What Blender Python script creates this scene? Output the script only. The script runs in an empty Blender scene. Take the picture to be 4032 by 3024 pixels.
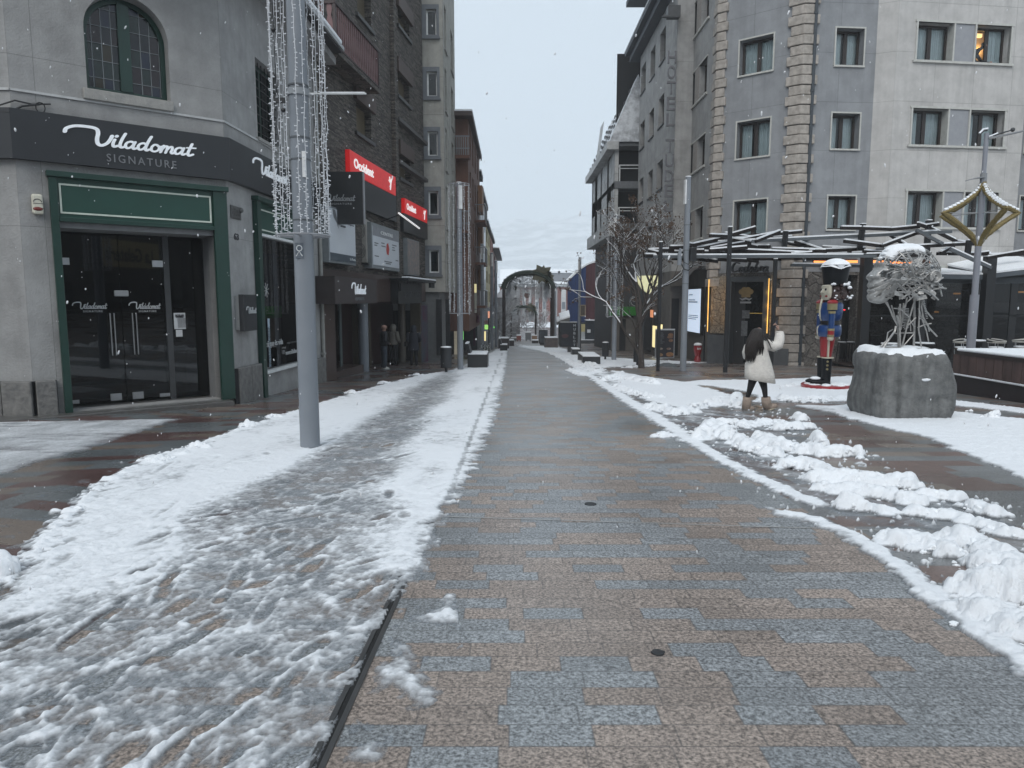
import bpy,math,random
import numpy as np
from mathutils import Vector,Matrix
random.seed(7)
PI=math.pi
COL=bpy.context.scene.collection
F=2820.0
PITCH=math.radians(6.75)
EYE=1.62
SL=0.039
YFLAT=92.0
CP,SP=math.cos(PITCH),math.sin(PITCH)
def gz(y):
 return-SL*min(y,YFLAT)
def ray(px,py):
 a,b=(px-2016)/F,(1512-py)/F
 return Vector((a,CP+b*SP,-SP+b*CP))
def G(px,py):
 r=ray(px,py)
 t=EYE/(-SL*r.y-r.z)if(-SL*r.y-r.z)>1e-6 else 1e9
 p=Vector((r.x*t,r.y*t,EYE+r.z*t))
 if p.y>YFLAT:
  t=(EYE+SL*YFLAT)/(-r.z)
  p=Vector((r.x*t,r.y*t,EYE+r.z*t))
 return p
def D(x,y):
 return G(x*1.8228,y*1.8228)
def at(px,py,Y):
 r=ray(px,py);t=Y/r.y
 return Vector((r.x*t,Y,EYE+r.z*t))
class Fr:
 def __init__(s,ax,ay,dx,dy,flip=False):
  l=math.hypot(dx,dy);s.o=Vector((ax,ay,0));s.d=Vector((dx/l,dy/l,0))
  s.n=Vector((s.d.y,-s.d.x,0))
  if flip:s.n=-s.n
 def P(s,u,z,d=0.0):
  return s.o+s.d*u+s.n*d+Vector((0,0,z))
 def uv(s,px,py,d=0.0):
  r=ray(px,py);c=Vector((0,0,EYE));o=s.o+s.n*d
  t=s.n.dot(o-c)/s.n.dot(r)
  p=c+r*t
  return(p-s.o).dot(s.d),p.z
 def R(s,x0,y0,x1,y1,d=0.0):
  a,b=s.uv(x0,y0,d),s.uv(x1,y1,d)
  return(min(a[0],b[0]),max(a[0],b[0]),min(a[1],b[1]),max(a[1],b[1]))
 def rot(s):
  return Matrix(((s.d.x,-s.n.x,0),(s.d.y,-s.n.y,0),(0,0,1)))
W={}
def props(o,label=None,cat=None,group=None,kind=None):
 if label:o['label']=label
 if cat:o['category']=cat
 if group:o['group']=group
 if kind:o['kind']=kind
 return o
def thing(name,label,cat,loc=(0,0,0),rz=0.0,group=None):
 o=bpy.data.objects.new(name,None);COL.objects.link(o)
 o.empty_display_size=.2
 o.location=loc;o.rotation_euler=(0,0,rz)
 W[o.name]=Matrix.Translation(Vector(loc))@Matrix.Rotation(rz,4,'Z')
 return props(o,label,cat,group)
def tube_rings(pts,rs,n):
 pts=[Vector(p)for p in pts];out=[]
 m=len(pts);up=None
 for i,p in enumerate(pts):
  t=(pts[min(i+1,m-1)]-pts[max(i-1,0)])
  if t.length<1e-9:t=Vector((0,0,1))
  t.normalize()
  if up is None:
   up=Vector((0,0,1))if abs(t.z)<.9 else Vector((0,1,0))
  a=t.cross(up)
  if a.length<1e-6:a=t.cross(Vector((1,0,0)))
  a.normalize();b=a.cross(t).normalized();up=b
  r=rs[i]
  out.append([p+a*(math.cos(2*PI*k/n)*r)+b*(math.sin(2*PI*k/n)*r)for k in range(n)])
 return out
class MB:
 def __init__(s):s.v=[];s.f=[];s.uv=[]
 def add(s,vs,fs,uvs=None):
  k=len(s.v);s.v+=[tuple(p)for p in vs]
  s.f+=[tuple(i+k for i in f)for f in fs]
  s.uv+=list(uvs)if uvs else[(p[0]+p[1],p[2])for p in s.v[k:]]
  return s
 BF=[(0,3,2,1),(4,5,6,7),(0,1,5,4),(1,2,6,5),(2,3,7,6),(3,0,4,7)]
 def box(s,x0,x1,y0,y1,z0,z1):
  return s.add([(x0,y0,z0),(x1,y0,z0),(x1,y1,z0),(x0,y1,z0),(x0,y0,z1),(x1,y0,z1),(x1,y1,z1),(x0,y1,z1)],MB.BF)
 def cbox(s,c,size,M=None):
  hx,hy,hz=size[0]/2,size[1]/2,size[2]/2
  vs=[Vector(p)for p in[(-hx,-hy,-hz),(hx,-hy,-hz),(hx,hy,-hz),(-hx,hy,-hz),(-hx,-hy,hz),(hx,-hy,hz),(hx,hy,hz),(-hx,hy,hz)]]
  if M is not None:vs=[M@p for p in vs]
  return s.add([p+Vector(c)for p in vs],MB.BF)
 def beam(s,a,b,w,h,up=(0,0,1)):
  a,b=Vector(a),Vector(b);t=(b-a);L=t.length;t.normalize()
  sd=t.cross(Vector(up))
  if sd.length<1e-5:sd=t.cross(Vector((1,0,0)))
  sd.normalize();uu=sd.cross(t)
  vs=[]
  for p in(a,b):
   for(i,j)in((-1,-1),(1,-1),(1,1),(-1,1)):
    vs.append(p+sd*(i*w/2)+uu*(j*h/2))
  return s.add(vs,[(3,2,1,0),(4,5,6,7),(0,1,5,4),(1,2,6,5),(2,3,7,6),(3,0,4,7)])
 def fbox(s,fr,u0,u1,z0,z1,d0,d1):
  c=[(u0,d0),(u1,d0),(u1,d1),(u0,d1)]
  vs=[fr.P(u,z0,d)for u,d in c]+[fr.P(u,z1,d)for u,d in c]
  uvs=[(u+d,z0)for u,d in c]+[(u+d,z1)for u,d in c]
  return s.add(vs,MB.BF,uvs)
 def fquad(s,fr,u0,u1,z0,z1,d):
  return s.add([fr.P(u0,z0,d),fr.P(u1,z0,d),fr.P(u1,z1,d),fr.P(u0,z1,d)],[(0,1,2,3)],[(u0,z0),(u1,z0),(u1,z1),(u0,z1)])
 def poly(s,pts,off):
  n=len(pts);pts=[Vector(p)for p in pts];off=Vector(off)
  vs=pts+[p+off for p in pts]
  fs=[tuple(range(n))[::-1],tuple(range(n,2*n))]+[(i,(i+1)%n,n+(i+1)%n,n+i)for i in range(n)]
  return s.add(vs,fs)
 def tube(s,pts,r,n=6,cap=True):
  rs=r if isinstance(r,(list,tuple))else[r]*len(pts)
  R=tube_rings(pts,rs,n);vs=[p for g in R for p in g];fs=[]
  for i in range(len(R)-1):
   for k in range(n):
    a,b=i*n+k,i*n+(k+1)%n
    fs.append((a,b,b+n,a+n))
  if cap:
   fs.append(tuple(range(n))[::-1]);fs.append(tuple(range((len(R)-1)*n,len(R)*n)))
  return s.add(vs,fs)
 def lathe(s,c,prof,n=16,M=None,sx=1,sy=1):
  c=Vector(c);vs=[];fs=[]
  for r,z in prof:
   for k in range(n):
    p=Vector((math.cos(2*PI*k/n)*r*sx,math.sin(2*PI*k/n)*r*sy,z))
    if M is not None:p=M@p
    vs.append(c+p)
  for i in range(len(prof)-1):
   for k in range(n):
    a,b=i*n+k,i*n+(k+1)%n
    fs.append((a,b,b+n,a+n))
  fs.append(tuple(range(n))[::-1]);fs.append(tuple(range((len(prof)-1)*n,len(prof)*n)))
  return s.add(vs,fs)
 def ico(s,c,r,M=None,sub=1,jit=0.0):
  vs,fs=ICO[sub];c=Vector(c);r3=r if isinstance(r,(tuple,list))else(r,r,r);out=[]
  for p in vs:
   k=1+random.uniform(-jit,jit);q=Vector((p[0]*r3[0],p[1]*r3[1],p[2]*r3[2]))*k
   if M is not None:q=M@q
   out.append(c+q)
  return s.add(out,fs)
 def build(s,name,mat,parent=None,smooth=False,label=None,cat=None,group=None,kind=None,bevel=0,sharp=None):
  me=bpy.data.meshes.new(name)
  vs=s.v
  if parent is not None and parent.name in W:
   Mi=W[parent.name].inverted();vs=[tuple(Mi@Vector(p))for p in vs]
  me.from_pydata(vs,[],s.f);me.update()
  ul=me.uv_layers.new(name='UVMap')
  li=np.empty(len(me.loops),dtype=np.int32);me.loops.foreach_get('vertex_index',li)
  if len(s.uv)==len(vs):
   ul.data.foreach_set('uv',np.array(s.uv,dtype=np.float32)[li].ravel())
  if smooth:me.polygons.foreach_set('use_smooth',[True]*len(me.polygons))
  me.materials.append(mat)
  o=bpy.data.objects.new(name,me);COL.objects.link(o)
  if parent is not None:
   o.parent=parent;W[o.name]=W.get(parent.name,Matrix())
  if smooth and sharp:
   me.set_sharp_from_angle(angle=math.radians(sharp))
  if bevel:
   m=o.modifiers.new('b','BEVEL');m.width=bevel;m.segments=2;m.limit_method='ANGLE'
  return props(o,label,cat,group,kind)
def _ico():
 out=[]
 t=(1+5**.5)/2
 v=[Vector(p).normalized()for p in[(-1,t,0),(1,t,0),(-1,-t,0),(1,-t,0),(0,-1,t),(0,1,t),(0,-1,-t),(0,1,-t),(t,0,-1),(t,0,1),(-t,0,-1),(-t,0,1)]]
 f=[(0,11,5),(0,5,1),(0,1,7),(0,7,10),(0,10,11),(1,5,9),(5,11,4),(11,10,2),(10,7,6),(7,1,8),(3,9,4),(3,4,2),(3,2,6),(3,6,8),(3,8,9),(4,9,5),(2,4,11),(6,2,10),(8,6,7),(9,8,1)]
 out.append((v[:],f[:]))
 for _ in range(3):
  c={};nf=[];v=v[:]
  def mid(a,b):
   k=(min(a,b),max(a,b))
   if k not in c:v.append(((v[a]+v[b])/2).normalized());c[k]=len(v)-1
   return c[k]
  for a,b,d in f:
   x,y,z=mid(a,b),mid(b,d),mid(d,a);nf+=[(a,x,z),(b,y,x),(d,z,y),(x,y,z)]
  f=nf;out.append((v[:],f[:]))
 return out
ICO=_ico()
def dup(root,loc,rz=0.0,label=None,group=None,scale=None):
 r=root.copy();COL.objects.link(r);r.location=loc;r.rotation_euler=(0,0,rz)
 if scale:r.scale=(scale,)*3
 if label:r['label']=label
 if group:r['group']=group
 for ch in list(root.children):
  c=ch.copy();COL.objects.link(c);c.parent=r
  for g in list(ch.children):
   d=g.copy();COL.objects.link(d);d.parent=c
 return r
def _h(ix,iy,seed):
 n=(ix.astype(np.int64)*374761393+iy.astype(np.int64)*668265263+seed*1442695041)&0x7fffffff
 n=((n^(n>>13))*1274126177)&0x7fffffff
 return((n^(n>>16))&0xffff)/65535.0
def vnoise(x,y,seed=0):
 ix,iy=np.floor(x),np.floor(y);fx,fy=x-ix,y-iy
 fx=fx*fx*(3-2*fx);fy=fy*fy*(3-2*fy)
 a,b,c,d=_h(ix,iy,seed),_h(ix+1,iy,seed),_h(ix,iy+1,seed),_h(ix+1,iy+1,seed)
 return(a*(1-fx)+b*fx)*(1-fy)+(c*(1-fx)+d*fx)*fy
def fbm(x,y,oc=4,seed=0):
 s=0;a=.5
 for i in range(oc):
  s=s+a*(vnoise(x,y,seed+i*17)-.5)*2;x=x*2.03+3.1;y=y*2.03+1.7;a*=.5
 return s
MC={}
def nt(name):
 m=bpy.data.materials.new(name);m.use_nodes=True;t=m.node_tree;t.nodes.clear()
 return m,t
def N(t,typ,**k):
 n=t.nodes.new(typ)
 for a,b in k.items():
  if a.startswith('i_'):
   key=a[2:];n.inputs[int(key)if key.isdigit()else key.replace('_',' ')].default_value=b
  else:setattr(n,a,b)
 return n
def L(t,a,b):t.links.new(a,b)
def c4(c):return(c[0],c[1],c[2],1)
def mat(name,c,rough=.7,c2=None,scale=6.0,bump=0.0,bscale=40.0,metal=0.0,spec=.5,emit=0.0,ecol=None,streak=0.0,coat=0.0,mixw=.5,detail=4):
 """plain surface with a soft mottling of the colour, optional rain streaks and bump"""
 if name in MC:return MC[name]
 m,t=nt(name);out=N(t,'ShaderNodeOutputMaterial');p=N(t,'ShaderNodeBsdfPrincipled')
 p.inputs['Roughness'].default_value=rough;p.inputs['Metallic'].default_value=metal
 p.inputs['Specular IOR Level'].default_value=spec
 p.inputs['Coat Weight'].default_value=coat
 tc=N(t,'ShaderNodeTexCoord');geo=N(t,'ShaderNodeNewGeometry')
 if c2 is None:c2=tuple(x*.78 for x in c)
 no=N(t,'ShaderNodeTexNoise');no.inputs['Scale'].default_value=scale;no.inputs['Detail'].default_value=detail;no.inputs['Roughness'].default_value=.6
 L(t,tc.outputs['Object'],no.inputs['Vector'])
 r=N(t,'ShaderNodeValToRGB');r.color_ramp.elements[0].position=mixw-.2;r.color_ramp.elements[1].position=mixw+.2
 r.color_ramp.elements[0].color=c4(c2);r.color_ramp.elements[1].color=c4(c)
 L(t,no.outputs['Fac'],r.inputs['Fac']);col=r.outputs['Color']
 if streak:
  mp=N(t,'ShaderNodeMapping');mp.inputs['Scale'].default_value=(7,7,.35);L(t,tc.outputs['Object'],mp.inputs['Vector'])
  n2=N(t,'ShaderNodeTexNoise');n2.inputs['Scale'].default_value=1.0;n2.inputs['Detail'].default_value=3;L(t,mp.outputs['Vector'],n2.inputs['Vector'])
  r2=N(t,'ShaderNodeValToRGB');r2.color_ramp.elements[0].position=.3;r2.color_ramp.elements[1].position=.7
  r2.color_ramp.elements[0].color=(1-streak,)*3+(1,);r2.color_ramp.elements[1].color=(1,1,1,1)
  L(t,n2.outputs['Fac'],r2.inputs['Fac'])
  mx=N(t,'ShaderNodeMix',data_type='RGBA',blend_type='MULTIPLY');mx.inputs[0].default_value=1
  L(t,col,mx.inputs[6]);L(t,r2.outputs['Color'],mx.inputs[7]);col=mx.outputs[2]
 L(t,col,p.inputs['Base Color'])
 if bump:
  nb=N(t,'ShaderNodeTexNoise');nb.inputs['Scale'].default_value=bscale;nb.inputs['Detail'].default_value=5;L(t,tc.outputs['Object'],nb.inputs['Vector'])
  bm=N(t,'ShaderNodeBump');bm.inputs['Strength'].default_value=bump;bm.inputs['Distance'].default_value=.02
  L(t,nb.outputs['Fac'],bm.inputs['Height']);L(t,bm.outputs['Normal'],p.inputs['Normal'])
 if emit:
  p.inputs['Emission Color'].default_value=c4(ecol or c);p.inputs['Emission Strength'].default_value=emit
 L(t,p.outputs['BSDF'],out.inputs['Surface']);MC[name]=m
 return m
def glass(name,tint=(.75,.8,.85),refl=1.0,rough=.02):
 if name in MC:return MC[name]
 m,t=nt(name);out=N(t,'ShaderNodeOutputMaterial')
 tr=N(t,'ShaderNodeBsdfTransparent');tr.inputs[0].default_value=c4(tint)
 gl=N(t,'ShaderNodeBsdfGlossy');gl.inputs['Roughness'].default_value=rough;gl.inputs[0].default_value=(refl,refl,refl,1)
 fr=N(t,'ShaderNodeFresnel');fr.inputs['IOR'].default_value=1.5
 mx=N(t,'ShaderNodeMixShader');L(t,fr.outputs[0],mx.inputs[0]);L(t,tr.outputs[0],mx.inputs[1]);L(t,gl.outputs[0],mx.inputs[2])
 L(t,mx.outputs[0],out.inputs['Surface']);MC[name]=m
 return m
def panelled(name,c,c2,pw=1.2,ph=1.9,joint=.012,rough=.8,offs=0.0,dark=.72,jdark=.55,bump=.25):
 """concrete cladding: mottled slabs with fine joints, laid in metres on the wall's own UVs"""
 m,t=nt(name);out=N(t,'ShaderNodeOutputMaterial');p=N(t,'ShaderNodeBsdfPrincipled');p.inputs['Roughness'].default_value=rough
 p.inputs['Specular IOR Level'].default_value=.3
 uv=N(t,'ShaderNodeUVMap');uv.uv_map='UVMap';tc=N(t,'ShaderNodeTexCoord')
 br=N(t,'ShaderNodeTexBrick');br.offset=offs;br.inputs['Scale'].default_value=1
 br.inputs['Brick Width'].default_value=pw;br.inputs['Row Height'].default_value=ph;br.inputs['Mortar Size'].default_value=joint
 br.inputs['Color1'].default_value=c4(c);br.inputs['Color2'].default_value=c4(tuple((a+b)/2 for a,b in zip(c,c2)));br.inputs['Mortar'].default_value=c4(tuple(x*jdark for x in c))
 br.inputs['Mortar Smooth'].default_value=.3
 L(t,uv.outputs[0],br.inputs['Vector'])
 no=N(t,'ShaderNodeTexNoise');no.inputs['Scale'].default_value=1.6;no.inputs['Detail'].default_value=8;no.inputs['Roughness'].default_value=.65
 L(t,tc.outputs['Object'],no.inputs['Vector'])
 r=N(t,'ShaderNodeValToRGB');r.color_ramp.elements[0].position=.35;r.color_ramp.elements[1].position=.62
 r.color_ramp.elements[0].color=(dark,dark,dark,1);r.color_ramp.elements[1].color=(1.08,1.08,1.08,1);L(t,no.outputs['Fac'],r.inputs['Fac'])
 mp=N(t,'ShaderNodeMapping');mp.inputs['Scale'].default_value=(5,5,.3);L(t,tc.outputs['Object'],mp.inputs['Vector'])
 n2=N(t,'ShaderNodeTexNoise');n2.inputs['Scale'].default_value=1.0;n2.inputs['Detail'].default_value=4;L(t,mp.outputs['Vector'],n2.inputs['Vector'])
 r2=N(t,'ShaderNodeValToRGB');r2.color_ramp.elements[0].position=.3;r2.color_ramp.elements[1].position=.6
 r2.color_ramp.elements[0].color=(.9,.9,.9,1);r2.color_ramp.elements[1].color=(1,1,1,1);L(t,n2.outputs['Fac'],r2.inputs['Fac'])
 m1=N(t,'ShaderNodeMix',data_type='RGBA',blend_type='MULTIPLY');m1.inputs[0].default_value=1;L(t,br.outputs['Color'],m1.inputs[6]);L(t,r.outputs['Color'],m1.inputs[7])
 m2=N(t,'ShaderNodeMix',data_type='RGBA',blend_type='MULTIPLY');m2.inputs[0].default_value=1;L(t,m1.outputs[2],m2.inputs[6]);L(t,r2.outputs['Color'],m2.inputs[7])
 L(t,m2.outputs[2],p.inputs['Base Color'])
 nb=N(t,'ShaderNodeTexNoise');nb.inputs['Scale'].default_value=30;nb.inputs['Detail'].default_value=6;L(t,tc.outputs['Object'],nb.inputs['Vector'])
 b1=N(t,'ShaderNodeBump');b1.inputs['Strength'].default_value=bump;b1.inputs['Distance'].default_value=.02;L(t,nb.outputs['Fac'],b1.inputs['Height'])
 b2=N(t,'ShaderNodeBump');b2.inputs['Strength'].default_value=.6;b2.inputs['Distance'].default_value=.01;b2.invert=True
 L(t,br.outputs['Fac'],b2.inputs['Height']);L(t,b1.outputs['Normal'],b2.inputs['Normal']);L(t,b2.outputs['Normal'],p.inputs['Normal'])
 L(t,p.outputs['BSDF'],out.inputs['Surface']);MC[name]=m
 return m
def rubble(name,ca,cb,scale=2.6,joint=(.05,.05,.05),sz=1.0,rough=.85,flat=(1,1,1)):
 """rough stone facing: voronoi stones with dark joints and a strong relief"""
 m,t=nt(name);out=N(t,'ShaderNodeOutputMaterial');p=N(t,'ShaderNodeBsdfPrincipled');p.inputs['Roughness'].default_value=rough
 tc=N(t,'ShaderNodeTexCoord');mp=N(t,'ShaderNodeMapping');mp.inputs['Scale'].default_value=flat;L(t,tc.outputs['Object'],mp.inputs['Vector'])
 v=N(t,'ShaderNodeTexVoronoi');v.inputs['Scale'].default_value=scale;L(t,mp.outputs['Vector'],v.inputs['Vector'])
 e=N(t,'ShaderNodeTexVoronoi',feature='DISTANCE_TO_EDGE');e.inputs['Scale'].default_value=scale;L(t,mp.outputs['Vector'],e.inputs['Vector'])
 sep=N(t,'ShaderNodeSeparateColor');L(t,v.outputs['Color'],sep.inputs[0])
 mx=N(t,'ShaderNodeMix',data_type='RGBA');mx.inputs[6].default_value=c4(ca);mx.inputs[7].default_value=c4(cb);L(t,sep.outputs[0],mx.inputs[0])
 r=N(t,'ShaderNodeValToRGB');r.color_ramp.elements[0].position=.0;r.color_ramp.elements[1].position=.05;r.color_ramp.elements[0].color=(.52,.52,.52,1);r.color_ramp.elements[1].color=(1,1,1,1)
 L(t,e.outputs['Distance'],r.inputs['Fac'])
 no=N(t,'ShaderNodeTexNoise');no.inputs['Scale'].default_value=14;no.inputs['Detail'].default_value=6;L(t,tc.outputs['Object'],no.inputs['Vector'])
 r3=N(t,'ShaderNodeValToRGB');r3.color_ramp.elements[0].position=.3;r3.color_ramp.elements[1].position=.7;r3.color_ramp.elements[0].color=(.45,.45,.45,1);r3.color_ramp.elements[1].color=(1.15,1.15,1.15,1);L(t,no.outputs['Fac'],r3.inputs['Fac'])
 m1=N(t,'ShaderNodeMix',data_type='RGBA',blend_type='MULTIPLY');m1.inputs[0].default_value=1;L(t,mx.outputs[2],m1.inputs[6]);L(t,r.outputs['Color'],m1.inputs[7])
 m2=N(t,'ShaderNodeMix',data_type='RGBA',blend_type='MULTIPLY');m2.inputs[0].default_value=1;L(t,m1.outputs[2],m2.inputs[6]);L(t,r3.outputs['Color'],m2.inputs[7])
 L(t,m2.outputs[2],p.inputs['Base Color'])
 ad=N(t,'ShaderNodeMath',operation='MULTIPLY_ADD');ad.inputs[1].default_value=.5;L(t,no.outputs['Fac'],ad.inputs[0]);L(t,r.outputs['Color'],ad.inputs[2])
 b=N(t,'ShaderNodeBump');b.inputs['Strength'].default_value=.9;b.inputs['Distance'].default_value=.05*sz;L(t,ad.outputs[0],b.inputs['Height']);L(t,b.outputs['Normal'],p.inputs['Normal'])
 L(t,p.outputs['BSDF'],out.inputs['Surface']);MC[name]=m
 return m
def pavers(name,cols,w,h,seedoff=0.0,rough=(.28,.5),speck=1.0,joint=.004,zig=0.0,band=None):
 """granite setts: rows across the street, each stone one of a few granites, wet sheen"""
 m,t=nt(name);out=N(t,'ShaderNodeOutputMaterial');p=N(t,'ShaderNodeBsdfPrincipled')
 geo=N(t,'ShaderNodeNewGeometry');sx=N(t,'ShaderNodeSeparateXYZ');L(t,geo.outputs['Position'],sx.inputs[0])
 def M_(op,a,b=None,c=None):
  n=N(t,'ShaderNodeMath',operation=op)
  for i,q in enumerate((a,b,c)):
   if q is None:continue
   if isinstance(q,(int,float)):n.inputs[i].default_value=q
   else:L(t,q,n.inputs[i])
  return n.outputs[0]
 X,Y=sx.outputs[0],sx.outputs[1]
 if zig:
  Y=M_('ADD',Y,M_('MULTIPLY',M_('PINGPONG',M_('ADD',X,20.0),1.1),zig))
 row=M_('FLOOR',M_('DIVIDE',M_('ADD',Y,seedoff),h))
 wn=N(t,'ShaderNodeTexWhiteNoise',noise_dimensions='1D');L(t,row,wn.inputs['W'])
 xo=M_('ADD',M_('DIVIDE',X,w),M_('MULTIPLY',wn.outputs['Value'],7.31))
 colm=M_('FLOOR',xo)
 cv=N(t,'ShaderNodeCombineXYZ');L(t,row,cv.inputs[0]);L(t,colm,cv.inputs[1])
 w2=N(t,'ShaderNodeTexWhiteNoise',noise_dimensions='2D');L(t,cv.outputs[0],w2.inputs['Vector'])
 cn=N(t,'ShaderNodeTexNoise');cn.inputs['Scale'].default_value=1.1;cn.inputs['Detail'].default_value=1
 cv2=N(t,'ShaderNodeCombineXYZ');L(t,M_('MULTIPLY',row,h),cv2.inputs[0]);L(t,M_('MULTIPLY',M_('SUBTRACT',colm,M_('MULTIPLY',wn.outputs['Value'],7.31)),w*.8),cv2.inputs[1]);L(t,cv2.outputs[0],cn.inputs['Vector'])
 val=M_('ADD',M_('MULTIPLY',w2.outputs['Value'],.78),M_('MULTIPLY',cn.outputs['Fac'],.22))
 rp=N(t,'ShaderNodeValToRGB');rp.color_ramp.interpolation='CONSTANT'
 els=rp.color_ramp.elements;n=len(cols);cuts=[0,.5]if n==2 else([0,.42,.60]if n==3 else[i/n for i in range(n)])
 els[0].position=0;els[0].color=c4(cols[0]);els[1].position=cuts[1];els[1].color=c4(cols[1])
 for i in range(2,n):e=els.new(cuts[i]);e.color=c4(cols[i])
 L(t,val,rp.inputs['Fac'])
 s1=N(t,'ShaderNodeTexNoise');s1.inputs['Scale'].default_value=62;s1.inputs['Detail'].default_value=5;s1.inputs['Roughness'].default_value=.75;L(t,geo.outputs['Position'],s1.inputs['Vector'])
 r1=N(t,'ShaderNodeValToRGB');r1.color_ramp.elements[0].position=.38;r1.color_ramp.elements[1].position=.66
 lo,hi=1-.75*speck,1+.75*speck
 r1.color_ramp.elements[0].color=(lo,lo,lo,1);r1.color_ramp.elements[1].color=(hi,hi,hi,1);L(t,s1.outputs['Fac'],r1.inputs['Fac'])
 m1=N(t,'ShaderNodeMix',data_type='RGBA',blend_type='MULTIPLY');m1.inputs[0].default_value=1;L(t,rp.outputs['Color'],m1.inputs[6]);L(t,r1.outputs['Color'],m1.inputs[7])
 w3=N(t,'ShaderNodeTexWhiteNoise',noise_dimensions='3D');cv3=N(t,'ShaderNodeCombineXYZ');L(t,row,cv3.inputs[0]);L(t,colm,cv3.inputs[1]);cv3.inputs[2].default_value=3.3;L(t,cv3.outputs[0],w3.inputs['Vector'])
 damp=N(t,'ShaderNodeTexNoise');damp.inputs['Scale'].default_value=.55;damp.inputs['Detail'].default_value=5;L(t,geo.outputs['Position'],damp.inputs['Vector'])
 k=M_('MULTIPLY',M_('MULTIPLY_ADD',w3.outputs['Value'],.22,.89),M_('MULTIPLY_ADD',damp.outputs['Fac'],.7,.65))
 m2=N(t,'ShaderNodeMix',data_type='RGBA',blend_type='MULTIPLY');m2.inputs[0].default_value=1;L(t,m1.outputs[2],m2.inputs[6])
 ck=N(t,'ShaderNodeCombineColor');L(t,k,ck.inputs[0]);L(t,k,ck.inputs[1]);L(t,k,ck.inputs[2]);L(t,ck.outputs[0],m2.inputs[7])
 fx=M_('MULTIPLY',M_('PINGPONG',xo,.5),w);fy=M_('MULTIPLY',M_('PINGPONG',M_('DIVIDE',M_('ADD',Y,seedoff),h),.5),h)
 jm=M_('LESS_THAN',M_('MINIMUM',fx,fy),joint)
 m3=N(t,'ShaderNodeMix',data_type='RGBA');m3.inputs[7].default_value=(.05,.05,.05,1);L(t,M_('MULTIPLY',jm,.5),m3.inputs[0]);L(t,m2.outputs[2],m3.inputs[6])
 L(t,m3.outputs[2],p.inputs['Base Color'])
 rr=N(t,'ShaderNodeMapRange');rr.inputs['From Min'].default_value=.35;rr.inputs['From Max'].default_value=.65;rr.inputs['To Min'].default_value=rough[0];rr.inputs['To Max'].default_value=rough[1]
 L(t,damp.outputs['Fac'],rr.inputs['Value']);L(t,rr.outputs[0],p.inputs['Roughness'])
 b=N(t,'ShaderNodeBump');b.inputs['Strength'].default_value=.35;b.inputs['Distance'].default_value=.006
 L(t,M_('SUBTRACT',M_('MULTIPLY',s1.outputs['Fac'],.5),jm),b.inputs['Height']);L(t,b.outputs['Normal'],p.inputs['Normal'])
 L(t,p.outputs['BSDF'],out.inputs['Surface']);MC[name]=m
 return m
def snowmat():
 m,t=nt('snow');out=N(t,'ShaderNodeOutputMaterial');p=N(t,'ShaderNodeBsdfPrincipled')
 p.inputs['Roughness'].default_value=.55
 p.inputs['Specular IOR Level'].default_value=.35
 geo=N(t,'ShaderNodeNewGeometry');at_=N(t,'ShaderNodeAttribute');at_.attribute_name='thick'
 no=N(t,'ShaderNodeTexNoise');no.inputs['Scale'].default_value=26;no.inputs['Detail'].default_value=8;no.inputs['Roughness'].default_value=.75;L(t,geo.outputs['Position'],no.inputs['Vector'])
 ad=N(t,'ShaderNodeMath',operation='MULTIPLY_ADD');ad.inputs[1].default_value=.55;L(t,no.outputs['Fac'],ad.inputs[0]);L(t,at_.outputs['Fac'],ad.inputs[2])
 r=N(t,'ShaderNodeValToRGB');e=r.color_ramp.elements
 e[0].position=.30;e[0].color=(.40,.42,.44,1);e[1].position=1.0;e[1].color=(.82,.845,.875,1);L(t,ad.outputs[0],r.inputs['Fac'])
 L(t,r.outputs['Color'],p.inputs['Base Color'])
 b=N(t,'ShaderNodeBump');b.inputs['Strength'].default_value=.8;b.inputs['Distance'].default_value=.02;L(t,no.outputs['Fac'],b.inputs['Height']);L(t,b.outputs['Normal'],p.inputs['Normal'])
 tr=N(t,'ShaderNodeBsdfTransparent');tr.inputs[0].default_value=(.92,.94,.96,1)
 r2=N(t,'ShaderNodeMapRange');r2.inputs['From Min'].default_value=.24;r2.inputs['From Max'].default_value=.88;r2.inputs['To Min'].default_value=.06;L(t,ad.outputs[0],r2.inputs['Value'])
 mx=N(t,'ShaderNodeMixShader');L(t,r2.outputs[0],mx.inputs[0]);L(t,tr.outputs[0],mx.inputs[1]);L(t,p.outputs[0],mx.inputs[2])
 L(t,mx.outputs[0],out.inputs['Surface']);MC['snow']=m
 return m
 # camera, sky, light, haze
sc=bpy.context.scene
cam=bpy.data.cameras.new('camera');co=bpy.data.objects.new('camera',cam);COL.objects.link(co)
cam.sensor_width=36;cam.lens=36*F/4032;cam.clip_end=3000;cam.clip_start=.05
co.location=(0,0,EYE);co.rotation_euler=(PI/2-PITCH,0,0);sc.camera=co
w=bpy.data.worlds.new('World');sc.world=w;w.use_nodes=True;t=w.node_tree;t.nodes.clear()
wo=N(t,'ShaderNodeOutputWorld');bg=N(t,'ShaderNodeBackground')
sky=N(t,'ShaderNodeTexSky',sky_type='NISHITA');sky.sun_disc=False
sky.sun_elevation=math.radians(46);sky.sun_rotation=math.radians(198);sky.air_density=1.0;sky.dust_density=8.0;sky.ozone_density=1.0;sky.altitude=1000
mx=N(t,'ShaderNodeMix',data_type='RGBA');mx.inputs[0].default_value=.86;mx.inputs[7].default_value=(6.85,7.85,8.75,1)
L(t,sky.outputs[0],mx.inputs[6]);L(t,mx.outputs[2],bg.inputs[0]);bg.inputs[1].default_value=.106
L(t,bg.outputs[0],wo.inputs[0])
sd=bpy.data.lights.new('sun','SUN');sd.energy=1.4;sd.angle=math.radians(40);sd.color=(1,.97,.93)
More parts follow.
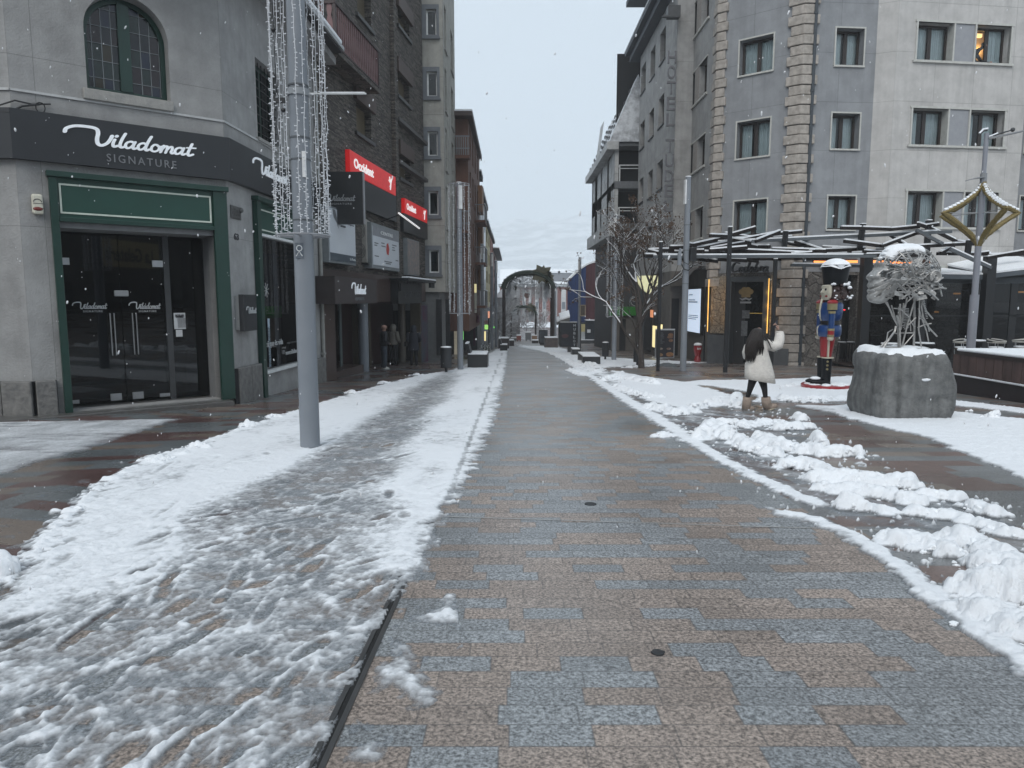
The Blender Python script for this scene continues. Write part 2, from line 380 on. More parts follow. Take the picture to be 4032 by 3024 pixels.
so=bpy.data.objects.new('sun',sd);COL.objects.link(so);so.rotation_euler=(math.radians(44),0,math.radians(-18))
sc.view_settings.view_transform='Standard';sc.view_settings.look='None';sc.view_settings.exposure=.12;sc.view_settings.gamma=1
sc.cycles.volume_bounces=1;sc.cycles.max_bounces=8;sc.cycles.transparent_max_bounces=12;sc.cycles.diffuse_bounces=3;sc.cycles.glossy_bounces=3
sc.cycles.use_denoising=True;sc.cycles.caustics_reflective=False;sc.cycles.caustics_refractive=False
try:sc.cycles.sample_clamp_indirect=4
except Exception:pass
SNOW=snowmat()
snowcap=mat('snow_cap',(.86,.88,.90),.6,c2=(.74,.77,.80),scale=8,bump=.5,bscale=25)
# ground
GREY,TAN,RED=(.225,.238,.246),(.262,.218,.188),(.12,.068,.062)
M_lane=pavers('lane_setts',[GREY,TAN],.335,.152)
M_side=pavers('plaza_slabs',[(.115,.125,.13),(.15,.12,.10),(.10,.06,.055)],.85,.30,rough=(.18,.42),zig=.28,joint=.003,speck=.6)
def sheet(name,pts,dz,m,kind='structure'):
 b=MB();b.add([(p[0],p[1],gz(p[1])+dz)for p in pts],[tuple(range(len(pts)))]);return b.build(name,m,kind=kind)
b=MB()
for(y0,y1)in((-30,YFLAT),(YFLAT,2600)):
 b.add([(-1500,y0,gz(y0)),(1500,y0,gz(y0)),(1500,y1,gz(y1)),(-1500,y1,gz(y1))],[(0,1,2,3)])
b.build('ground',M_side,kind='structure')
b=MB()
for(x0,x1,y0,y1)in((-1400,-30,-30,YFLAT),(45,1400,-30,YFLAT),(-1400,1400,YFLAT+40,2500)):
 b.add([(x0,y0,gz(y0)+.05),(x1,y0,gz(y0)+.05),(x1,y1,gz(y1)+.05),(x0,y1,gz(y1)+.05)],[(0,1,2,3)])
b.build('unseen_snow_bounce',snowcap,kind='structure')  # out-of-view white ground, added to throw light up into the haze
def lane_x(y):
 return(-.92+.013*y)
LD=[D(683,1659),D(860,1276),D(965,1045),D(1061,838),D(1100,745)]
def interp_line(pts,y):
 pts=sorted(pts,key=lambda p:p[1])
 if y<=pts[0][1]:a,b_=pts[0],pts[1]
 elif y>=pts[-1][1]:a,b_=pts[-2],pts[-1]
 else:
  for a,b_ in zip(pts,pts[1:]):
   if a[1]<=y<=b_[1]:break
 k=(y-a[1])/(b_[1]-a[1]);return a[0]+(b_[0]-a[0])*k
DRX=[(-.05+interp_line([(p.x,p.y)for p in LD[:4]],y))for y in(-2,4)]
drain_pts=[(p.x,p.y)for p in LD]
b=MB();ys=[-3,0,2,4,8,14,22,35,50,70,YFLAT]
for y0,y1 in zip(ys,ys[1:]):
 xl0,xl1=-2.3,-2.3
 b.add([(xl0,y0,gz(y0)+.004),(2.6,y0,gz(y0)+.004),(2.6,y1,gz(y1)+.004),(xl1,y1,gz(y1)+.004)],[(0,1,2,3)])
b.build('lane_paving',M_lane,kind='structure')
M_plaza=pavers('plaza_granite',[(.165,.17,.172),(.205,.17,.145),(.14,.098,.085)],.7,.32,rough=(.2,.45),joint=.003,speck=.6,seedoff=.11)
b=MB()
for y0,y1 in zip(ys,ys[1:]):b.add([(2.6,y0,gz(y0)+.004),(30,y0,gz(y0)+.004),(30,y1,gz(y1)+.004),(2.6,y1,gz(y1)+.004)],[(0,1,2,3)])
b.build('plaza_paving',M_plaza,kind='structure')
b=MB();b2=MB()
for y0,y1 in zip([-1,2,4,8,14,22],[2,4,8,14,22,40]):
 x0,x1=interp_line(drain_pts[:4],y0),interp_line(drain_pts[:4],y1)
 for o0,o1,dz,bb in((-.035,-.012,.012,b),(.012,.035,.012,b),(-.012,.012,.007,b2)):
  bb.add([(x0+o0,y0,gz(y0)+dz),(x0+o1,y0,gz(y0)+dz),(x1+o1,y1,gz(y1)+dz),(x1+o0,y1,gz(y1)+dz),(x0+o0,y0,gz(y0)-.01),(x0+o1,y0,gz(y0)-.01),(x1+o1,y1,gz(y1)-.01),(x1+o0,y1,gz(y1)-.01)],[(0,1,2,3),(4,5,1,0),(7,6,2,3),(0,3,7,4),(1,5,6,2)])
dr=b.build('slot_drain',mat('drain_steel',(.10,.10,.10),.4,metal=.6),label='narrow dark slot drain running along the left edge of the sett lane',cat='drain')
b2.build('slot',mat('drain_slot',(.006,.006,.006),.8),parent=dr)
jm_=mat('joint_strip',(.36,.36,.35),.5)
b=MB()
for(xa,ya,xb,yb)in((1745,2037,3560,2095),(2100,1727,2780,1745)):
 p,q=G(xa,ya),G(xb,yb);b.add([p+Vector((0,-.009,.009)),q+Vector((0,-.009,.009)),q+Vector((0,.009,.009)),p+Vector((0,.009,.009))],[(0,1,2,3)])
b.build('paving_joint',jm_,kind='structure')
b=MB()
for(x,y,r)in((2325,1987,.055),):
 p=G(x,y);b.lathe((p.x,p.y,p.z),[(r,0),(r,.009)],20)
b.build('floor_stud',mat('dark_iron',(.03,.032,.035),.5,metal=.3),label='small round dark cap set flush in the sett lane',cat='service cap')
p=G(2590,2575);b=MB();b.lathe((p.x,p.y,p.z),[(.035,0),(.03,.012),(.012,.014)],14)
b.tube([(p.x-.035,p.y,p.z+.01),(p.x+.035,p.y+.004,p.z+.01)],.006,5)
b.build('lifting_eye',MC['dark_iron'],label='small dark metal eye in the middle of a tan paver',cat='paving fitting')
# haze, hill
M_h,t=nt('haze_air');o_=N(t,'ShaderNodeOutputMaterial');pv=N(t,'ShaderNodeVolumePrincipled')
pv.inputs['Color'].default_value=(.93,.97,1,1);pv.inputs['Density'].default_value=.0009;pv.inputs['Anisotropy'].default_value=0.0
L(t,pv.outputs[0],o_.inputs['Volume'])
b=MB();b.box(-560,560,-40,1560,gz(YFLAT)-1.0,330)
HZ=b.build('haze',M_h,kind='stuff')
hm,t=nt('hill_snow_haze');o_=N(t,'ShaderNodeOutputMaterial');p_=N(t,'ShaderNodeBsdfPrincipled');p_.inputs['Roughness'].default_value=.9
geo=N(t,'ShaderNodeNewGeometry');no=N(t,'ShaderNodeTexNoise');no.inputs['Scale'].default_value=.02;no.inputs['Detail'].default_value=9;no.inputs['Roughness'].default_value=.72
mp=N(t,'ShaderNodeMapping');mp.inputs['Scale'].default_value=(1,1,2.2);mp.inputs['Rotation'].default_value=(0,.5,0);L(t,geo.outputs['Position'],mp.inputs['Vector']);L(t,mp.outputs[0],no.inputs['Vector'])
r=N(t,'ShaderNodeValToRGB');r.color_ramp.elements[0].position=.47;r.color_ramp.elements[1].position=.56;r.color_ramp.elements[0].color=(.52,.55,.57,1);r.color_ramp.elements[1].color=(.70,.73,.76,1)  # snow and dark patches both kept pale: fading into haze painted into the colour
L(t,no.outputs['Fac'],r.inputs['Fac']);L(t,r.outputs[0],p_.inputs['Base Color']);L(t,p_.outputs[0],o_.inputs[0])
xs=np.linspace(-520,520,121);ys_=np.linspace(900,1500,45)
X,Y=np.meshgrid(xs,ys_);k=np.clip((Y-900)/560,0,1)
Z=-3.6+k**.8*(170+40*fbm(X/160,Y/400,4,5))+12*fbm(X/30,Y/30,3,9)*k
vs=np.stack([X,Y,Z],-1).reshape(-1,3).tolist();n=121
b=MB();b.add(vs,[(j*n+i,j*n+i+1,(j+1)*n+i+1,(j+1)*n+i)for j in range(44)for i in range(120)])
b.build('hill',hm,smooth=True,kind='structure')
# snow on the ground
def DP(l):return[(D(x,y).x,D(x,y).y)for x,y in l]
def seg_d(X,Y,ax,ay,bx,by):
 vx,vy=bx-ax,by-ay;l=vx*vx+vy*vy+1e-9
 t=np.clip(((X-ax)*vx+(Y-ay)*vy)/l,0,1)
 return np.hypot(X-ax-t*vx,Y-ay-t*vy),t
def sdpoly(X,Y,P):
 d=np.full(X.shape,1e9);ins=np.zeros(X.shape,bool);n=len(P)
 for i in range(n):
  (ax,ay),(bx,by)=P[i],P[(i+1)%n]
  q,_=seg_d(X,Y,ax,ay,bx,by);d=np.minimum(d,q)
  c=((ay>Y)!=(by>Y))&(X<(bx-ax)*(Y-ay)/(by-ay+1e-12)+ax);ins^=c
 return np.where(ins,d,-d)
def pline(X,Y,P):
 d=np.full(X.shape,1e9);k=np.zeros(X.shape)
 m=len(P)-1
 for i in range(m):
  q,t=seg_d(X,Y,*P[i],*P[i+1]);b_=q<d;d=np.where(b_,q,d);k=np.where(b_,(i+t)/m,k)
 return d,k
def grid(a0,a1,y0,y1,st):
 ny=int(math.log(y1/y0)/st)+1;nx=int((a1-a0)/st)+1
 ys=y0*np.exp(np.arange(ny)*st);a=a0+np.arange(nx)*st
 Y,A=np.meshgrid(ys,a,indexing='ij');return A*Y,Y
def snow_obj(name,X,Y,T,lift=.0045,base=None):
 ny,nx=X.shape
 gzv=-SL*np.minimum(Y,YFLAT)
 Z=gzv+np.maximum(T,-.02)+lift
 co=np.stack([X,Y,Z],-1).reshape(-1,3)
 ok=(T>-.006)
 q=ok[:-1,:-1]|ok[1:,:-1]|ok[:-1,1:]|ok[1:,1:]
 ii=np.arange(ny*nx).reshape(ny,nx)
 f=np.stack([ii[:-1,:-1][q],ii[:-1,1:][q],ii[1:,1:][q],ii[1:,:-1][q]],-1)
 used=np.unique(f);rm=np.full(ny*nx,-1);rm[used]=np.arange(len(used));f=rm[f];co=co[used]
 me=bpy.data.meshes.new(name);me.vertices.add(len(co));me.vertices.foreach_set('co',co.ravel())
 me.loops.add(f.size);me.loops.foreach_set('vertex_index',f.ravel().astype(np.int32))
 me.polygons.add(len(f));me.polygons.foreach_set('loop_start',np.arange(0,f.size,4,dtype=np.int32));me.polygons.foreach_set('loop_total',np.full(len(f),4,dtype=np.int32))
 me.polygons.foreach_set('use_smooth',[True]*len(f));me.update(calc_edges=True)
 a=me.attributes.new('thick','FLOAT','POINT');tv=np.clip(T.ravel()[used]/.035,0,1.2);a.data.foreach_set('value',tv.astype(np.float32))
 me.materials.append(SNOW);o=bpy.data.objects.new(name,me);COL.objects.link(o);props(o,kind='stuff');return o
def clumps(X,Y,path,hw,hmax,n,seed,rmin=.03,rmax=.11):
 """heap of snow lumps: union of many squashed balls scattered along a path"""
 rs=random.Random(seed);H=np.full(X.shape,-1.0)
 P=path;seg=[math.dist(P[i],P[i+1])for i in range(len(P)-1)];tot=sum(seg)or 1e-6
 X=X+.028*fbm(X*11,Y*11,3,71)+.010*fbm(X*34,Y*34,2,72);Y=Y+.028*fbm(X*11,Y*11,3,73)+.010*fbm(X*34,Y*34,2,74)
 d,k=pline(X,Y,P)if len(P)>1 else(np.hypot(X-P[0][0],Y-P[0][1]),0)
 base=hmax*(1-(d/hw)**2)
 base=np.where(d<hw*1.3,base*(.42+.5*fbm(X*9,Y*9,3,seed)),-1)
 H=np.maximum(H,base-.02)
 sub=d<hw*1.6+rmax
 idx=np.nonzero(sub)
 xs,ys,hs=X[idx],Y[idx],H[idx]
 if len(xs)==0:return H
 for _ in range(n):
  u=rs.random()*tot;i=0
  while i<len(seg)-1 and u>seg[i]:u-=seg[i];i+=1
  if len(P)>1:f=u/max(seg[i],1e-6);cx=P[i][0]+(P[i+1][0]-P[i][0])*f;cy=P[i][1]+(P[i+1][1]-P[i][1])*f
  else:cx,cy=P[0]
  an=rs.random()*6.283;rr=abs(rs.gauss(0,.55))*hw;cx+=math.cos(an)*rr;cy+=math.sin(an)*rr
  r=rs.uniform(rmin,rmax)*(1 if rs.random()<.8 else 1.35);z0=hmax*max(0,1-(rr/hw)**2)*rs.uniform(.35,1.0)-r*.35
  m=(np.abs(xs-cx)<r)&(np.abs(ys-cy)<r)
  if not m.any():continue
  q=((xs[m]-cx)**2+(ys[m]-cy)**2)/(r*r);v=np.where(q<1,z0+r*rs.uniform(.7,1.1)*np.sqrt(np.maximum(0,1-q)),-1)
  hs[m]=np.maximum(hs[m],v)
 H[idx]=hs
 return H
def ell(X,Y,px,py,rx,ry,ang=0.0):
 p=D(px,py);c,s=math.cos(ang),math.sin(ang);x,y=X-p.x,Y-p.y
 return np.clip(1.2-np.hypot((x*c+y*s)/rx,(-x*s+y*c)/ry),0,1)
X,Y=grid(-1.22,.02,1.85,60,.0031)
PL=DP([(-40,1300),(60,1215),(130,1130),(215,1050),(330,985),(430,960),(520,925),(620,893),(700,868),(800,838),(900,812),(975,800),(1035,775),(1070,755),(1100,747),(1094,790),(1086,830),(1072,900),(1047,960),(1003,1060),(962,1120),(928,1225),(862,1285),(838,1330),(800,1450),(735,1560),(695,1659),(600,2100),(-900,2100),(-900,1500)])
sd=sdpoly(X,Y,PL)
n1=fbm(X*7,Y*7,4,1);n2=fbm(X*26,Y*20,4,2);n3=fbm(X*2.2,Y*.9,3,3);n4=fbm((X*.9+Y*.25)*8,Y*1.7,3,4)
edge=np.clip((sd+.16*n1+.07*n2)/.16,-1,1)
right=X>-1.55-.02*Y
core=.024+.006*n1+.004*n2+.010*n3
near=np.clip((9.0-Y)/5,0,1)
thin=np.zeros(X.shape)
for(px,py,rx,ry,an,k)in[(640,1150,.55,1.5,.25,.8),(560,1260,.6,1.0,.4,.75),(700,1040,.7,2.2,.2,.85),(800,960,.6,3.2,.1,.8),(880,890,.6,6,.05,.7),(930,840,.7,8,0,.6),(330,1330,.6,.7,.6,.6),(250,1480,.55,.55,.5,.85),(430,1540,.5,.7,.5,.95),(120,1560,.5,.45,.4,.9),(600,1400,.28,.75,.42,1.0),(700,1340,.22,.7,.42,1.1),(520,1500,.3,.5,.45,1.05),(760,1300,.25,.5,.4,.9),(640,1600,.35,.35,.3,.85),(720,1480,.25,.5,.3,.8),(40,1400,.5,.5,.4,.55),(780,1130,.4,.9,.2,.35)]:
 thin=np.maximum(thin,k*ell(X,Y,px,py,rx,ry,-an))
n5=fbm(X*45,Y*40,3,6);tm=np.clip(thin*1.25+.30*n4+.35*n1+.18+.42*near*(.5+n3),0,1)*np.clip(thin*2.2+.16+.42*near,0,1)
film=.006+.004*n2+.003*n5+.004*n4
T=core*(1-tm)+film*tm+(.018*np.maximum(0,fbm(X*12,Y*6,3,7)-.12))*near+(.0025+.004*near)*n5
rs=random.Random(3)
for _ in range(210):
 yy=2.2*math.exp(rs.random()*2.6);xx=-yy*rs.uniform(.03,.75)
 if xx>-.75:xx=-.75-rs.random()*2
 a=rs.gauss(.25,.35);ln=rs.uniform(.09,.20)if rs.random()<.7 else rs.uniform(.2,.42);wd=rs.uniform(.04,.06);c,s=math.cos(a),math.sin(a)
 m=(np.abs(X-xx)<.35)&(np.abs(Y-yy)<.35)
 if not m.any():continue
 x,y=X[m]-xx,Y[m]-yy;q=np.hypot((x*c-y*s)/wd,(x*s+y*c)/ln)
 T[m]=T[m]-.026*np.clip(1.15-q+.25*n2[m],0,1)**.8*rs.uniform(.15,.9)*(.35+.65*tm[m])+.006*np.exp(-((q-1.25)/.22)**2)
T=T+.010*np.maximum(0,fbm(X*14,Y*11,3,21))*(1+near)
xd=-.60
past=np.clip((X-xd)/.12,0,1)*np.clip((5.2-Y)/1.2,0,1)
T=T-past*(.020-.05*np.maximum(0,fbm(X*4.5,Y*4.5,4,31)-.02))
T=np.where((np.abs(X-(-.69+.0076*(Y-2.3)))<.03)&(Y<3.9+.5*n1),-.02,T)
T=np.where((np.abs(X+.60)<.03)&(Y>4.2),T-.010,T)
T=np.where(edge<1,np.minimum(T,T*np.maximum(edge,0)**.5-.02*(edge<0)*1),T)
rim=DP([(-40,1290),(60,1222),(130,1137),(215,1056),(330,990),(430,964),(520,930),(620,898),(700,872),(800,842),(900,815),(975,802)])
d,_=pline(X,Y,rim);T=np.maximum(T,np.where(d<.13+.06*n1,.030+.03*n2+.02*n1-d*.22,-1))
for(px,py,hw,hm_,n)in[(535,925,.16,.13,34),(425,970,.22,.10,40),(345,998,.25,.07,46),(160,1108,.16,.035,12),(12,1240,.16,.13,34),(590,903,.22,.07,30),(665,880,.2,.07,24),(400,985,.2,.05,20),(240,1040,.12,.04,16),(760,850,.25,.08,26),(830,830,.25,.09,26),(900,812,.3,.10,30)]:
 p=D(px,py);T=np.maximum(T,clumps(X,Y,[(p.x,p.y)],hw,hm_,n,px,.02,.05))
SC=np.where(fbm(X*9,Y*9,3,44)>.30,.012,-.02);dd=np.clip(1-np.abs(pline(X,Y,rim)[0])/.5,0,1);T=np.maximum(T,np.where((sd<0)&(dd>0)&(X<-1.5),SC*dd-.004,-1))
P=DP([(858,1290),(985,1285),(1000,1400),(900,1440),(965,1500),(850,1590),(850,1700),(690,1700),(735,1560),(800,1450),(838,1330)])
f5=fbm(X*5.5,Y*5.5,5,91);T=np.maximum(T,np.where((sdpoly(X,Y,P)>.0)&(np.abs(X+.69-.0076*(Y-2.3))>.03),.06*(f5-.03)+.006*n5-.03*np.clip(.08-sdpoly(X,Y,P),0,1),-.02))
snow_obj('snow_slush',X,Y,T)
X,Y=grid(-.98,-.22,7.2,15,.0042)
P=DP([(-300,905),(0,912),(390,905),(330,925),(200,968),(90,1000),(0,1026),(-300,1120)])
e=(sdpoly(X,Y,P)+.10*fbm(X*6,Y*6,4,8))/.2
T=np.where(e>0,.014*np.minimum(e,1)**.5+.006*fbm(X*5,Y*2,4,9),-.02);T-=.02*np.maximum(0,fbm(X*1.4,Y*6,3,10)-.22)
snow_obj('snow_sheet',X,Y,T)
X,Y=grid(-.06,1.15,2.3,62,.0034)
n1=fbm(X*6,Y*6,4,51);n2=fbm(X*22,Y*20,4,52);n3=fbm(X*1.5,Y*1.5,3,53)
T=np.full(X.shape,-.02)
for P,th,ed in[([(1783,880),(1850,872),(2060,892),(2300,915),(2300,1075),(2212,1036),(2100,990),(1985,942),(1900,925),(1820,902)],.035,.10),([(1470,828),(1500,823),(1600,822),(1750,818),(1860,812),(1860,868),(1760,868),(1660,866),(1600,845),(1540,836)],.035,.12),([(1320,800),(1400,815),(1500,830),(1610,864),(1560,880),(1470,885),(1400,868),(1330,835)],.04,.2),([(1100,745),(1180,743),(1290,770),(1400,778),(1560,783),(1400,790),(1300,796),(1345,822),(1400,850),(1330,840),(1250,795),(1190,765),(1130,752)],.03,.5),([(1700,875),(1850,880),(1850,902),(1780,890)],.02,.1),([(1300,735),(1400,735),(1400,748),(1300,748)],.03,.3),([(2025,862),(2300,895),(2300,905),(2025,872)],.03,.05)]:
 e=(sdpoly(X,Y,DP(P))+ed*n1*1.2)/(ed*1.3);T=np.maximum(T,np.where(e>0,th*np.minimum(e,1)**.5*(1+.25*n3)+.006*n2,-.02))
def strip(pts,wd,th,jag=.5):
 global T
 d,k=pline(X,Y,DP(pts));w_=wd*(1+.5*n1+.35*n2);e=1-d/np.maximum(w_,.01);lf=fbm(X*10,Y*7,4,88)
 T=np.maximum(T,np.where(e>0,th*1.05*np.minimum(e*1.6,1)+.008*n2+.016*lf,-.02))
strip([(1190,752),(1230,785),(1290,822),(1350,862),(1430,912),(1500,958)],.20,.028)
strip([(1500,958),(1555,992),(1625,1030),(1695,1062),(1765,1092)],.13,.028)
strip([(1690,1112),(1740,1120),(1810,1145),(1885,1185),(1950,1232),(2010,1285),(2080,1335),(2150,1388),(2230,1450)],.115,.026)
strip([(1655,1098),(1720,1120),(1770,1132)],.035,.015)
strip([(1900,1180),(1960,1170),(2010,1190)],.07,.03)
P=DP([(1330,850),(1500,880),(1620,890),(1760,930),(1700,960),(1850,1030),(2060,1080),(2300,1180),(2300,1260),(2080,1190),(1830,1120),(1690,1060),(1560,990),(1420,905)])
e=np.clip(sdpoly(X,Y,P)/.3,-1,1);st=fbm((X+.35*Y)*6,Y*2.2,4,61)
T=np.maximum(T,np.where(e>0,e*(.004+.022*np.maximum(st,-.2)+.006*n2),-.02))
banks=[([(1300,824),(1340,818),(1400,830)],.30,.20,90),([(1412,832)],.22,.22,22),([(1330,838),(1395,858),(1420,862)],.26,.13,70),([(1400,880),(1460,896),(1500,892)],.28,.15,70),([(1500,884),(1560,868),(1600,882)],.24,.17,70),([(1588,868)],.26,.24,20),([(1230,800),(1260,812),(1300,800)],.35,.12,60),([(1190,762),(1225,780),(1250,792),(1290,806)],.30,.16,110),([(1250,785),(1290,795)],.30,.24,40),([(1512,950),(1540,928),(1575,948)],.26,.22,80),([(1545,915),(1600,918)],.16,.10,30),([(1425,946),(1440,942)],.12,.08,22),([(1590,955),(1625,975),(1680,985)],.20,.13,60),([(1640,950),(1700,975),(1780,985),(1850,985)],.20,.15,130),([(1765,955),(1775,965)],.12,.16,16),([(1600,925),(1660,915),(1700,925)],.2,.10,50),([(1680,930),(1750,925)],.17,.14,42),([(1720,905),(1735,908)],.12,.13,16),([(1690,1010),(1740,1010),(1800,1030)],.18,.13,80),([(1760,1040),(1850,1045),(1970,1052)],.19,.15,130),([(1780,1060),(1860,1068),(1930,1078)],.14,.10,80),([(1838,1097),(1845,1100)],.12,.13,40),([(1900,1108),(1915,1110)],.09,.06,14),([(1950,1085),(1985,1090)],.12,.10,24),([(1990,1075),(2070,1080)],.13,.08,36),([(1960,1110),(2080,1125),(2200,1165)],.09,.06,70),([(2100,1100),(2150,1115)],.10,.07,26),([(1920,1172),(1990,1178),(2050,1200)],.12,.10,80),([(2050,1170),(2120,1190),(2180,1215)],.13,.11,80),([(2110,1225),(2160,1235),(2230,1230)],.11,.11,60),([(2120,1290),(2180,1280),(2240,1290)],.19,.21,110),([(2100,1325),(2170,1350),(2250,1390)],.14,.10,90),([(1690,866),(1740,868),(1850,862)],.30,.14,110),([(1800,838),(1850,836)],.3,.10,50),([(1700,838),(1740,826)],.22,.10,26),([(1870,895),(1880,897)],.07,.08,6),([(1640,865),(1650,870)],.12,.08,10),([(1330,812),(1345,806)],.15,.10,16),([(1350,796),(1420,790)],.22,.10,40),([(1420,775),(1440,772)],.3,.12,14),([(1150,750),(1200,765)],.3,.12,60),([(1105,745),(1140,749)],.5,.15,60)]
for i,(P,hw,hm_,n)in enumerate(banks):
 T=np.maximum(T,clumps(X,Y,DP(P),hw,hm_*.82,int(n*2.4),100+i,.02,.075))
T=T-np.where(T>.05,.022*np.exp(-np.abs(fbm(X*7+.3*n2,Y*7,3,85))*26)+.014*np.exp(-np.abs(fbm(X*15,Y*15,3,86))*20),0)
T=T+np.where(T>.03,.010*n2+.016*np.abs(fbm(X*24,Y*24,4,81))-.004,0)
cr=fbm(X*19,Y*19,3,83);P=DP([(1180,752),(1330,815),(1560,850),(1700,880),(1860,970),(2060,1060),(2300,1120),(2300,1480),(2140,1390),(1900,1190),(1700,1120),(1600,1040),(1420,915),(1280,830)])
T=np.maximum(T,np.where((sdpoly(X,Y,P)>0)&(cr>.36),(cr-.36)*.14,-.02))
snow_obj('snow_bank',X,Y,T)
from mathutils import noise as nz
rs=random.Random(77);VAR=[]
for k in range(14):
 vs_,fs_=ICO[2];A_=[]
 for v in vs_:n_=nz.fractal(v*1.3+Vector((k*9.0,0,0)),.9,2.2,4);n2_=nz.cell(v*1.7+Vector((k*5.0,3,0)));A_.append(v*(.82+.42*n_+.16*n2_))
 VAR.append(np.array([tuple(v)for v in A_]))
FI=np.array(ICO[2][1]);VV,FF=[],[];off=0
def clod(x,y,z,r):
 global off
 A_=VAR[rs.randrange(14)];a=rs.random()*6.28;c,s=math.cos(a),math.sin(a);q=A_*np.array([r*rs.uniform(.8,1.4),r*rs.uniform(.7,1.1),r*rs.uniform(.5,.85)])
 VV.append(np.stack([q[:,0]*c-q[:,1]*s+x,q[:,0]*s+q[:,1]*c+y,q[:,2]+z],-1));FF.append(FI+off);off+=len(A_)
def scatter(P,hw,hm_,n,r0,r1):
 for _ in range(n):
  i=rs.randrange(len(P)-1)if len(P)>1 else 0;f=rs.random();ax,ay=P[i];bx,by=P[min(i+1,len(P)-1)]
  an=rs.random()*6.28;rr=abs(rs.gauss(0,.75))*hw;x=ax+(bx-ax)*f+math.cos(an)*rr;y=ay+(by-ay)*f+math.sin(an)*rr
  r=r0+(r1-r0)*rs.random()**2.2;h=hm_*max(0,1-(rr/hw)**2)*.62;clod(x,y,gz(y)+h+r*.15,r if h>.02 else r*.5)
for P,hw,hm_,n in banks:scatter(DP(P),hw*1.05,hm_*.85,int(n*1.9),.010,.058)
for(px,py,hw,hm_,n)in[(535,925,.16,.13,34),(425,970,.22,.10,40),(345,998,.25,.07,46),(160,1108,.16,.035,12),(12,1240,.16,.13,34),(590,903,.22,.07,30),(665,880,.2,.07,24),(760,850,.25,.08,26),(830,830,.25,.09,26),(900,812,.3,.10,30)]:
 p=D(px,py);scatter([(p.x,p.y)],hw,hm_,n,.012,.05)
scatter(rim,.10,.02,260,.008,.032)
b=MB();b.v=np.concatenate(VV).tolist();b.f=np.concatenate(FF).tolist();b.uv=[(0,0)]*len(b.v);b.build('snow_clods',snowcap,smooth=True,kind='stuff')
def lump(px,py,s,label,parts=5,cubes=False):
 p=D(px,py);rs=random.Random(px);b=MB();M3=None
 from mathutils import noise as nz
 for i in range(parts):
  c=Vector((rs.gauss(0,.45)*s,rs.gauss(0,.3)*s,s*rs.uniform(.1,.75)));r=s*rs.uniform(.35,.6)
  k=len(b.v);b.ico((0,0,0),r,sub=3)
  for j in range(k,len(b.v)):
   v=Vector(b.v[j]);n_=nz.fractal(v/s*3.0+Vector((i*7.0,px,0)),.8,2.2,4);v*=1+.30*n_;v+=c;b.v[j]=(p.x+v.x,p.y+v.y,p.z+max(v.z,-.01))
 o=b.build('snow_lump',snowcap,smooth=True,label=label,cat='snow lump',group='loose lumps of snow on the plaza');return o
lump(2143,905,.13,'tall upright lump of snow with a smaller block beside it, right of the boulder',6)
lump(2090,893,.075,'small lump of snow between the boulder and the tall snow lump',4)
lump(2046,890,.06,'smallest snow lump close against the right side of the boulder',3)
lump(2120,905,.06,'low wide crumb of snow at the left foot of the tall snow lump',4)
# shared building pieces
conc=panelled('stone_render',(.315,.315,.31),(.275,.275,.275),pw=3.2,ph=2.9,joint=.004,dark=.80,bump=.5)
green=mat('green_paint',(.009,.040,.030),.35,c2=(.006,.03,.022),scale=3)
greenp=mat('green_panel',(.010,.055,.040),.4,c2=(.008,.045,.032),scale=2)
white=mat('white_paint',(.72,.74,.74),.45)
offw=mat('cream_paint',(.62,.60,.50),.5)
fasc=mat('charcoal_fascia',(.019,.021,.025),.45,c2=(.016,.018,.021),scale=2)
black=mat('black_metal',(.012,.013,.015),.4)
dgrey=mat('dark_grey',(.05,.053,.057),.5)
darkin=mat('dark_interior',(.010,.011,.013),.9)
steel=mat('brushed_steel',(.45,.46,.47),.35,metal=.9)
galv=mat('grey_pole_paint',(.22,.24,.265),.38,c2=(.18,.20,.225),scale=1.5,spec=.5)
gl_dark=glass('shop_glass',(.22,.27,.31));gl=glass('window_glass',(.84,.90,.92))
wood_d=mat('dark_wood',(.028,.020,.017),.5,c2=(.02,.014,.012),scale=5)
curt=mat('net_curtain',(.80,.86,.86),.9,c2=(.70,.76,.76),scale=3)
stonep=mat('plinth_stone',(.20,.195,.185),.85,c2=(.10,.10,.098),scale=7,bump=1.0,bscale=14,detail=8)
sillm=mat('stone_sill',(.34,.33,.31),.8,c2=(.24,.24,.23),scale=9,bump=.5)
def wall(mb,fr,u0,u1,z0,z1,holes=(),rev=.28,d=0.0):
 us=sorted({u0,u1,*[h[0]for h in holes],*[h[1]for h in holes]});zs=sorted({z0,z1,*[h[2]for h in holes],*[h[3]for h in holes]})
 us=[u for u in us if u0<=u<=u1];zs=[z for z in zs if z0<=z<=z1]
 for a,b_ in zip(us,us[1:]):
  for c,e in zip(zs,zs[1:]):
   mu,mz=(a+b_)/2,(c+e)/2
   if any(h[0]<mu<h[1]and h[2]<mz<h[3]for h in holes):continue
   mb.fquad(fr,a,b_,c,e,d)
 for(a,b_,c,e)in holes:
  c2,e2=max(c,z0),min(e,z1)
  for q in([(a,c2,0),(a,e2,0),(a,e2,-rev),(a,c2,-rev)],[(b_,c2,0),(b_,c2,-rev),(b_,e2,-rev),(b_,e2,0)],[(a,e2,0),(b_,e2,0),(b_,e2,-rev),(a,e2,-rev)],[(a,c2,0),(a,c2,-rev),(b_,c2,-rev),(b_,c2,0)]):
   mb.add([fr.P(u,z,dd+d)for u,z,dd in q],[(0,1,2,3)],[(u+dd,z)for u,z,dd in q])
def core(mb,fr,u0,u1,z0,z1,d0,d1):
 mb.fbox(fr,u0,u1,z0,z1,d0,d1)
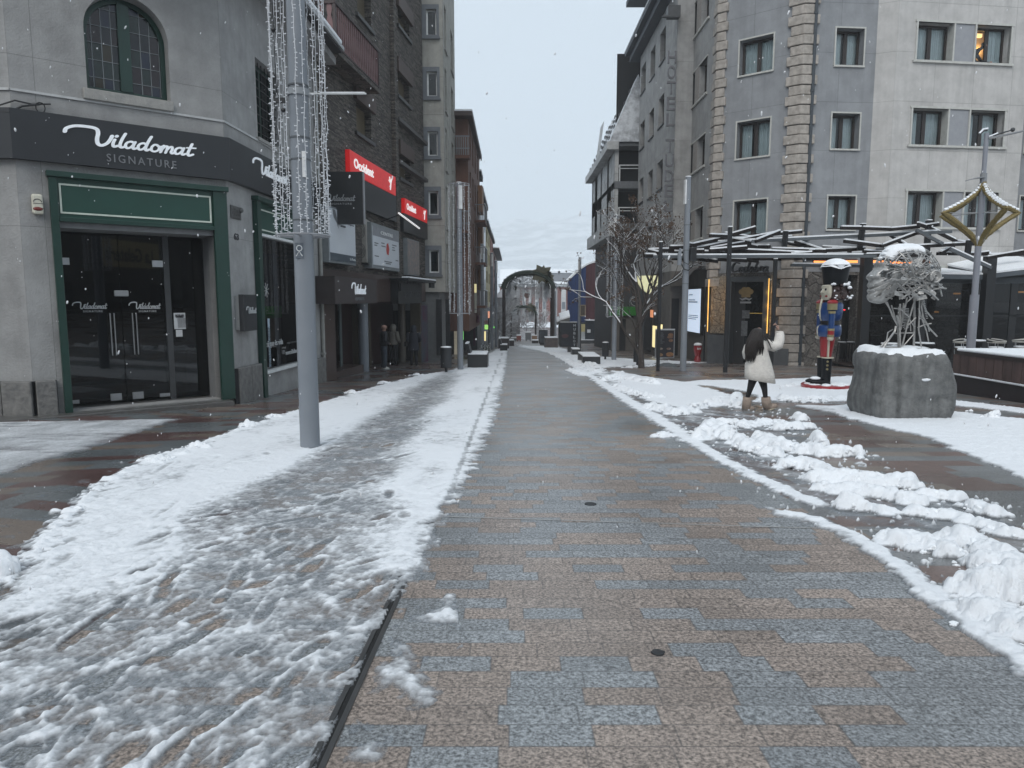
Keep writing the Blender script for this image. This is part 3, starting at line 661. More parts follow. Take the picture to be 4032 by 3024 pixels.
def curtain_sheet(mb,fr,u0,u1,z0,z1,d,seed=0,fold=.09):
 n=max(6,int((u1-u0)/.022));r=random.Random(seed);ph=r.random()*6
 vs=[]
 for i in range(n+1):
  u=u0+(u1-u0)*i/n;dd=d+.022*math.sin(u/fold*6.283+ph)+.01*math.sin(u*31+ph)
  vs+=[fr.P(u,z0,dd),fr.P(u,z1,dd)]
 mb.add(vs,[(2*i,2*i+2,2*i+3,2*i+1)for i in range(n)])
def window(fr,r,parent,rev=.25,fw=.075,fm=None,n=2,cur=True,surround=None,sw=.06,sill=True,glassm=None,off=0.0,mull=None,snowy=False,curm=None,sillmat=None):
 u0,u1,z0,z1=r;fm=fm or wood_d;d=-rev+off
 b=MB();mull=mull or fw*1.5
 b.fbox(fr,u0,u1,z0,z0+fw,d-.05,d);b.fbox(fr,u0,u1,z1-fw,z1,d-.05,d)
 b.fbox(fr,u0,u0+fw,z0+fw,z1-fw,d-.05,d);b.fbox(fr,u1-fw,u1,z0+fw,z1-fw,d-.05,d)
 for k in range(1,n):
  um=u0+(u1-u0)*k/n;b.fbox(fr,um-mull/2,um+mull/2,z0+fw,z1-fw,d-.05,d+.006)
 w_=b.build('window',fm,parent)
 b=MB();b.fquad(fr,u0+fw,u1-fw,z0+fw,z1-fw,d-.03);b.build('pane',glassm or gl,w_)
 if cur:
  b=MB();g=.1+.1*random.random()
  q1,q2=random.choice(((.5,.5),(.5,.5),(.42,.56),(.5,.62),(.36,.5),(.5,.5)));b.v=[]
  curtain_sheet(b,fr,u0+.02,u0+(u1-u0)*q1-.02,z0+.02,z1-.02,d-.16,int(u0*100+z0*37));curtain_sheet(b,fr,u0+(u1-u0)*q2+.02,u1-.02,z0+.02,z1-.02,d-.17,int(u0*77+z0*31))
  b.build('curtain',curm or curt,w_)
 if surround:
  b=MB();o=.03
  b.fbox(fr,u0-sw,u0,z0,z1+sw,-.05,o);b.fbox(fr,u1,u1+sw,z0,z1+sw,-.05,o);b.fbox(fr,u0,u1,z1,z1+sw,-.05,o)
  b.build('surround',surround,w_)
 if sill:
  b=MB();b.fbox(fr,u0-sw,u1+sw,z0-.07,z0,-rev+off,.07);b.build('sill',sillmat or sillm,w_)
  if snowy:
   b=MB();b.fbox(fr,u0+.1,u1-.1,z0,z0+.05,-rev*.6,.05);b.build('snow',snowcap,w_,bevel=.02)
 return w_
def text(body,size=1.0,ext=.01,font=None,spacing=1.0,shear=0.0,bold=0.0,align='LEFT'):
 cu=bpy.data.curves.new('t','FONT');cu.body=body;cu.size=size;cu.extrude=ext;cu.space_character=spacing;cu.shear=shear;cu.offset=bold;cu.align_x=align;cu.resolution_u=3
 o=bpy.data.objects.new('t',cu);COL.objects.link(o);dg=bpy.context.evaluated_depsgraph_get();dg.update()
 me=bpy.data.meshes.new_from_object(o.evaluated_get(dg));vs=[tuple(v.co)for v in me.vertices];fs=[tuple(p.vertices)for p in me.polygons]
 bpy.data.objects.remove(o);bpy.data.curves.remove(cu);bpy.data.meshes.remove(me)
 return vs,fs
def put_text(mb,tv,fr,u0,u1,z0,z1,d,keep=False):
 """fit flat lettering into a rectangle of a wall frame"""
 vs,fs=tv;xs=[v[0]for v in vs];ys=[v[1]for v in vs];x0,x1,y0,y1=min(xs),max(xs),min(ys),max(ys)
 sx=(u1-u0)/(x1-x0);sy=(z1-z0)/(y1-y0)
 if keep:sx=sy=min(sx,sy)
 mb.add([fr.P(u0+(x-x0)*sx,z0+(y-y0)*sy,d+z)for x,y,z in vs],fs)
def stroke(pts,w,closed=False,sub=5):
 P=[np.array(p,float)for p in pts];n=len(P);out=[]
 for i in range(n-1):
  p0,p1,p2,p3=P[max(i-1,0)],P[i],P[i+1],P[min(i+2,n-1)]
  for k in range(sub):
   t=k/sub;out.append(.5*((2*p1)+(-p0+p2)*t+(2*p0-5*p1+4*p2-p3)*t*t+(-p0+3*p1-3*p2+p3)*t**3))
 out.append(P[-1]);return out,w
def script_logo(shear=.22,ext=.02):
 """the flowing one-piece shop lettering, drawn stroke by stroke"""
 S=[([(-3.0,1.25),(-2.95,1.75),(-2.3,2.2),(-1.2,2.3),(-.5,2.15),(-.25,1.6),(-.2,.8),(0,.15),(.35,-.02),(.75,.35),(.95,1.0),(1.0,1.45)],.36),([(1.32,1.0),(1.27,.4),(1.42,.02),(1.75,.2)],.30),([(1.40,1.48),(1.42,1.52)],.36),([(2.1,2.0),(1.95,1.2),(1.9,.4),(2.05,.02),(2.4,.2)],.30)]
 def a(x):return[([(x+.72,.85),(x+.45,1.0),(x+.12,.78),(x+.05,.35),(x+.25,.02),(x+.55,.2),(x+.78,.75),(x+.82,.98)],.27),([(x+.82,1.0),(x+.74,.35),(x+.86,.02),(x+1.12,.2)],.28)]
 S+=a(2.35)
 S+=[([(4.22,.85),(3.95,1.0),(3.62,.78),(3.55,.35),(3.75,.02),(4.05,.2),(4.3,.8)],.27),([(4.48,2.05),(4.32,1.2),(4.24,.35),(4.38,.02),(4.62,.2)],.30)]
 S+=[([(5.2,.98),(4.95,.95),(4.78,.55),(4.85,.12),(5.15,0),(5.45,.25),(5.48,.7),(5.2,.98),(5.45,.78),(5.75,.85)],.26)]
 S+=[([(5.85,1.0),(5.78,.5),(5.72,.0)],.28),([(5.78,.45),(5.98,.88),(6.18,.95),(6.25,.65),(6.2,.0)],.27),([(6.25,.45),(6.45,.88),(6.66,.95),(6.74,.6),(6.7,.2),(6.85,.02),(7.05,.2)],.27)]
 S+=a(7.0)
 S+=[([(8.5,1.75),(8.4,1.0),(8.34,.35),(8.5,.0),(8.85,.22)],.30),([(8.1,1.12),(8.5,1.16),(8.95,1.2)],.2)]
 vs,fs=[],[]
 for pts,w_ in S:
  c,w_=stroke(pts,w_);n=len(c);k0=len(vs)
  for i,p in enumerate(c):
   t=c[min(i+1,n-1)]-c[max(i-1,0)];l=np.hypot(*t)+1e-9;nx,ny=-t[1]/l,t[0]/l
   for s in(-1,1):
    x,y=p[0]+nx*s*w_/2,p[1]+ny*s*w_/2;x+=shear*y
    vs.append((x,y,ext));vs.append((x,y,0))
  for i in range(n-1):
   q=k0+4*i;fs+=[(q,q+2,q+6,q+4),(q,q+4,q+5,q+1),(q+2,q+3,q+7,q+6)]
  for e in(c[0],c[-1]):
   k=len(vs);m=10
   for j in range(m):
    x,y=e[0]+math.cos(j*2*PI/m)*w_/2,e[1]+math.sin(j*2*PI/m)*w_/2;vs.append((x+shear*y,y,ext*.98));vs.append((x+shear*y,y,0))
   fs.append(tuple(k+2*j for j in range(m)));fs+=[(k+2*j,k+2*j+1,k+2*((j+1)%m)+1,k+2*((j+1)%m))for j in range(m)]
 return vs,fs
LOGO=script_logo()
def logo(mb,fr,r,d):put_text(mb,LOGO,fr,r[0],r[1],r[2],r[3],d)
# corner shop building on the left
Rp=G(930,1590);E3=G(1262,1506)
V2=Fr(Rp.x,Rp.y,.775,.632);V3=Fr(Rp.x,Rp.y,E3.x-Rp.x,E3.y-Rp.y)
uL=V2.uv(82,900)[0];Lp=V2.P(uL,0);V1=Fr(Lp.x,Lp.y,1,0)
u3=V3.uv(1262,1200)[0];ZT=8.6;ZB=-1.6
shop=thing('corner_building','grey rendered corner building with green shopfront and arched leaded window, left foreground','building',(Rp.x,Rp.y,gz(Rp.y)))
aw=(V2.uv(341,300)[0],V2.uv(668,300)[0],V2.uv(500,375)[1],V2.uv(504,141)[1])
do=(V2.uv(232,880)[0],V2.uv(838,900)[0],V2.uv(500,1600)[1],V2.uv(500,885)[1])
fo=(V2.uv(187,705)[0],V2.uv(862,765)[0],do[2],V2.uv(500,735)[1])
w3=V3.R(1003,225,1108,585);w3=(w3[0],w3[1],V3.uv(1013,540)[1],V3.uv(999,219)[1])
g3=(V3.uv(1012,1000)[0],V3.uv(1212,1000)[0],V3.uv(1052,1461)[1],V3.uv(1003,803)[1])
R_=(aw[1]-aw[0])/2;uc=(aw[0]+aw[1])/2
b=MB()
wall(b,V2,uL,0,ZB,ZT,[(aw[0],aw[1],aw[2],aw[3]+R_),(do[0],do[1],do[2],do[3])],rev=.35)
n=14
for side in(-1,1):
 pts=[(uc+side*R_*math.cos(k*PI/2/n),aw[3]+R_*math.sin(k*PI/2/n))for k in range(n+1)]
 cu_,cz=uc+side*R_,aw[3]+R_
 for(p,q)in zip(pts,pts[1:]):
  b.add([V2.P(*p),V2.P(*q),V2.P(cu_,cz)],[(0,1,2)],[p,q,(cu_,cz)])
  b.add([V2.P(*p),V2.P(*q),V2.P(q[0],q[1],-.35),V2.P(p[0],p[1],-.35)],[(0,1,2,3)])
wall(b,V1,-9,0,ZB,ZT);wall(b,V3,0,u3,ZB,ZT,[w3,g3],rev=.3)
b.fquad(V3,0,u3,ZB,ZT,-5);core(b,V1,-9,3.5,ZT-.2,ZT,-9,-.01)
bw=b.build('wall',conc,shop)
b=MB();b.add([V2.P(uL,ZB,-1.9),V2.P(0,ZB,-1.9),V2.P(0,ZT,-1.9),V2.P(uL,ZT,-1.9)],[(0,1,2,3)]);b.fquad(V3,.2,u3,ZB,ZT,-1.6);b.build('interior',darkin,shop)
b=MB();zb=V2.uv(879,478)[1]
for fr,a,c in((V1,-9,0),(V2,uL,0),(V3,0,u3)):b.fbox(fr,a,c,zb-.02,zb+.02,.002,.03)
b.build('string_course',mat('pale_line',(.5,.51,.51),.6),shop)
b=MB();zp=V2.uv(150,1500)[1];zp3=V3.uv(975,1440)[1]
b.fbox(V1,-9,.03,ZB,zp,.003,.07);b.fbox(V2,uL+.02,fo[0]-.1,ZB,zp,.004,.08);b.fbox(V3,.0,g3[0]-.22,ZB,zp3,.004,.07);b.fbox(V2,fo[1]+.12,.05,ZB,zp3,.005,.075)
b.fbox(V3,g3[1]+.12,u3,ZB,zp3-.25,.004,.09)
b.build('plinth',darkin,shop)
for fr,a_,c_,zt_,dd_ in((V1,-9,.03,zp,.1),(V2,uL+.02,fo[0]-.1,zp,.11),(V3,.0,g3[0]-.22,zp3,.09),(V3,g3[1]+.12,u3,zp3-.25,.11)):
 u_=a_;r9=random.Random(5)
 while u_<c_-.05:
  w_=min(r9.uniform(.45,.8),c_-u_);w_=c_-u_ if c_-u_-w_<.25 else w_
  b=MB();b.fbox(fr,u_+.008,u_+w_-.008,ZB,zt_+.005,.0,dd_+r9.uniform(0,.02));b.build('plinth_block',stonep,shop,bevel=.02);u_+=w_
b=MB();zs=V2.uv(290,1622)[1];b.fbox(V2,uL-.6,V2.uv(898,1590)[0],ZB,zs,-1.8,.42);b.fbox(V1,-9,.1,ZB,zs-.004,-.1,.40)
b.build('step',mat('dark_granite_step',(.10,.098,.095),.3,c2=(.075,.073,.07),scale=12),shop,bevel=.012)
b=MB();fwid=.085
def arc(r_,w_,d0,d1,n=20):
 for k in range(n):
  a0,a1=PI*k/n,PI*(k+1)/n;P_=[]
  for d_ in(d0,d1):
   for rr,aa in((r_,a0),(r_,a1),(r_-w_,a1),(r_-w_,a0)):P_.append(V2.P(uc+rr*math.cos(aa),aw[3]+rr*math.sin(aa),d_))
  b.add(P_,MB.BF)
arc(R_-.004,fwid,-.34,-.26)
b.fbox(V2,aw[0]+.004,aw[0]+fwid,aw[2],aw[3],-.34,-.26);b.fbox(V2,aw[1]-fwid,aw[1]-.004,aw[2],aw[3],-.34,-.26);b.fbox(V2,aw[0]+fwid,aw[1]-fwid,aw[2],aw[2]+.12,-.34,-.26)
b.fbox(V2,uc-.10,uc+.10,aw[2]+.12,aw[3]+R_-.09,-.34,-.24)
wn_=b.build('arched_window',green,shop)
b=MB();b.add([V2.P(uc+(R_-.03)*math.cos(PI*k/24),aw[3]+(R_-.03)*math.sin(PI*k/24),-.31)for k in range(25)]+[V2.P(aw[0]+.03,aw[2],-.31),V2.P(aw[1]-.03,aw[2],-.31)],[tuple(range(27))],[(uc+(R_-.03)*math.cos(PI*k/24),aw[3]+(R_-.03)*math.sin(PI*k/24))for k in range(25)]+[(aw[0],aw[2]),(aw[1],aw[2])])
m,t=nt('stained_glass');o_=N(t,'ShaderNodeOutputMaterial');p_=N(t,'ShaderNodeBsdfPrincipled');p_.inputs['Roughness'].default_value=.12
uvn=N(t,'ShaderNodeUVMap');uvn.uv_map='UVMap';mp=N(t,'ShaderNodeMapping');cw=(aw[1]-aw[0])/8.6;mp.inputs['Scale'].default_value=(1/cw,1/.31,1);mp.inputs['Location'].default_value=(-aw[0]/cw,-aw[2]/.31,0)
L(t,uvn.outputs[0],mp.inputs['Vector']);fl=N(t,'ShaderNodeVectorMath',operation='FLOOR');L(t,mp.outputs[0],fl.inputs[0]);wn=N(t,'ShaderNodeTexWhiteNoise',noise_dimensions='2D');L(t,fl.outputs[0],wn.inputs['Vector'])
rp=N(t,'ShaderNodeValToRGB');rp.color_ramp.interpolation='CONSTANT';e=rp.color_ramp.elements;e[0].color=(.005,.010,.028,1);e[1].position=.25;e[1].color=(.013,.007,.009,1)
for ps,c_ in((.5,(.005,.015,.013,1)),(.68,(.006,.008,.012,1)),(.94,(.022,.016,.005,1))):q=e.new(ps);q.color=c_
L(t,wn.outputs['Value'],rp.inputs[0]);L(t,rp.outputs[0],p_.inputs['Base Color']);L(t,p_.outputs[0],o_.inputs[0])
b.build('pane',m,wn_)
b=MB()
for k in range(1,9):
 u=aw[0]+(aw[1]-aw[0])*k/8.6+.0
 if abs(u-uc)<.12:continue
 h_=aw[3]+math.sqrt(max(0,(R_-.09)**2-(u-uc)**2));b.fbox(V2,u-.007,u+.007,aw[2]+.12,h_,-.305,-.295)
for k in range(1,13):
 z=aw[2]+.31*k;hw=(R_-.09)if z<aw[3]else math.sqrt(max(0.0,(R_-.09)**2-(z-aw[3])**2))
 if hw>.12:b.fbox(V2,uc-hw,uc+hw,z-.006,z+.006,-.304,-.294)
b.build('lead_strip',mat('lead',(.20,.22,.23),.5),wn_)
b=MB();b.fbox(V2,aw[0]-.08,aw[1]+.03,aw[2]-.19,aw[2]-.001,-.34,.09);b.build('sill',sillm,wn_,bevel=.015)
wn_=window(V3,w3,shop,rev=.22,fm=green,n=2,cur=False,surround=None,glassm=gl_dark,sill=True,sw=.1)
b=MB()
for k in range(1,7):u=w3[0]+(w3[1]-w3[0])*k/7;b.fbox(V3,u-.008,u+.008,w3[2],w3[3],-.12,-.105)
for k in range(1,9):z=w3[2]+(w3[3]-w3[2])*k/9;b.fbox(V3,w3[0],w3[1],z-.007,z+.007,-.11,-.095)
b.build('grille',black,wn_)
z0,z1=V2.uv(500,668,.12)[1],V2.uv(500,487,.12)[1]
fs_=thing('shop_sign','long charcoal fascia wrapping the corner with white script lettering above the green doorway','shop sign',(Rp.x,Rp.y,z0))
def fascia_ring(b,z0,z1,d0,d1):
 def off(d):
  p1=V1.P(-9,0,d);n12=(V1.n+V2.n).normalized();c1=Lp+n12*(d/n12.dot(V2.n));n23=(V2.n+V3.n).normalized();c2=Vector((Rp.x,Rp.y,0))+n23*(d/n23.dot(V2.n));p2=V3.P(u3-.15,0,d)
  return[Vector((q.x,q.y,0))for q in(p1,c1,c2,p2)]
 A,B_=off(d0),off(d1)
 for i in range(3):
  vs=[A[i],A[i+1],B_[i+1],B_[i]];b.add([v+Vector((0,0,z0))for v in vs]+[v+Vector((0,0,z1))for v in vs],MB.BF)
b=MB();fascia_ring(b,z0,z1,.01,.13);b.build('board',fasc,fs_)
b=MB();logo(b,V2,V2.R(244,480,776,622,.15),.135);b.build('lettering',mat('lit_white_letters',(.80,.83,.86),.4,emit=.18,ecol=(.85,.92,1)),fs_)
b=MB();zt=V2.uv(560,628,.15)[1];put_text(b,text('SIGNATURE',spacing=1.35),V2,V2.uv(421,620,.15)[0],V2.uv(695,640,.15)[0],zt-.10,zt+.04,.135);b.build('small_lettering',mat('grey_letters',(.20,.21,.22),.5),fs_)
b=MB();logo(b,V3,(V3.uv(996,650,.15)[0],V3.uv(1135,700,.15)[0],V3.uv(1060,700,.15)[1],V3.uv(1000,612,.15)[1]),.135);b.build('lettering',MC['lit_white_letters'],fs_)
dw=thing('shop_doorway','green framed shop doorway with dark glass double doors and empty green panel above','doorway',tuple(V2.P(uc,zs)))
b=MB();d0=.0;zt=fo[3]+.05
b.fbox(V2,fo[0],do[0],zs,zt,.005,.11);b.fbox(V2,do[1],fo[1]+.12,zs,zt,.005,.11);b.fbox(V2,fo[0]-.03,fo[1]+.15,zt,zt+.10,.005,.16)
b.fbox(V2,do[0],do[1],do[3]-.02,do[3]+.06,.005,.12);b.build('frame',green,dw,bevel=.01)
b=MB();b.fbox(V2,do[0],do[1],do[3]+.06,zt,.005,.045);pn_=b.build('panel',greenp,dw)
b=MB();pu0,pu1,pz0,pz1=do[0]+.03,do[1]-.03,do[3]+.13,zt-.10
for a in((pu0,pu1,pz1-.03,pz1),(pu0,pu1,pz0,pz0+.03),(pu0,pu0+.03,pz0+.03,pz1-.03),(pu1-.03,pu1,pz0+.03,pz1-.03)):b.fbox(V2,*a,.045,.06)
b.build('white_outline',mat('cream_line',(.60,.66,.58),.5),pn_)
rv=.75;um=V2.uv(484,1300,-rv)[0];ue=V2.uv(655,1300,-rv)[0]
b=MB();b.fbox(V2,do[0]-.02,do[0],zs,do[3],-rv-.1,.0);b.fbox(V2,do[1],do[1]+.02,zs,do[3],-rv-.1,.0);b.fbox(V2,do[0],do[1],do[3]-.12,do[3],-rv-.1,.0);b.build('reveal',mat('pale_reveal',(.20,.205,.21),.6),dw)
for k,(a,c)in enumerate(((do[0]+.02,um-.006),(um+.006,ue))):
 b=MB();b.fbox(V2,a,c,zs+.05,do[3]-.13,-rv-.012,-rv);g_=b.build('glass_door',gl_dark,dw)
 hu=um-.20 if k==0 else um+.20;b=MB();zc=V2.uv(484,1315,-rv)[1]
 for s_ in(-.02,.05):b.tube([V2.P(hu+s_,zc-.42,-rv+.04),V2.P(hu+s_,zc+.42,-rv+.04)],.013,8)
 b.build('handle',steel,g_)
 b=MB();lx0,lx1=((282,424),(505,634))[k];r5=V2.R(lx0,1188,lx1,1217,-rv);zl=r5[2];logo(b,V2,r5,-rv+.003);put_text(b,text('SIGNATURE',spacing=1.3),V2,r5[0]+(r5[1]-r5[0])*.3,r5[0]+(r5[1]-r5[0])*.85,zl-.06,zl-.02,-rv+.003)
 b.build('lettering',mat('vinyl_letters',(.50,.52,.53),.6),g_)
 b=MB();b.fbox(V2,hu-.1,hu+.1,zs+.06,zs+.2,-rv,-rv+.03);b.fbox(V2,(a if k==0 else c-.2),(a+.2 if k==0 else c),zs+.06,zs+.13,-rv,-rv+.03);b.fbox(V2,(a if k==0 else c-.2),(a+.2 if k==0 else c),do[3]-.75,do[3]-.62,-rv,-rv+.03);b.build('patch_fitting',steel,g_)
b=MB();b.fbox(V2,um-.12,um+.14,zc+.75,zc+.87,-rv,-rv+.04);b.build('lock_box',mat('lock_grey',(.32,.33,.34),.4),dw,bevel=.03)
b=MB();b.fbox(V2,ue+.01,ue+.12,zs,do[3]-.12,-rv-.05,-rv+.02);b.build('door_post',dgrey,dw)
b=MB();b.fbox(V2,ue+.12,do[1],zs+.02,do[3]-.12,-rv-.02,-rv);side_=b.build('side_glass',gl_dark,dw)
nr=V2.R(683,1232,732,1295,-rv);b=MB();b.fbox(V2,*nr,-rv+.001,-rv+.006);pp=mat('paper',(.62,.64,.66),.7);nt_=b.build('opening_hours_sheet',pp,side_)
b=MB();ink=mat('ink',(.03,.03,.035),.6);h_=nr[3]-nr[2];put_text(b,text('HORARI',bold=.02),V2,nr[0]+.03,nr[1]-.03,nr[3]-.14*h_-.03,nr[3]-.03,-rv+.008);put_text(b,text('DESEMBRE',bold=.02),V2,nr[0]+.04,nr[1]-.04,nr[3]-.30*h_,nr[3]-.20*h_,-rv+.008)
for k in range(14):
 for q in(0,1):b.fbox(V2,nr[0]+.07+q*(nr[1]-nr[0])*.45,nr[0]+.07+q*(nr[1]-nr[0])*.45+.1,nr[3]-h_*(.36+.042*k),nr[3]-h_*(.36+.042*k)+.006,-rv+.006,-rv+.008)
b.build('printing',ink,nt_)
b=MB();b.fbox(V2,*V2.R(692,1299,719,1325,-rv),-rv+.001,-rv+.006);b.build('small_notice',pp,side_)
sw_=thing('shop_window','tall green framed display window on the side wall beyond the black box sign','shop window',tuple(V3.P(g3[0],gz(17))))
zpan=V3.uv(1025,921)[1]
b=MB();a0,a1=g3[0]-.19,g3[1]+.16
b.fbox(V3,a0,g3[0]+.02,ZB,g3[3]+.06,.005,.13);b.fbox(V3,g3[1]-.02,a1,ZB,g3[3]+.06,.005,.13);b.fbox(V3,a0-.03,a1+.03,g3[3]+.06,g3[3]+.16,.005,.17);b.build('frame',green,sw_,bevel=.01)
b=MB();b.fbox(V3,g3[0]+.02,g3[1]-.02,zpan,g3[3]+.06,-.05,.03);pn_=b.build('panel',greenp,sw_)
b=MB();q0,q1,r0,r1=g3[0]+.08,g3[1]-.08,zpan+.08,g3[3]-.08
for a in((q0,q1,r1-.03,r1),(q0,q1,r0,r0+.03),(q0,q0+.03,r0+.03,r1-.03),(q1-.03,q1,r0+.03,r1-.03)):b.fbox(V3,*a,.03,.045)
b.build('white_outline',MC['cream_line'],pn_)
b=MB();b.fbox(V3,g3[0]+.02,g3[1]-.02,zpan-.06,zpan,-.1,.10);b.fbox(V3,g3[0]+.02,g3[1]-.02,g3[2]-.05,g3[2]+.02,-.1,.10);b.build('white_ledge',white,sw_)
b=MB();b.fquad(V3,g3[0]+.02,g3[1]-.02,g3[2],zpan-.06,-.03);gp=b.build('pane',gl_dark,sw_)
b=MB();zz=V3.uv(1080,1360)[1];put_text(b,text('ò sí que és vida'),V3,V3.uv(1044,1350)[0],V3.uv(1103,1350)[0]+.25,zz-.05,zz+.13,-.025);put_text(b,text('www.viladomat.com'),V3,V3.uv(1128,1390)[0],V3.uv(1195,1390)[0],V3.uv(1128,1392)[1]-.04,V3.uv(1128,1380)[1],-.025);b.build('lettering',MC['vinyl_letters'],gp)
b=MB();c_=V3.uv(1052,1142);
for k in range(8):a=k*PI/4+.2;b.tube([V3.P(c_[0],c_[1],-.02),V3.P(c_[0]+.17*math.cos(a),c_[1]+.17*math.sin(a),-.02)],.008,4)
b.build('star_sticker',MC['vinyl_letters'],gp)
b=MB();r_=V3.R(1045,1205,1110,1250,-.5);b.fbox(V3,r_[0],r_[1],r_[2],r_[3],-.52,-.5);b.build('green_card',mat('green_card',(.03,.22,.03),.6),gp)
for k,(xx,c_)in enumerate(((1060,(.02,.02,.025)),(1085,(.10,.03,.03)),(1110,(.02,.03,.06)),(1135,(.03,.05,.09)),(1150,(.04,.05,.06)),(1165,(.015,.03,.07)))):
 b=MB();u=V3.uv(xx,1100)[0];b.fbox(V3,u-.09,u+.09,V3.uv(xx,1230)[1],V3.uv(xx,1000)[1],-.62,-.5);b.build('garment',mat('cloth%d'%k,c_,.9),gp,bevel=.04)
o=thing('alarm_box','cream alarm siren box with red lamp on the wall left of the green doorway','alarm box',tuple(V2.P(*V2.uv(147,846))))
r_=V2.R(122,762,173,845,.08);b=MB();b.fbox(V2,r_[0],r_[1],r_[2],r_[3],.005,.11);b.build('housing',offw,o,bevel=.035)
b=MB();um_,zm_=(r_[0]+r_[1])/2,r_[2]+.09;M3=V2.rot();b.ico(V2.P(um_,zm_,.105),(.075,.03,.035),M=M3,sub=2);b.build('lamp',mat('red_lens',(.16,.02,.015),.25),o)
b=MB();
for k in range(9):a0,a1=PI*k/9,PI*(k+1)/9;b.beam(V2.P(um_+.06*math.cos(a0),r_[3]-.14+.05*math.sin(a0),.113),V2.P(um_+.06*math.cos(a1),r_[3]-.14+.05*math.sin(a1),.113),.006,.012)
b.build('emblem',ink,o)
for zz in(.17,.25):b=MB();b.fbox(V2,um_-.07,um_+.08,r_[3]-zz,r_[3]-zz+.009,.111,.114);b.build('small_print',ink,o)
r_=V3.R(910,806,951,868,.03);o=thing('wall_plaque','small weathered relief plaque with shell corner above the number 63','plaque',tuple(V3.P(r_[0],r_[2])))
pqm=mat('bronze_plaque',(.12,.12,.115),.6,c2=(.07,.07,.07),scale=25,bump=1.0);b=MB();b.fbox(V3,r_[0],r_[1],r_[2],r_[3],.003,.03);b.build('slab',pqm,o,bevel=.01)
b=MB();b.fbox(V3,r_[0]+.03,r_[1]-.03,r_[2]+.03,r_[2]+.045,.03,.04);put_text(b,text('SES'),V3,r_[0]+.06,r_[1]-.15,r_[3]-.16,r_[3]-.06,.03);put_text(b,text('ESCALDES'),V3,r_[0]+.05,r_[1]-.05,r_[2]+.07,r_[2]+.14,.03);b.ico(V3.P(r_[1]-.05,r_[3]-.06,.04),.06,sub=2);b.build('relief',pqm,o)
b=MB();q=V3.R(925,917,939,946,.02);put_text(b,text('63',bold=.02),V3,q[0]-.02,q[1]+.05,q[2],q[3],.003);b.build('house_number',ink,label='small dark house number 63 on the render between doorway and box sign',cat='house number')
r_=V3.R(957,1160,1014,1300,.2);r_=(r_[0],r_[1],V3.uv(985,1303,.2)[1],V3.uv(985,1160,.2)[1]);o=thing('box_sign','black wall-mounted box sign with small white script between the two green frames','box sign',tuple(V3.P(r_[0],r_[2])))
b=MB();b.fbox(V3,r_[0],r_[1],r_[2],r_[3],.10,.2);b.build('box',fasc,o);b=MB();b.fbox(V3,r_[0]+.02,r_[1]-.02,r_[2]+.03,r_[3]-.03,.003,.10);b.build('back_frame',mat('pale_back',(.35,.36,.36),.5),o)
b=MB();zc=(r_[2]+r_[3])/2;logo(b,V3,(r_[0]+.12,r_[1]-.06,zc-.02,zc+.14),.203);b.build('lettering',MC['vinyl_letters'],o)
b=MB();c0=V1.uv(-30,425,.1);c1=V2.uv(200,412,.06)
b.tube([V1.P(c0[0]-.4,c0[1],.1),V1.P(c0[0]+.1,c0[1]+.03,.12),V2.P(uL+.05,c1[1]-.02,.08),V2.P(uL+.3,c1[1]-.04,.06),V2.P(c1[0],c1[1]+.01,.05)],.014,6)
b.tube([V1.P(c0[0]-.4,c0[1]-.05,.1),V1.P(c0[0]+.3,c0[1]-.07,.12),V2.P(uL+.15,c1[1]-.10,.08),V2.P(uL+.42,c1[1]-.02,.06)],.018,6);b.tube([V2.P(uL+.42+.07*math.cos(k),c1[1]-.08+.09*math.sin(k),.07)for k in np.linspace(0,6.28,12)],.01,5)
b.build('wall_cable',black,label='loose black cables looped over the top left end of the charcoal fascia',cat='cable')
b=MB();pu=u3-.07;b.tube([V3.P(pu,ZB,.07),V3.P(pu,ZT-.3,.07),V3.P(pu,ZT-.05,.45)],.055,10)
for z in(0,2,4,6):b.fbox(V3,pu-.08,pu+.08,z,z+.05,.0,.13)
b.build('downpipe',mat('pipe_paint',(.30,.30,.28),.5),label='pale downpipe at the far end of the corner building',cat='downpipe')
roof=mat('dark_roof',(.03,.03,.032),.7)
b=MB();b.fbox(V3,-1.0,u3+.25,ZT,ZT+.22,-4,.78);b.build('roof',roof,shop)
b=MB();b.fbox(V3,-1.0,u3+.27,ZT+.06,ZT+.16,.785,.84);b.build('gutter',mat('gutter',(.35,.36,.37),.5),shop)
b=MB();b.fbox(V3,-1.0,u3+.2,ZT+.225,ZT+.33,-4,.8);b.build('roof_snow',snowcap,shop,bevel=.03)
# dark slate-clad building
A1=V3.P(u3,0);DD=Fr(A1.x+.02,A1.y+.02,.118,1.0)
uE=DD.uv(1668,600)[0];ZTOP=19.5;zg=DD.uv(1380,1070)[1]
slate=rubble('slate_strips',(.045,.040,.037),(.17,.15,.13),scale=2.2,flat=(1.2,1.2,11),sz=.8)
gran=mat('brown_granite',(.075,.048,.042),.3,c2=(.05,.034,.03),scale=14,bump=.1)
sl=thing('apartment_building','dark slate-clad building with pinkish balcony and brown shutters above the shops','building',tuple(DD.P(0,gz(22))))
wins=[DD.R(1401,395,1463,560),DD.R(1573,608,1617,725),DD.R(1566,285,1612,420),DD.R(1566,30,1612,160),DD.R(1402,-130,1462,120)]
b=MB();wall(b,DD,0,uE,zg,ZTOP,wins,rev=.35);core(b,DD,.1,uE-.01,zg+.05,ZTOP-.02,-8,-.9);b.fquad(DD,0,uE,zg,ZTOP,-8.2);b.add([DD.P(uE,zg,0),DD.P(uE,zg,-8),DD.P(uE,ZTOP,-8),DD.P(uE,ZTOP,0)],[(0,1,2,3)])
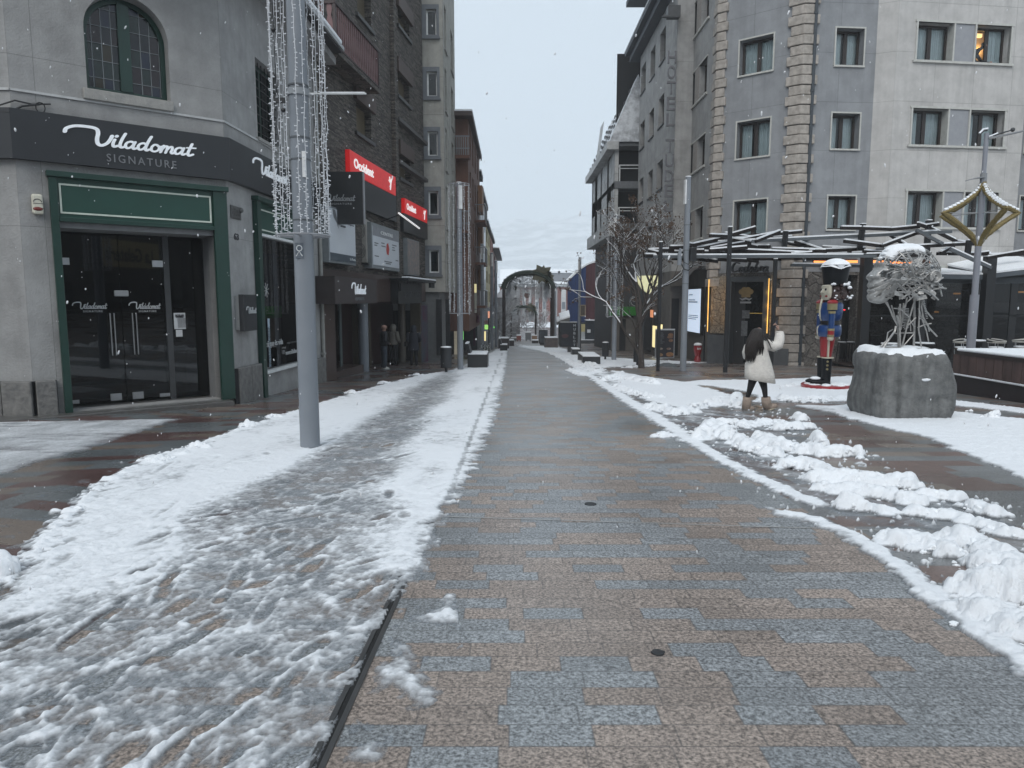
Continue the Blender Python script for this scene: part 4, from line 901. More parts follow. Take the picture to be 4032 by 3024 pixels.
b.add([DD.P(0,zg,0),DD.P(0,ZTOP,0),DD.P(0,ZTOP,-8),DD.P(0,zg,-8)],[(0,1,2,3)]);b.build('wall',slate,sl)
shut=mat('brown_shutter',(.13,.105,.065),.6,c2=(.10,.08,.05),scale=3)
lint=mat('brown_lintel',(.075,.052,.045),.6)
for i,wv in enumerate(wins):
 b=MB();b.fbox(DD,wv[0],wv[1],wv[2],wv[3],-.30,-.24)
 for k in range(int((wv[3]-wv[2])/.06)):b.fbox(DD,wv[0]+.02,wv[1]-.02,wv[2]+k*.06+.01,wv[2]+k*.06+.045,-.24,-.228)
 s_=b.build('shutter',shut,sl);b=MB();b.fbox(DD,wv[0]-.25,wv[1]+.3,wv[3],wv[3]+.55,-.05,.12);b.build('shutter_box',lint,s_)
 b=MB();b.fbox(DD,wv[0]-.2,wv[1]+.2,wv[2]-.12,wv[2],-.2,.09);b.build('sill',mat('slate_sill',(.055,.055,.055),.5),s_)
b=MB();up=DD.uv(1545,400)[0]
b.fbox(DD,up-.18,up+.18,zg,ZTOP,.005,.16);b.build('pier',slate,sl)
b=MB()
for z in(DD.uv(1517,617)[1],DD.uv(1582,500)[1],):b.fbox(DD,up+.2,uE-.05,z,z+.14,.0,.22)
b.build('ledge',mat('slate_ledge',(.09,.085,.08),.6,c2=(.05,.05,.05),scale=10),sl)
pink=mat('pink_baluster',(.17,.095,.095),.6,c2=(.13,.07,.07),scale=5)
dB=.55;bu0,bu1=DD.uv(1319,100,dB)[0],DD.uv(1490,270,dB)[0];bz0=DD.uv(1400,250,dB)[1]-.12;bz1=DD.uv(1400,107,dB)[1]
bal=thing('balcony','timber balcony with pinkish flat balusters on the slate building','balcony',tuple(DD.P(bu0,bz0,.5)))
b=MB();b.fbox(DD,bu0-.05,bu1,bz0-.14,bz0,0,dB+.05);b.build('slab',slate,bal)
b=MB();b.fbox(DD,bu0-.05,bu1,bz1,bz1+.07,dB-.05,dB+.04);b.fbox(DD,bu0-.04,bu0+.04,bz1,bz1+.07,.0,dB-.05);b.fbox(DD,bu0,bu1,bz0+.06,bz0+.11,dB-.04,dB+.02)
for uu in(bu0-.03,bu1-.07):b.fbox(DD,uu,uu+.08,bz0,bz1,dB-.05,dB+.03)
b.build('rail',mat('balcony_rail',(.045,.03,.03),.6),bal)
def baluster(fr_pts):
 pass
nb_=22
for k in range(nb_):
 u=bu0+.12+(bu1-bu0-.2)*k/(nb_-1);b=MB();zz=[bz0+.02+(bz1-bz0-.02)*j/8 for j in range(9)];ww=[.05,.05,.03,.055,.06,.055,.03,.05,.05]
 L_,Rr=[DD.P(u-w_,z,dB-.03)for z,w_ in zip(zz,ww)],[DD.P(u+w_,z,dB-.03)for z,w_ in zip(zz,ww)]
 b.poly(L_+Rr[::-1],DD.n*.03);b.build('baluster',pink,bal)
for k in range(2):
 d_=.14+k*.25;b=MB();zz=[bz0+.02+(bz1-bz0-.02)*j/8 for j in range(9)];ww=[.07,.08,.05,.09,.1,.09,.05,.08,.07]
 b.poly([DD.P(bu0,z,d_-w_)for z,w_ in zip(zz,ww)]+[DD.P(bu0,z,d_+w_)for z,w_ in list(zip(zz,ww))[::-1]],DD.d*.03);b.build('baluster',pink,bal)
zf=-2.3
b=MB();ua,ubb=DD.uv(1318,1200)[0],DD.uv(1402,1200,-.0)[0];uc1=DD.uv(1446,1400)[0];ud=DD.uv(1568,1300)[0]
zh=DD.uv(1380,1200)[1];gh=DD.uv(1500,1190)[1]
b.fbox(DD,0,ua,zf,zg,-.6,-.003);b.fbox(DD,ua,uE,gh+.02,zg,-.55,-.003)
b.fbox(DD,ua,uc1+.3,zf,DD.uv(1360,1478)[1]+.12,-1.2,-.25)
b.build('granite_facing',gran,sl)
b=MB();b.fbox(DD,ua-.5,uE,zf,zg,-1.9,-1.6);b.fbox(DD,ua,uE,gh,gh+.02,-1.6,-.0);b.build('entrance_lining',mat('maroon_lining',(.040,.012,.013),.5,c2=(.025,.01,.01),scale=2),sl)
b=MB();p0,p1=DD.P(ua+.02,0,-.3),DD.P(uc1-.2,0,-.85);gf=Fr(p0.x,p0.y,p1.x-p0.x,p1.y-p0.y);gl_=(p1-p0).length;zq=DD.uv(1360,1478)[1]+.12
b.fquad(gf,0,gl_,zq,gh,0);dgl=b.build('display_glass',glass('grey_glass',(.35,.40,.42)),sl)
b=MB();b.fbox(gf,gl_*.25,gl_*.62,zq+1.2,zq+2.5,-.3,-.28);b.build('poster',mat('yellow_poster',(.40,.36,.16),.7),dgl)
b=MB();b.fbox(gf,0,gl_,zq+2.75,zq+2.83,-.02,.03);b.fbox(gf,gl_-.35,gl_,zq,gh,-.05,.02);b.build('mullion',mat('grey_green_metal',(.12,.15,.155),.4),dgl)
def column(x,y0,r,m,name,lbl,d=.0):
 p=G(x,y0);b=MB();b.tube([(p.x,p.y,p.z-.1),(p.x,p.y,gh+.3)],r,18);b.build(name,m,smooth=True,sharp=40,label=lbl,cat='column')
column(1434,1461,.19,galv,'column','round pale grey column in front of the dark maroon entrance')
column(1585,1428,.17,mat('tan_column',(.12,.105,.085),.5,c2=(.09,.08,.065),scale=4),'column','round tan column between the puffer jacket person and the hooded dark coat person')
redl=mat('lit_red',(.50,.018,.02),.35,emit=.30,ecol=(.8,.02,.02));whl=mat('lit_white',(.85,.85,.85),.4,emit=.5,ecol=(1,.97,.95))
def lit_sign(q,lbl,d=.16):
 x0,y0,y0b,x1,y1,y1b=q
 u0,u1=DD.uv(x0,y0,d)[0],DD.uv(x1,y1,d)[0];z1=(DD.uv(x0,y0,d)[1]+DD.uv(x1,y1,d)[1])/2;z0=(DD.uv(x0,y0b,d)[1]+DD.uv(x1,y1b,d)[1])/2;h=z1-z0;wd=u1-u0
 o=thing('illuminated_sign',lbl,'sign',tuple(DD.P(u0,z0,0)),group='red lit signs of the insurance office');b=MB();b.fbox(DD,u0,u1,z0,z1,0.0,d);b.build('light_box',redl,o,bevel=.02)
 b=MB();put_text(b,text('Occident',bold=.025),DD,u0+wd*.07,u0+wd*.46,z0+h*.30,z0+h*.74,d+.004);b.build('lettering',whl,o)
 b=MB();cx,cz=u0+wd*.86,z0+h*.5
 for pts in([(-.03,-.34),(.0,0),(-.07,.30)],[(.0,0),(.03,.16),(.10,.34)],[(-.01,.02),(-.10,.12)]):
  b.tube([DD.P(cx+a*wd*.45,cz+c*h,d+.008)for a,c in pts],[.028*h*1.4]*len(pts),6)
 b.build('bird_emblem',whl,o);return u0,u1,z0,z1
s1=lit_sign((1377,591,681,1558,694,768),'larger nearer red lit sign reading Occident on the slate wall')
s2=lit_sign((1594,784,842,1682,822,876),'smaller farther red lit sign reading Occident at the end of the slate building')
b=MB();b.fbox(DD,s1[0]+.6,s1[1]+.05,s1[2]-1.0,s1[2]-.01,0,.15);b.build('shutter_casing',black,sl)
b=MB();b.fbox(DD,s2[0]-.2,s2[1]+.05,s2[2]-.75,s2[2]-.01,0,.15);b.build('shutter_casing',black,sl)
tl=thing('tube_lamp','slim white tube lamp under the farther red sign','lamp',tuple(DD.P(s2[0]-.6,s2[2])));b=MB();b.tube([DD.P(DD.uv(1570,839,.7)[0],DD.uv(1570,839,.7)[1],.7),DD.P(DD.uv(1651,899,.7)[0],DD.uv(1651,899,.7)[1],.7)],.035,6);b.build('tube',whl,tl)
b=MB();p=DD.P(DD.uv(1572,845,.7)[0],DD.uv(1572,845,.7)[1],.7);b.tube([p,p-DD.n*.7+Vector((0,0,-.25))],.02,5);b.build('bracket',black,tl)
yb=21.9;bx0=DD.P((yb-A1.y),0).x;a_,c_=at(1300,676,yb),at(1431,882,yb);blm=mat('black_sign',(.022,.023,.025),.4)
o=thing('projecting_sign','black projecting blade sign with grey script lettering above the white poster','sign',(a_.x,yb,c_.z))
b=MB();b.box(bx0-.05,c_.x,yb,yb+.18,c_.z,a_.z);b.build('panel',blm,o);FB=Fr(0,yb,1,0)
b=MB();b.box(c_.x,c_.x+.03,yb-.01,yb+.19,c_.z,a_.z);b.build('trim',mat('trim_grey',(.22,.22,.23),.4),o)
b=MB();logo(b,FB,FB.R(1270,762,1401,793),.003);put_text(b,text('SIGNATURE',spacing=1.3),FB,FB.uv(1300,800)[0],FB.uv(1385,800)[0],FB.uv(1300,806)[1],FB.uv(1300,799)[1],.003);b.build('lettering',mat('silver_letters',(.38,.39,.40),.5),o)
def poster(r,d,lbl,fill,frame=.06,fm=None,extra=None,nm='poster_box',cat='advertising box'):
 u0,u1,z0,z1=r;o=thing(nm,lbl,cat,tuple(DD.P(u0,z0,0)));b=MB();b.fbox(DD,u0,u1,z0,z1,0,d-.02);b.build('case',fm or mat('box_grey',(.20,.22,.23),.4),o)
 b=MB();b.fbox(DD,u0+frame,u1-frame,z0+frame,z1-frame,d-.02,d);s=b.build('sheet',fill,o)
 if extra:extra(o,s,u0+frame,u1-frame,z0+frame,z1-frame,d)
 return o
wp=mat('white_poster',(.55,.58,.61),.5,c2=(.50,.53,.57),scale=1);gtx=mat('grey_print',(.16,.17,.18),.6);rtx=mat('red_print',(.45,.05,.04),.6)
def ex1(o,s,u0,u1,z0,z1,d):
 b=MB();w_,h=u1-u0,z1-z0;b.fbox(DD,u0,u1,z0,z0+h*.15,d,d+.004);b.build('foot_band',mat('slate_print',(.06,.08,.10),.5),s)
 b=MB();put_text(b,text('A&P Wealth Management'),DD,u0+w_*.4,u0+w_*.95,z0+h*.76,z0+h*.80,d+.001);put_text(b,text('ASSESSORS'),DD,u0+w_*.4,u0+w_*.6,z0+h*.69,z0+h*.73,d+.001)
 b.poly([DD.P(u0+w_*x,z0+h*y,d+.001)for x,y in((.12,.99),(.22,.99),(.30,.80),(.33,.64),(.27,.74),(.16,.84))],DD.n*.003);b.build('printing',gtx,s)
 b=MB();put_text(b,text('3a Planta'),DD,u0+w_*.74,u0+w_*.97,z0+h*.05,z0+h*.10,d+.005);b.build('lettering',white,s)
ps1=(DD.uv(1296,960,.3)[0],DD.uv(1402,960,.3)[0],DD.uv(1360,1040,.3)[1],DD.uv(1360,830,.3)[1])
poster(ps1,.3,'white advertising box with slate foot band under the black blade sign',wp,extra=ex1)
def ex2(o,s,u0,u1,z0,z1,d):
 b=MB();w_,h=u1-u0,z1-z0;b.fbox(DD,u0,u1,z0+h*.76,z1,d,d+.003);b.build('grey_header',mat('print_grey_band',(.24,.25,.27),.5),s)
 b=MB();put_text(b,text('CENTRE',bold=.02),DD,u0+w_*.28,u0+w_*.75,z0+h*.84,z0+h*.93,d+.004);b.build('lettering',white,s)
 b=MB();b.poly([DD.P(u0+w_*x,z0+h*y,d+.001)for x,y in((.5,.62),(.56,.66),(.6,.5),(.57,.32),(.5,.34),(.48,.46))],DD.n*.003);b.build('red_shape',rtx,s)
 b=MB()
 for(x,y,l)in((.05,.56,.14),(.05,.50,.1),(.3,.60,.12),(.3,.52,.16),(.72,.62,.18),(.72,.48,.12),(.05,.22,.15),(.85,.2,.12),(.4,.12,.3),(.45,.07,.2),(.72,.55,.1)):b.fbox(DD,u0+w_*x,u0+w_*(x+l),z0+h*y,z0+h*(y+.03),d,d+.003)
 b.build('printing',gtx,s)
ps2=(DD.uv(1464,950,.3)[0],DD.uv(1573,950,.3)[0],DD.uv(1520,1062,.3)[1],DD.uv(1520,893,.3)[1])
poster(ps2,.3,'white poster box with grey header and small red shape beyond the air conditioner',wp,frame=.12,extra=ex2)
ps3=(DD.uv(1606,1000,.2)[0],DD.uv(1652,1000,.2)[0],DD.uv(1630,1085,.2)[1],DD.uv(1630,945,.2)[1])
poster(ps3,.2,'narrow grey board with orange and white lines under the farther red sign',mat('striped_board',(.28,.22,.19),.6,c2=(.14,.15,.16),scale=7),frame=.04)
ya=DD.uv(1430,950)[0];acx=thing('air_conditioner','cream outdoor air conditioner with two fans between the two poster boxes','air conditioner',tuple(DD.P(ya,1)))
FA=Fr(0,DD.P(ya,0).y-.15,1,0);r_=FA.R(1416,862,1445,1034);b=MB();b.fbox(FA,r_[0]-.35,r_[1],r_[2],r_[3],-.85,0);b.build('casing',mat('ac_cream',(.30,.29,.26),.5,c2=(.24,.23,.21),scale=5),acx,bevel=.02)
for k in(0,1):
 cz=r_[2]+(r_[3]-r_[2])*(.27+.46*k);b=MB()
 for rr in(.06,.11,.155):b.tube([FA.P(r_[1]-.2+rr*math.cos(a),cz+rr*1.6*math.sin(a),.01)for a in np.linspace(0,2*PI,17)],.009,4)
 b.build('fan_grille',dgrey,acx)
b=MB();b.fbox(FA,r_[0]-.4,r_[1]+.05,r_[2]-.07,r_[2]-.01,-.9,.1);b.build('bracket',black,acx)
o=thing('shop_sign','dark brown box fascia with white script over the display window and grey column','shop sign',tuple(DD.P(0.5,zg)))
d_=.6;u0_,u1_=DD.uv(1318,1100,d_)[0],DD.uv(1482,1100,d_)[0];zz0=(DD.uv(1320,1199,d_)[1]+DD.uv(1481,1192,d_)[1])/2;zz1=(DD.uv(1320,1084,d_)[1]+DD.uv(1481,1103,d_)[1])/2
b=MB();b.fbox(DD,u0_,u1_,zz0,zz1,0,d_);b.build('board',mat('brown_fascia',(.045,.036,.036),.5),o)
b=MB();logo(b,DD,(DD.uv(1383,1130,d_)[0],DD.uv(1440,1130,d_)[0],DD.uv(1410,1160,d_)[1],DD.uv(1400,1112,d_)[1]),d_+.003);b.build('lettering',MC['lit_white_letters'],o)
b=MB();put_text(b,text('ESPORTS',spacing=1.2),DD,DD.uv(1400,1170,d_)[0],DD.uv(1433,1170,d_)[0],DD.uv(1410,1183,d_)[1],DD.uv(1410,1171,d_)[1],d_+.003);b.build('small_lettering',MC['grey_letters'],o)
o=thing('shop_portal','black carved shop front with small snow-edged awning at the end of the slate building','shop front',tuple(DD.P(uE-3,gz(33))))
u0_,u1_=DD.uv(1567,1120,.3)[0],DD.uv(1660,1120,.3)[0];za,zb_=DD.uv(1600,1195,.3)[1],DD.uv(1600,1108,.3)[1]
b=MB();b.fbox(DD,u0_,u1_,za,zb_,0,.3);b.fbox(DD,u0_+.2,u1_-.2,za+.5,za+.8,.3,.36);b.build('board',black,o)
b=MB();put_text(b,text('GELATS',bold=.02),DD,u0_+.8,u1_-.3,za+.25,za+.95,.305);b.build('lettering',dgrey,o)
b=MB();b.fbox(DD,u0_-.1,u1_+.9,zb_,zb_+.10,-.1,.75)
for k in range(5):b.fbox(DD,u1_+.1+k*.16,u1_+.2+k*.16,zb_-.22,zb_,.60,.70)
b.build('awning',black,o);b=MB();b.fbox(DD,u0_,u1_+.85,zb_+.10,zb_+.16,.45,.78);b.build('snow',snowcap,o,bevel=.02)
b=MB();pu_=DD.uv(1655,1300)[0];b.fbox(DD,pu_-.22,pu_+.1,zf,za,-.4,.05);b.fbox(DD,ud-1.0,ud-.8,zf,za,-1.6,-.9);b.build('post',mat('olive_post',(.085,.07,.048),.6),o)
b=MB();fg=DD.uv(1675,1350)[0];p=G(1677,1408);b.tube([(p.x,p.y,p.z),(p.x,p.y,p.z+.5),(p.x-.02,p.y,p.z+1.0),(p.x,p.y,p.z+1.25)],[.15,.14,.16,.10],10);b.build('lime_display',mat('lime_paint',(.30,.50,.02),.4),smooth=True,label='lime green upright display figure at the end of the dark shop fronts',cat='display figure')
b=MB();r_=DD.R(1660,1165,1690,1330,.1);b.fbox(DD,uE-1.2,uE-.02,zf+.2,za-.1,.01,.08);b.build('shop_poster',mat('purple_poster',(.10,.02,.06),.5,c2=(.05,.12,.13),scale=1.1,mixw=.5),label='purple and teal poster panel behind the lime display figure',cat='poster')
# beige bay building
beige=panelled('beige_panels',(.38,.37,.335),(.345,.335,.305),pw=1.9,ph=1.7,joint=.012,dark=.8,bump=.15)
YB=DD.P(uE,0).y+.6;XB=(1755-2016)/2840*YB
F0=Fr(XB,YB,1,0);F1=Fr(XB,YB,.012,1)
bg_=thing('apartment_building','beige panelled building with narrow white windows in grey surrounds beyond the slate building','building',(XB,YB,gz(YB)))
zb0=at(1750,1149,YB).z;rows=[(492,631),(727,864),(959,1091),(256,397),(10,157)]
wf=[F0.R(1668+i*0,a,1741,c_)for a,c_ in rows]
wf=[(-.99,-.17,F0.uv(1700,c_)[1]+.1,F0.uv(1700,a)[1]-.1)for a,c_ in rows]
u1e=F1.uv(1796,900)[0]
w1=[]
for a,c_ in((515,650),(740,850),(960,1050),(290,450),(60,240)):
 u_=F1.uv(1766,a)[0];z1_=F1.uv(1760,a)[1];w1.append((.6,1.5,z1_-2.0,z1_));w1.append((u1e*.62,u1e*.62+1.3,z1_-2.0,z1_))
b=MB();wall(b,F0,-7,0,zb0,21,[(u0+.22,u1-.12,z0+.1,z1-.2)for(u0,u1,z0,z1)in wf],rev=.2);wall(b,F1,0,u1e,zb0,21,w1,rev=.3)
b.box(XB-7,XB-.5,YB+.5,YB+u1e,zb0+.05,20.9);b.add([(XB-7,YB,zb0),(XB,YB,zb0),(XB+.08,YB+u1e,zb0),(XB-7,YB+u1e,zb0)],[(3,2,1,0)])
b.build('wall',beige,bg_)
srd=mat('grey_surround',(.17,.185,.20),.7,c2=(.14,.15,.165),scale=4)
for(u0,u1,z0,z1)in wf:
 r2=(u0+.22,u1-.12,z0+.1,z1-.2);o=window(F0,r2,bg_,rev=.12,fw=.07,fm=white,n=1,cur=False,sill=False,glassm=gl_dark)
 b=MB();b.fbox(F0,u0,u0+.22,z0,z1,.003,.07);b.fbox(F0,u1-.12,u1,z0,z1,.003,.07);b.fbox(F0,u0+.22,u1-.12,z1-.2,z1,.003,.07);b.fbox(F0,u0+.22,u1-.12,z0,z0+.1,.003,.07);b.fbox(F0,u0-.04,u1+.04,z0-.08,z0,.003,.12);b.build('surround',srd,o)
for r2 in w1:window(F1,r2,bg_,rev=.25,fm=srd,n=1,cur=False,sill=True,glassm=gl_dark,sw=.05)
b=MB();b.box(XB-7,XB-.35,YB+.25,YB+u1e,-2.4,zb0);b.build('shop_front',mat('grey_shopfront',(.16,.165,.165),.5),bg_)
b=MB();b.box(XB-7.0,XB-.95,YB+.20,YB+.248,-2.0,zb0-.9);b.build('shop_glazing',darkin,bg_)
for(a,c_)in((1715,1740),(1752,1772)):
 pa,pc=at(a,1170,YB),at(c_,1400,YB);b=MB();b.box(pa.x,pc.x,YB+.16,YB+.2,pc.z,pa.z-.1);b.build('display_panel',black,bg_)
 # brown house with oversailing roof
brown=mat('brown_render',(.17,.085,.06),.8,c2=(.13,.066,.048),scale=1.5,streak=.2)
Y1=F1.P(u1e,0).y+.3;XW=(1847-2016)/2840*Y1;Y2=2840*-XW/(2016-1884)
K0=Fr(XW,Y1,1,0);K1=Fr(XW,Y1,.01,1)
bh=thing('apartment_building','rust brown house with balconies and wide flat oversailing roof','building',(XW,Y1,gz(Y1)))
zr=at(1800,468,Y1).z;b=MB();zs0=-.2
wk=[(1.2+2.4*i,2.3+2.4*i,z,z+1.7)for i in range(4)for z in(1.9,4.6,7.3,9.7)if 2.3+2.4*i<(Y2-Y1)]
wall(b,K0,-6,0,zs0,zr);wall(b,K1,0,Y2-Y1,zs0,zr,wk,rev=.25);b.box(XW-6,XW-.4,Y1+.4,Y2,zs0,zr-.02);b.build('wall',brown,bh)
for r2 in wk:window(K1,r2,bh,rev=.2,fm=wood_d,n=1,cur=False,sill=False,glassm=gl_dark)
b=MB();xr=(1866-2016)/2840*Y1;b.box(XW-6,xr,Y1-.8,Y2+.5,zr,zr+.22);b.build('roof',mat('roof_brown',(.07,.05,.045),.7),bh)
b=MB();b.box(XW-6,xr+.02,Y1-.82,Y2+.5,zr+.22,zr+.33);b.build('roof_snow',snowcap,bh,bevel=.03)
def balc(fr,u0,u1,z,dpt,parent,m_rail,hr=.95,snow=True):
 b=MB();b.fbox(fr,u0,u1,z-.15,z,0.003,dpt);o=b.build('balcony',parent_mat,parent)
 b=MB();b.fbox(fr,u0,u1,z+hr,z+hr+.05,dpt-.05,dpt);b.fbox(fr,u0,u0+.04,z,z+hr,dpt-.05,dpt);b.fbox(fr,u1-.04,u1,z,z+hr,dpt-.05,dpt)
 k=u0+.12
 while k<u1:b.fbox(fr,k,k+.03,z,z+hr,dpt-.04,dpt-.02);k+=.13
 b.fbox(fr,u0,u0+.04,z+hr,z+hr+.05,.0,dpt)
 j=.1
 while j<dpt:b.fbox(fr,u0,u0+.03,z,z+hr,j,j+.03);j+=.13
 b.build('railing',m_rail,o)
 if snow:b=MB();b.fbox(fr,u0,u1,z+hr+.05,z+hr+.09,dpt-.06,dpt+.01);b.build('snow',snowcap,o)
parent_mat=brown;railm=mat('rail_grey',(.20,.21,.22),.5)
for z in(1.2,4.0,6.7):balc(K1,6.0,9.2,z,.65,bh,railm)
for(ya_,yb_)in((590,685),(880,930)):
 r_=K0.R(1790,ya_-20,1843,ya_+30);b=MB();b.fbox(K0,-3,.12,r_[2]-.16,r_[2],.003,.7);o=b.build('balcony',brown,bh);b=MB();q=-3
 while q<.1:b.fbox(K0,q,q+.05,r_[2],r_[3]+.3,.62,.65);q+=.12
 b.fbox(K0,-3,.12,r_[3]+.3,r_[3]+.36,.6,.67);b.fbox(K0,-3,.12,r_[2]+.35,r_[2]+.4,.6,.64);b.build('railing',railm,o)
tim=mat('timber_slats',(.30,.16,.085),.7,c2=(.22,.12,.065),scale=9)
b=MB()
for z in(2.2,4.9,7.6):b.fbox(K1,9.4,Y2-Y1-.1,z,z+1.8,.003,.3)
b.build('timber_screen',tim,bh)
def house(xa,xb,ytop,ybase_z,m,name,lbl,X=None,depth=5,cols=3,rows_=4,fmm=None,roofm=None,snow=True,overhang=.25,base=None,glz=None):
 global Ycur,Xcur
 Ya=2840*-Xcur/(2016-xa);Yb=2840*-Xcur/(2016-xb)
 z1=(at(xa,ytop,Ya).z);z0=ybase_z;o=thing(name,lbl,'building',(Xcur,Ya,gz(Ya)));fr=Fr(Xcur,Ya,0,1);Lw=Yb-Ya
 H=(z1-z0)/rows_;ws=[(Lw*(i+.28)/cols,Lw*(i+.72)/cols,z0+H*(j+.25),z0+H*(j+.82))for i in range(cols)for j in range(rows_)]
 b=MB();wall(b,fr,0,Lw,z0,z1,ws,rev=.2);b.box(Xcur-depth,Xcur-.3,Ya+.02,Yb,z0,z1-.01);b.add([(Xcur-depth,Ya,z0),(Xcur,Ya,z0),(Xcur,Ya,z1),(Xcur-depth,Ya,z1)],[(0,1,2,3)]);b.build('wall',m,o)
 for r2 in ws:window(fr,r2,o,rev=.15,fm=fmm or wood_d,n=1,cur=False,sill=False,glassm=glz or gl_dark)
 b=MB();b.box(Xcur-depth,Xcur+overhang,Ya-.2,Yb,z1,z1+.25);b.build('roof',roofm or roof,o)
 b=MB();b.box(Xcur-depth,Xcur+overhang+.02,Ya-.2,Yb,z1+.25,z1+.38);b.build('roof_snow',snowcap,o)
 b=MB();b.box(Xcur-depth,Xcur-.1,Ya,Yb,gz(Ya)-2,z0);b.build('shop_front',base or dgrey,o);return fr,Lw,z0,z1,o
Xcur=XW
house(1884,1891,690,1.2,mat('oxblood',(.10,.028,.025),.7),'apartment_building','narrow oxblood red building strip beyond the rust brown house',cols=1,rows_=3)
f_=house(1891,1913,755,1.0,mat('white_glass_facade',(.45,.49,.53),.3),'apartment_building','white framed glass-fronted building between red strip and yellow house',cols=3,rows_=3,fmm=white,glz=gl)
house(1913,1930,880,.8,mat('yellow_render',(.36,.31,.17),.8,streak=.15),'apartment_building','pale yellow rendered house with roof terrace far down the left side',cols=2,rows_=4)
house(1930,1942,925,.6,mat('brick_red',(.26,.11,.09),.8),'apartment_building','far salmon red house after the yellow one on the left',cols=2,rows_=4)
house(1942,1958,985,.4,mat('brick_brown',(.17,.085,.075),.8),'apartment_building','farthest dull red house on the left with stepped eaves',cols=2,rows_=4,overhang=.8)
# hotel on the right
P1=G(2790,1429);hC=Fr(P1.x,P1.y,1.242,-1.0)
uC=hC.uv(3122,1100)[0];P2=hC.P(uC,0);hD=Fr(P2.x,P2.y,1,.085)
uD=hD.uv(3432,500)[0];P3=hD.P(uD,0);hX=Fr(P3.x,P3.y,.9,-.42);uX=.75;P4=hX.P(uX,0);hE=Fr(P4.x,P4.y,1,.128)
uE4=hE.uv(4021,600)[0];P5=hE.P(uE4,0);hF=Fr(P5.x+.1,P5.y+.9,1,.1)
XA=P1.x
YS=2840*XA/(2705-2016);XS=(2640-2016)/2840*YS
hB=Fr(XA,YS,0,-1)
hS=Fr(XS,YS,1,0);uS=XA-XS
YA=2840*XS/(2503-2016);hA=Fr(XS,YA,0,-1)
uB=YS-P1.y;uA=YA-YS
hst=panelled('hotel_granite',(.265,.275,.288),(.235,.245,.257),pw=1.55,ph=1.93,joint=.008,dark=.88,jdark=.6,bump=.25)
hlt=panelled('hotel_pale_stone',(.49,.48,.465),(.445,.435,.42),pw=1.75,ph=1.93,joint=.009,dark=.88,jdark=.65,bump=.25)
hmid=panelled('hotel_side_stone',(.33,.33,.325),(.30,.30,.295),pw=1.5,ph=1.9,joint=.008,dark=.80,jdark=.6,bump=.25)
rust=mat('quoin_stone',(.44,.40,.36),.85,c2=(.24,.22,.195),scale=5,bump=1.0,bscale=7,detail=8)
surr=mat('pale_surround',(.52,.52,.49),.7,c2=(.42,.42,.39),scale=6)
ho=thing('hotel_building','large grey stone hotel with rusticated quoin pilasters and net curtained windows on the right','hotel',(P2.x,P2.y,gz(P2.y)))
HZT,HZB=19.0,-3.4;zc0=hC.uv(2900,1075)[1]
def zr(fr,px,y0,y1):return fr.uv(px,y1)[1],fr.uv(px,y0)[1]
uc0,uc1=hC.uv(2899,477)[0]+.05,hC.uv(3033,600)[0]-.05
cw=[(uc0,uc1)+zr(hC,2903,165,302),(uc0,uc1)+zr(hC,2893,485,627),(uc0,uc1)+zr(hC,2882,795,930)]
ud0,ud1=hD.uv(3270,500)[0]+.05,hD.uv(3388,500)[0]-.05
dwn=[(ud0,ud1)+zr(hD,3300,110,257),(ud0,ud1)+zr(hD,3300,446,586),(ud0,ud1)+zr(hD,3300,772,903)]
eu=[hE.uv(3590,500)[0],hE.uv(3729,500)[0],hE.uv(3818,500)[0],hE.uv(3952,500)[0]]
ez=[zr(hE,3600,84,236),zr(hE,3600,425,570),zr(hE,3600,752,893)]
ew=[(eu[0],eu[1])+z for z in ez]+[(eu[2],eu[3])+z for z in ez]
fw_=[(hF.uv(4040,500)[0],hF.uv(4040,500)[0]+1.7)+z for z in ez]
b=MB();wall(b,hC,0,uC,zc0,HZT,cw,rev=.42);wall(b,hD,0,uD,zc0,HZT,dwn,rev=.42);wall(b,hF,-.1,7,zc0,HZT,fw_,rev=.4);b.build('wall',hst,ho)
b=MB();wall(b,hX,0,uX,zc0,HZT);wall(b,hE,0,uE4,zc0,HZT,[(eu[0],eu[3],z[0],z[1])for z in ez],rev=.42)
b.add([hE.P(uE4,zc0,0),hE.P(uE4,zc0,-1.2),hE.P(uE4,HZT,-1.2),hE.P(uE4,HZT,0)],[(0,1,2,3)]);b.build('pale_bay',hlt,ho)
bu=[hB.uv(2717,320)[0],hB.uv(2737,320)[0],hB.uv(2755,320)[0],hB.uv(2783,320)[0]]
bz=[]
for(y0,y1,px)in((40,167,2722),(309,434,2716),(584,694,2710),(838,950,2717)):bz.append(zr(hB,px,y0,y1))
bw_=[(bu[0],bu[1])+z for z in bz]+[(bu[2],bu[3])+z for z in bz]
aw_=[]
for(x0,x1,ys4)in((2521,2538,((280,380),(493,592),(707,800),(912,985))),(2556,2574,((218,327),(448,552),(678,780),(893,980))),(2592,2613,((152,268),(396,508),(641,749),(876,980)))):
 for(y0,y1)in ys4:aw_.append((hA.uv(x0,500)[0],hA.uv(x1,500)[0])+zr(hA,x0,y0,y1))
zA=hA.uv(2515,240)[1];zA0=hA.uv(2600,1075)[1]
b=MB();wall(b,hB,0,uB,zA0,HZT,bw_,rev=.3);wall(b,hA,0,uA,zA0,zA,aw_,rev=.3);wall(b,hS,0,uS,zA0,HZT)
b.add([hS.P(0,zA0),hS.P(-.001,zA0,-.6),hS.P(-.001,HZT,-.6),hS.P(0,HZT)],[(0,1,2,3)]);b.build('side_wall',hmid,ho)
b=MB();room=mat('room_dark',(.035,.038,.04),.9)
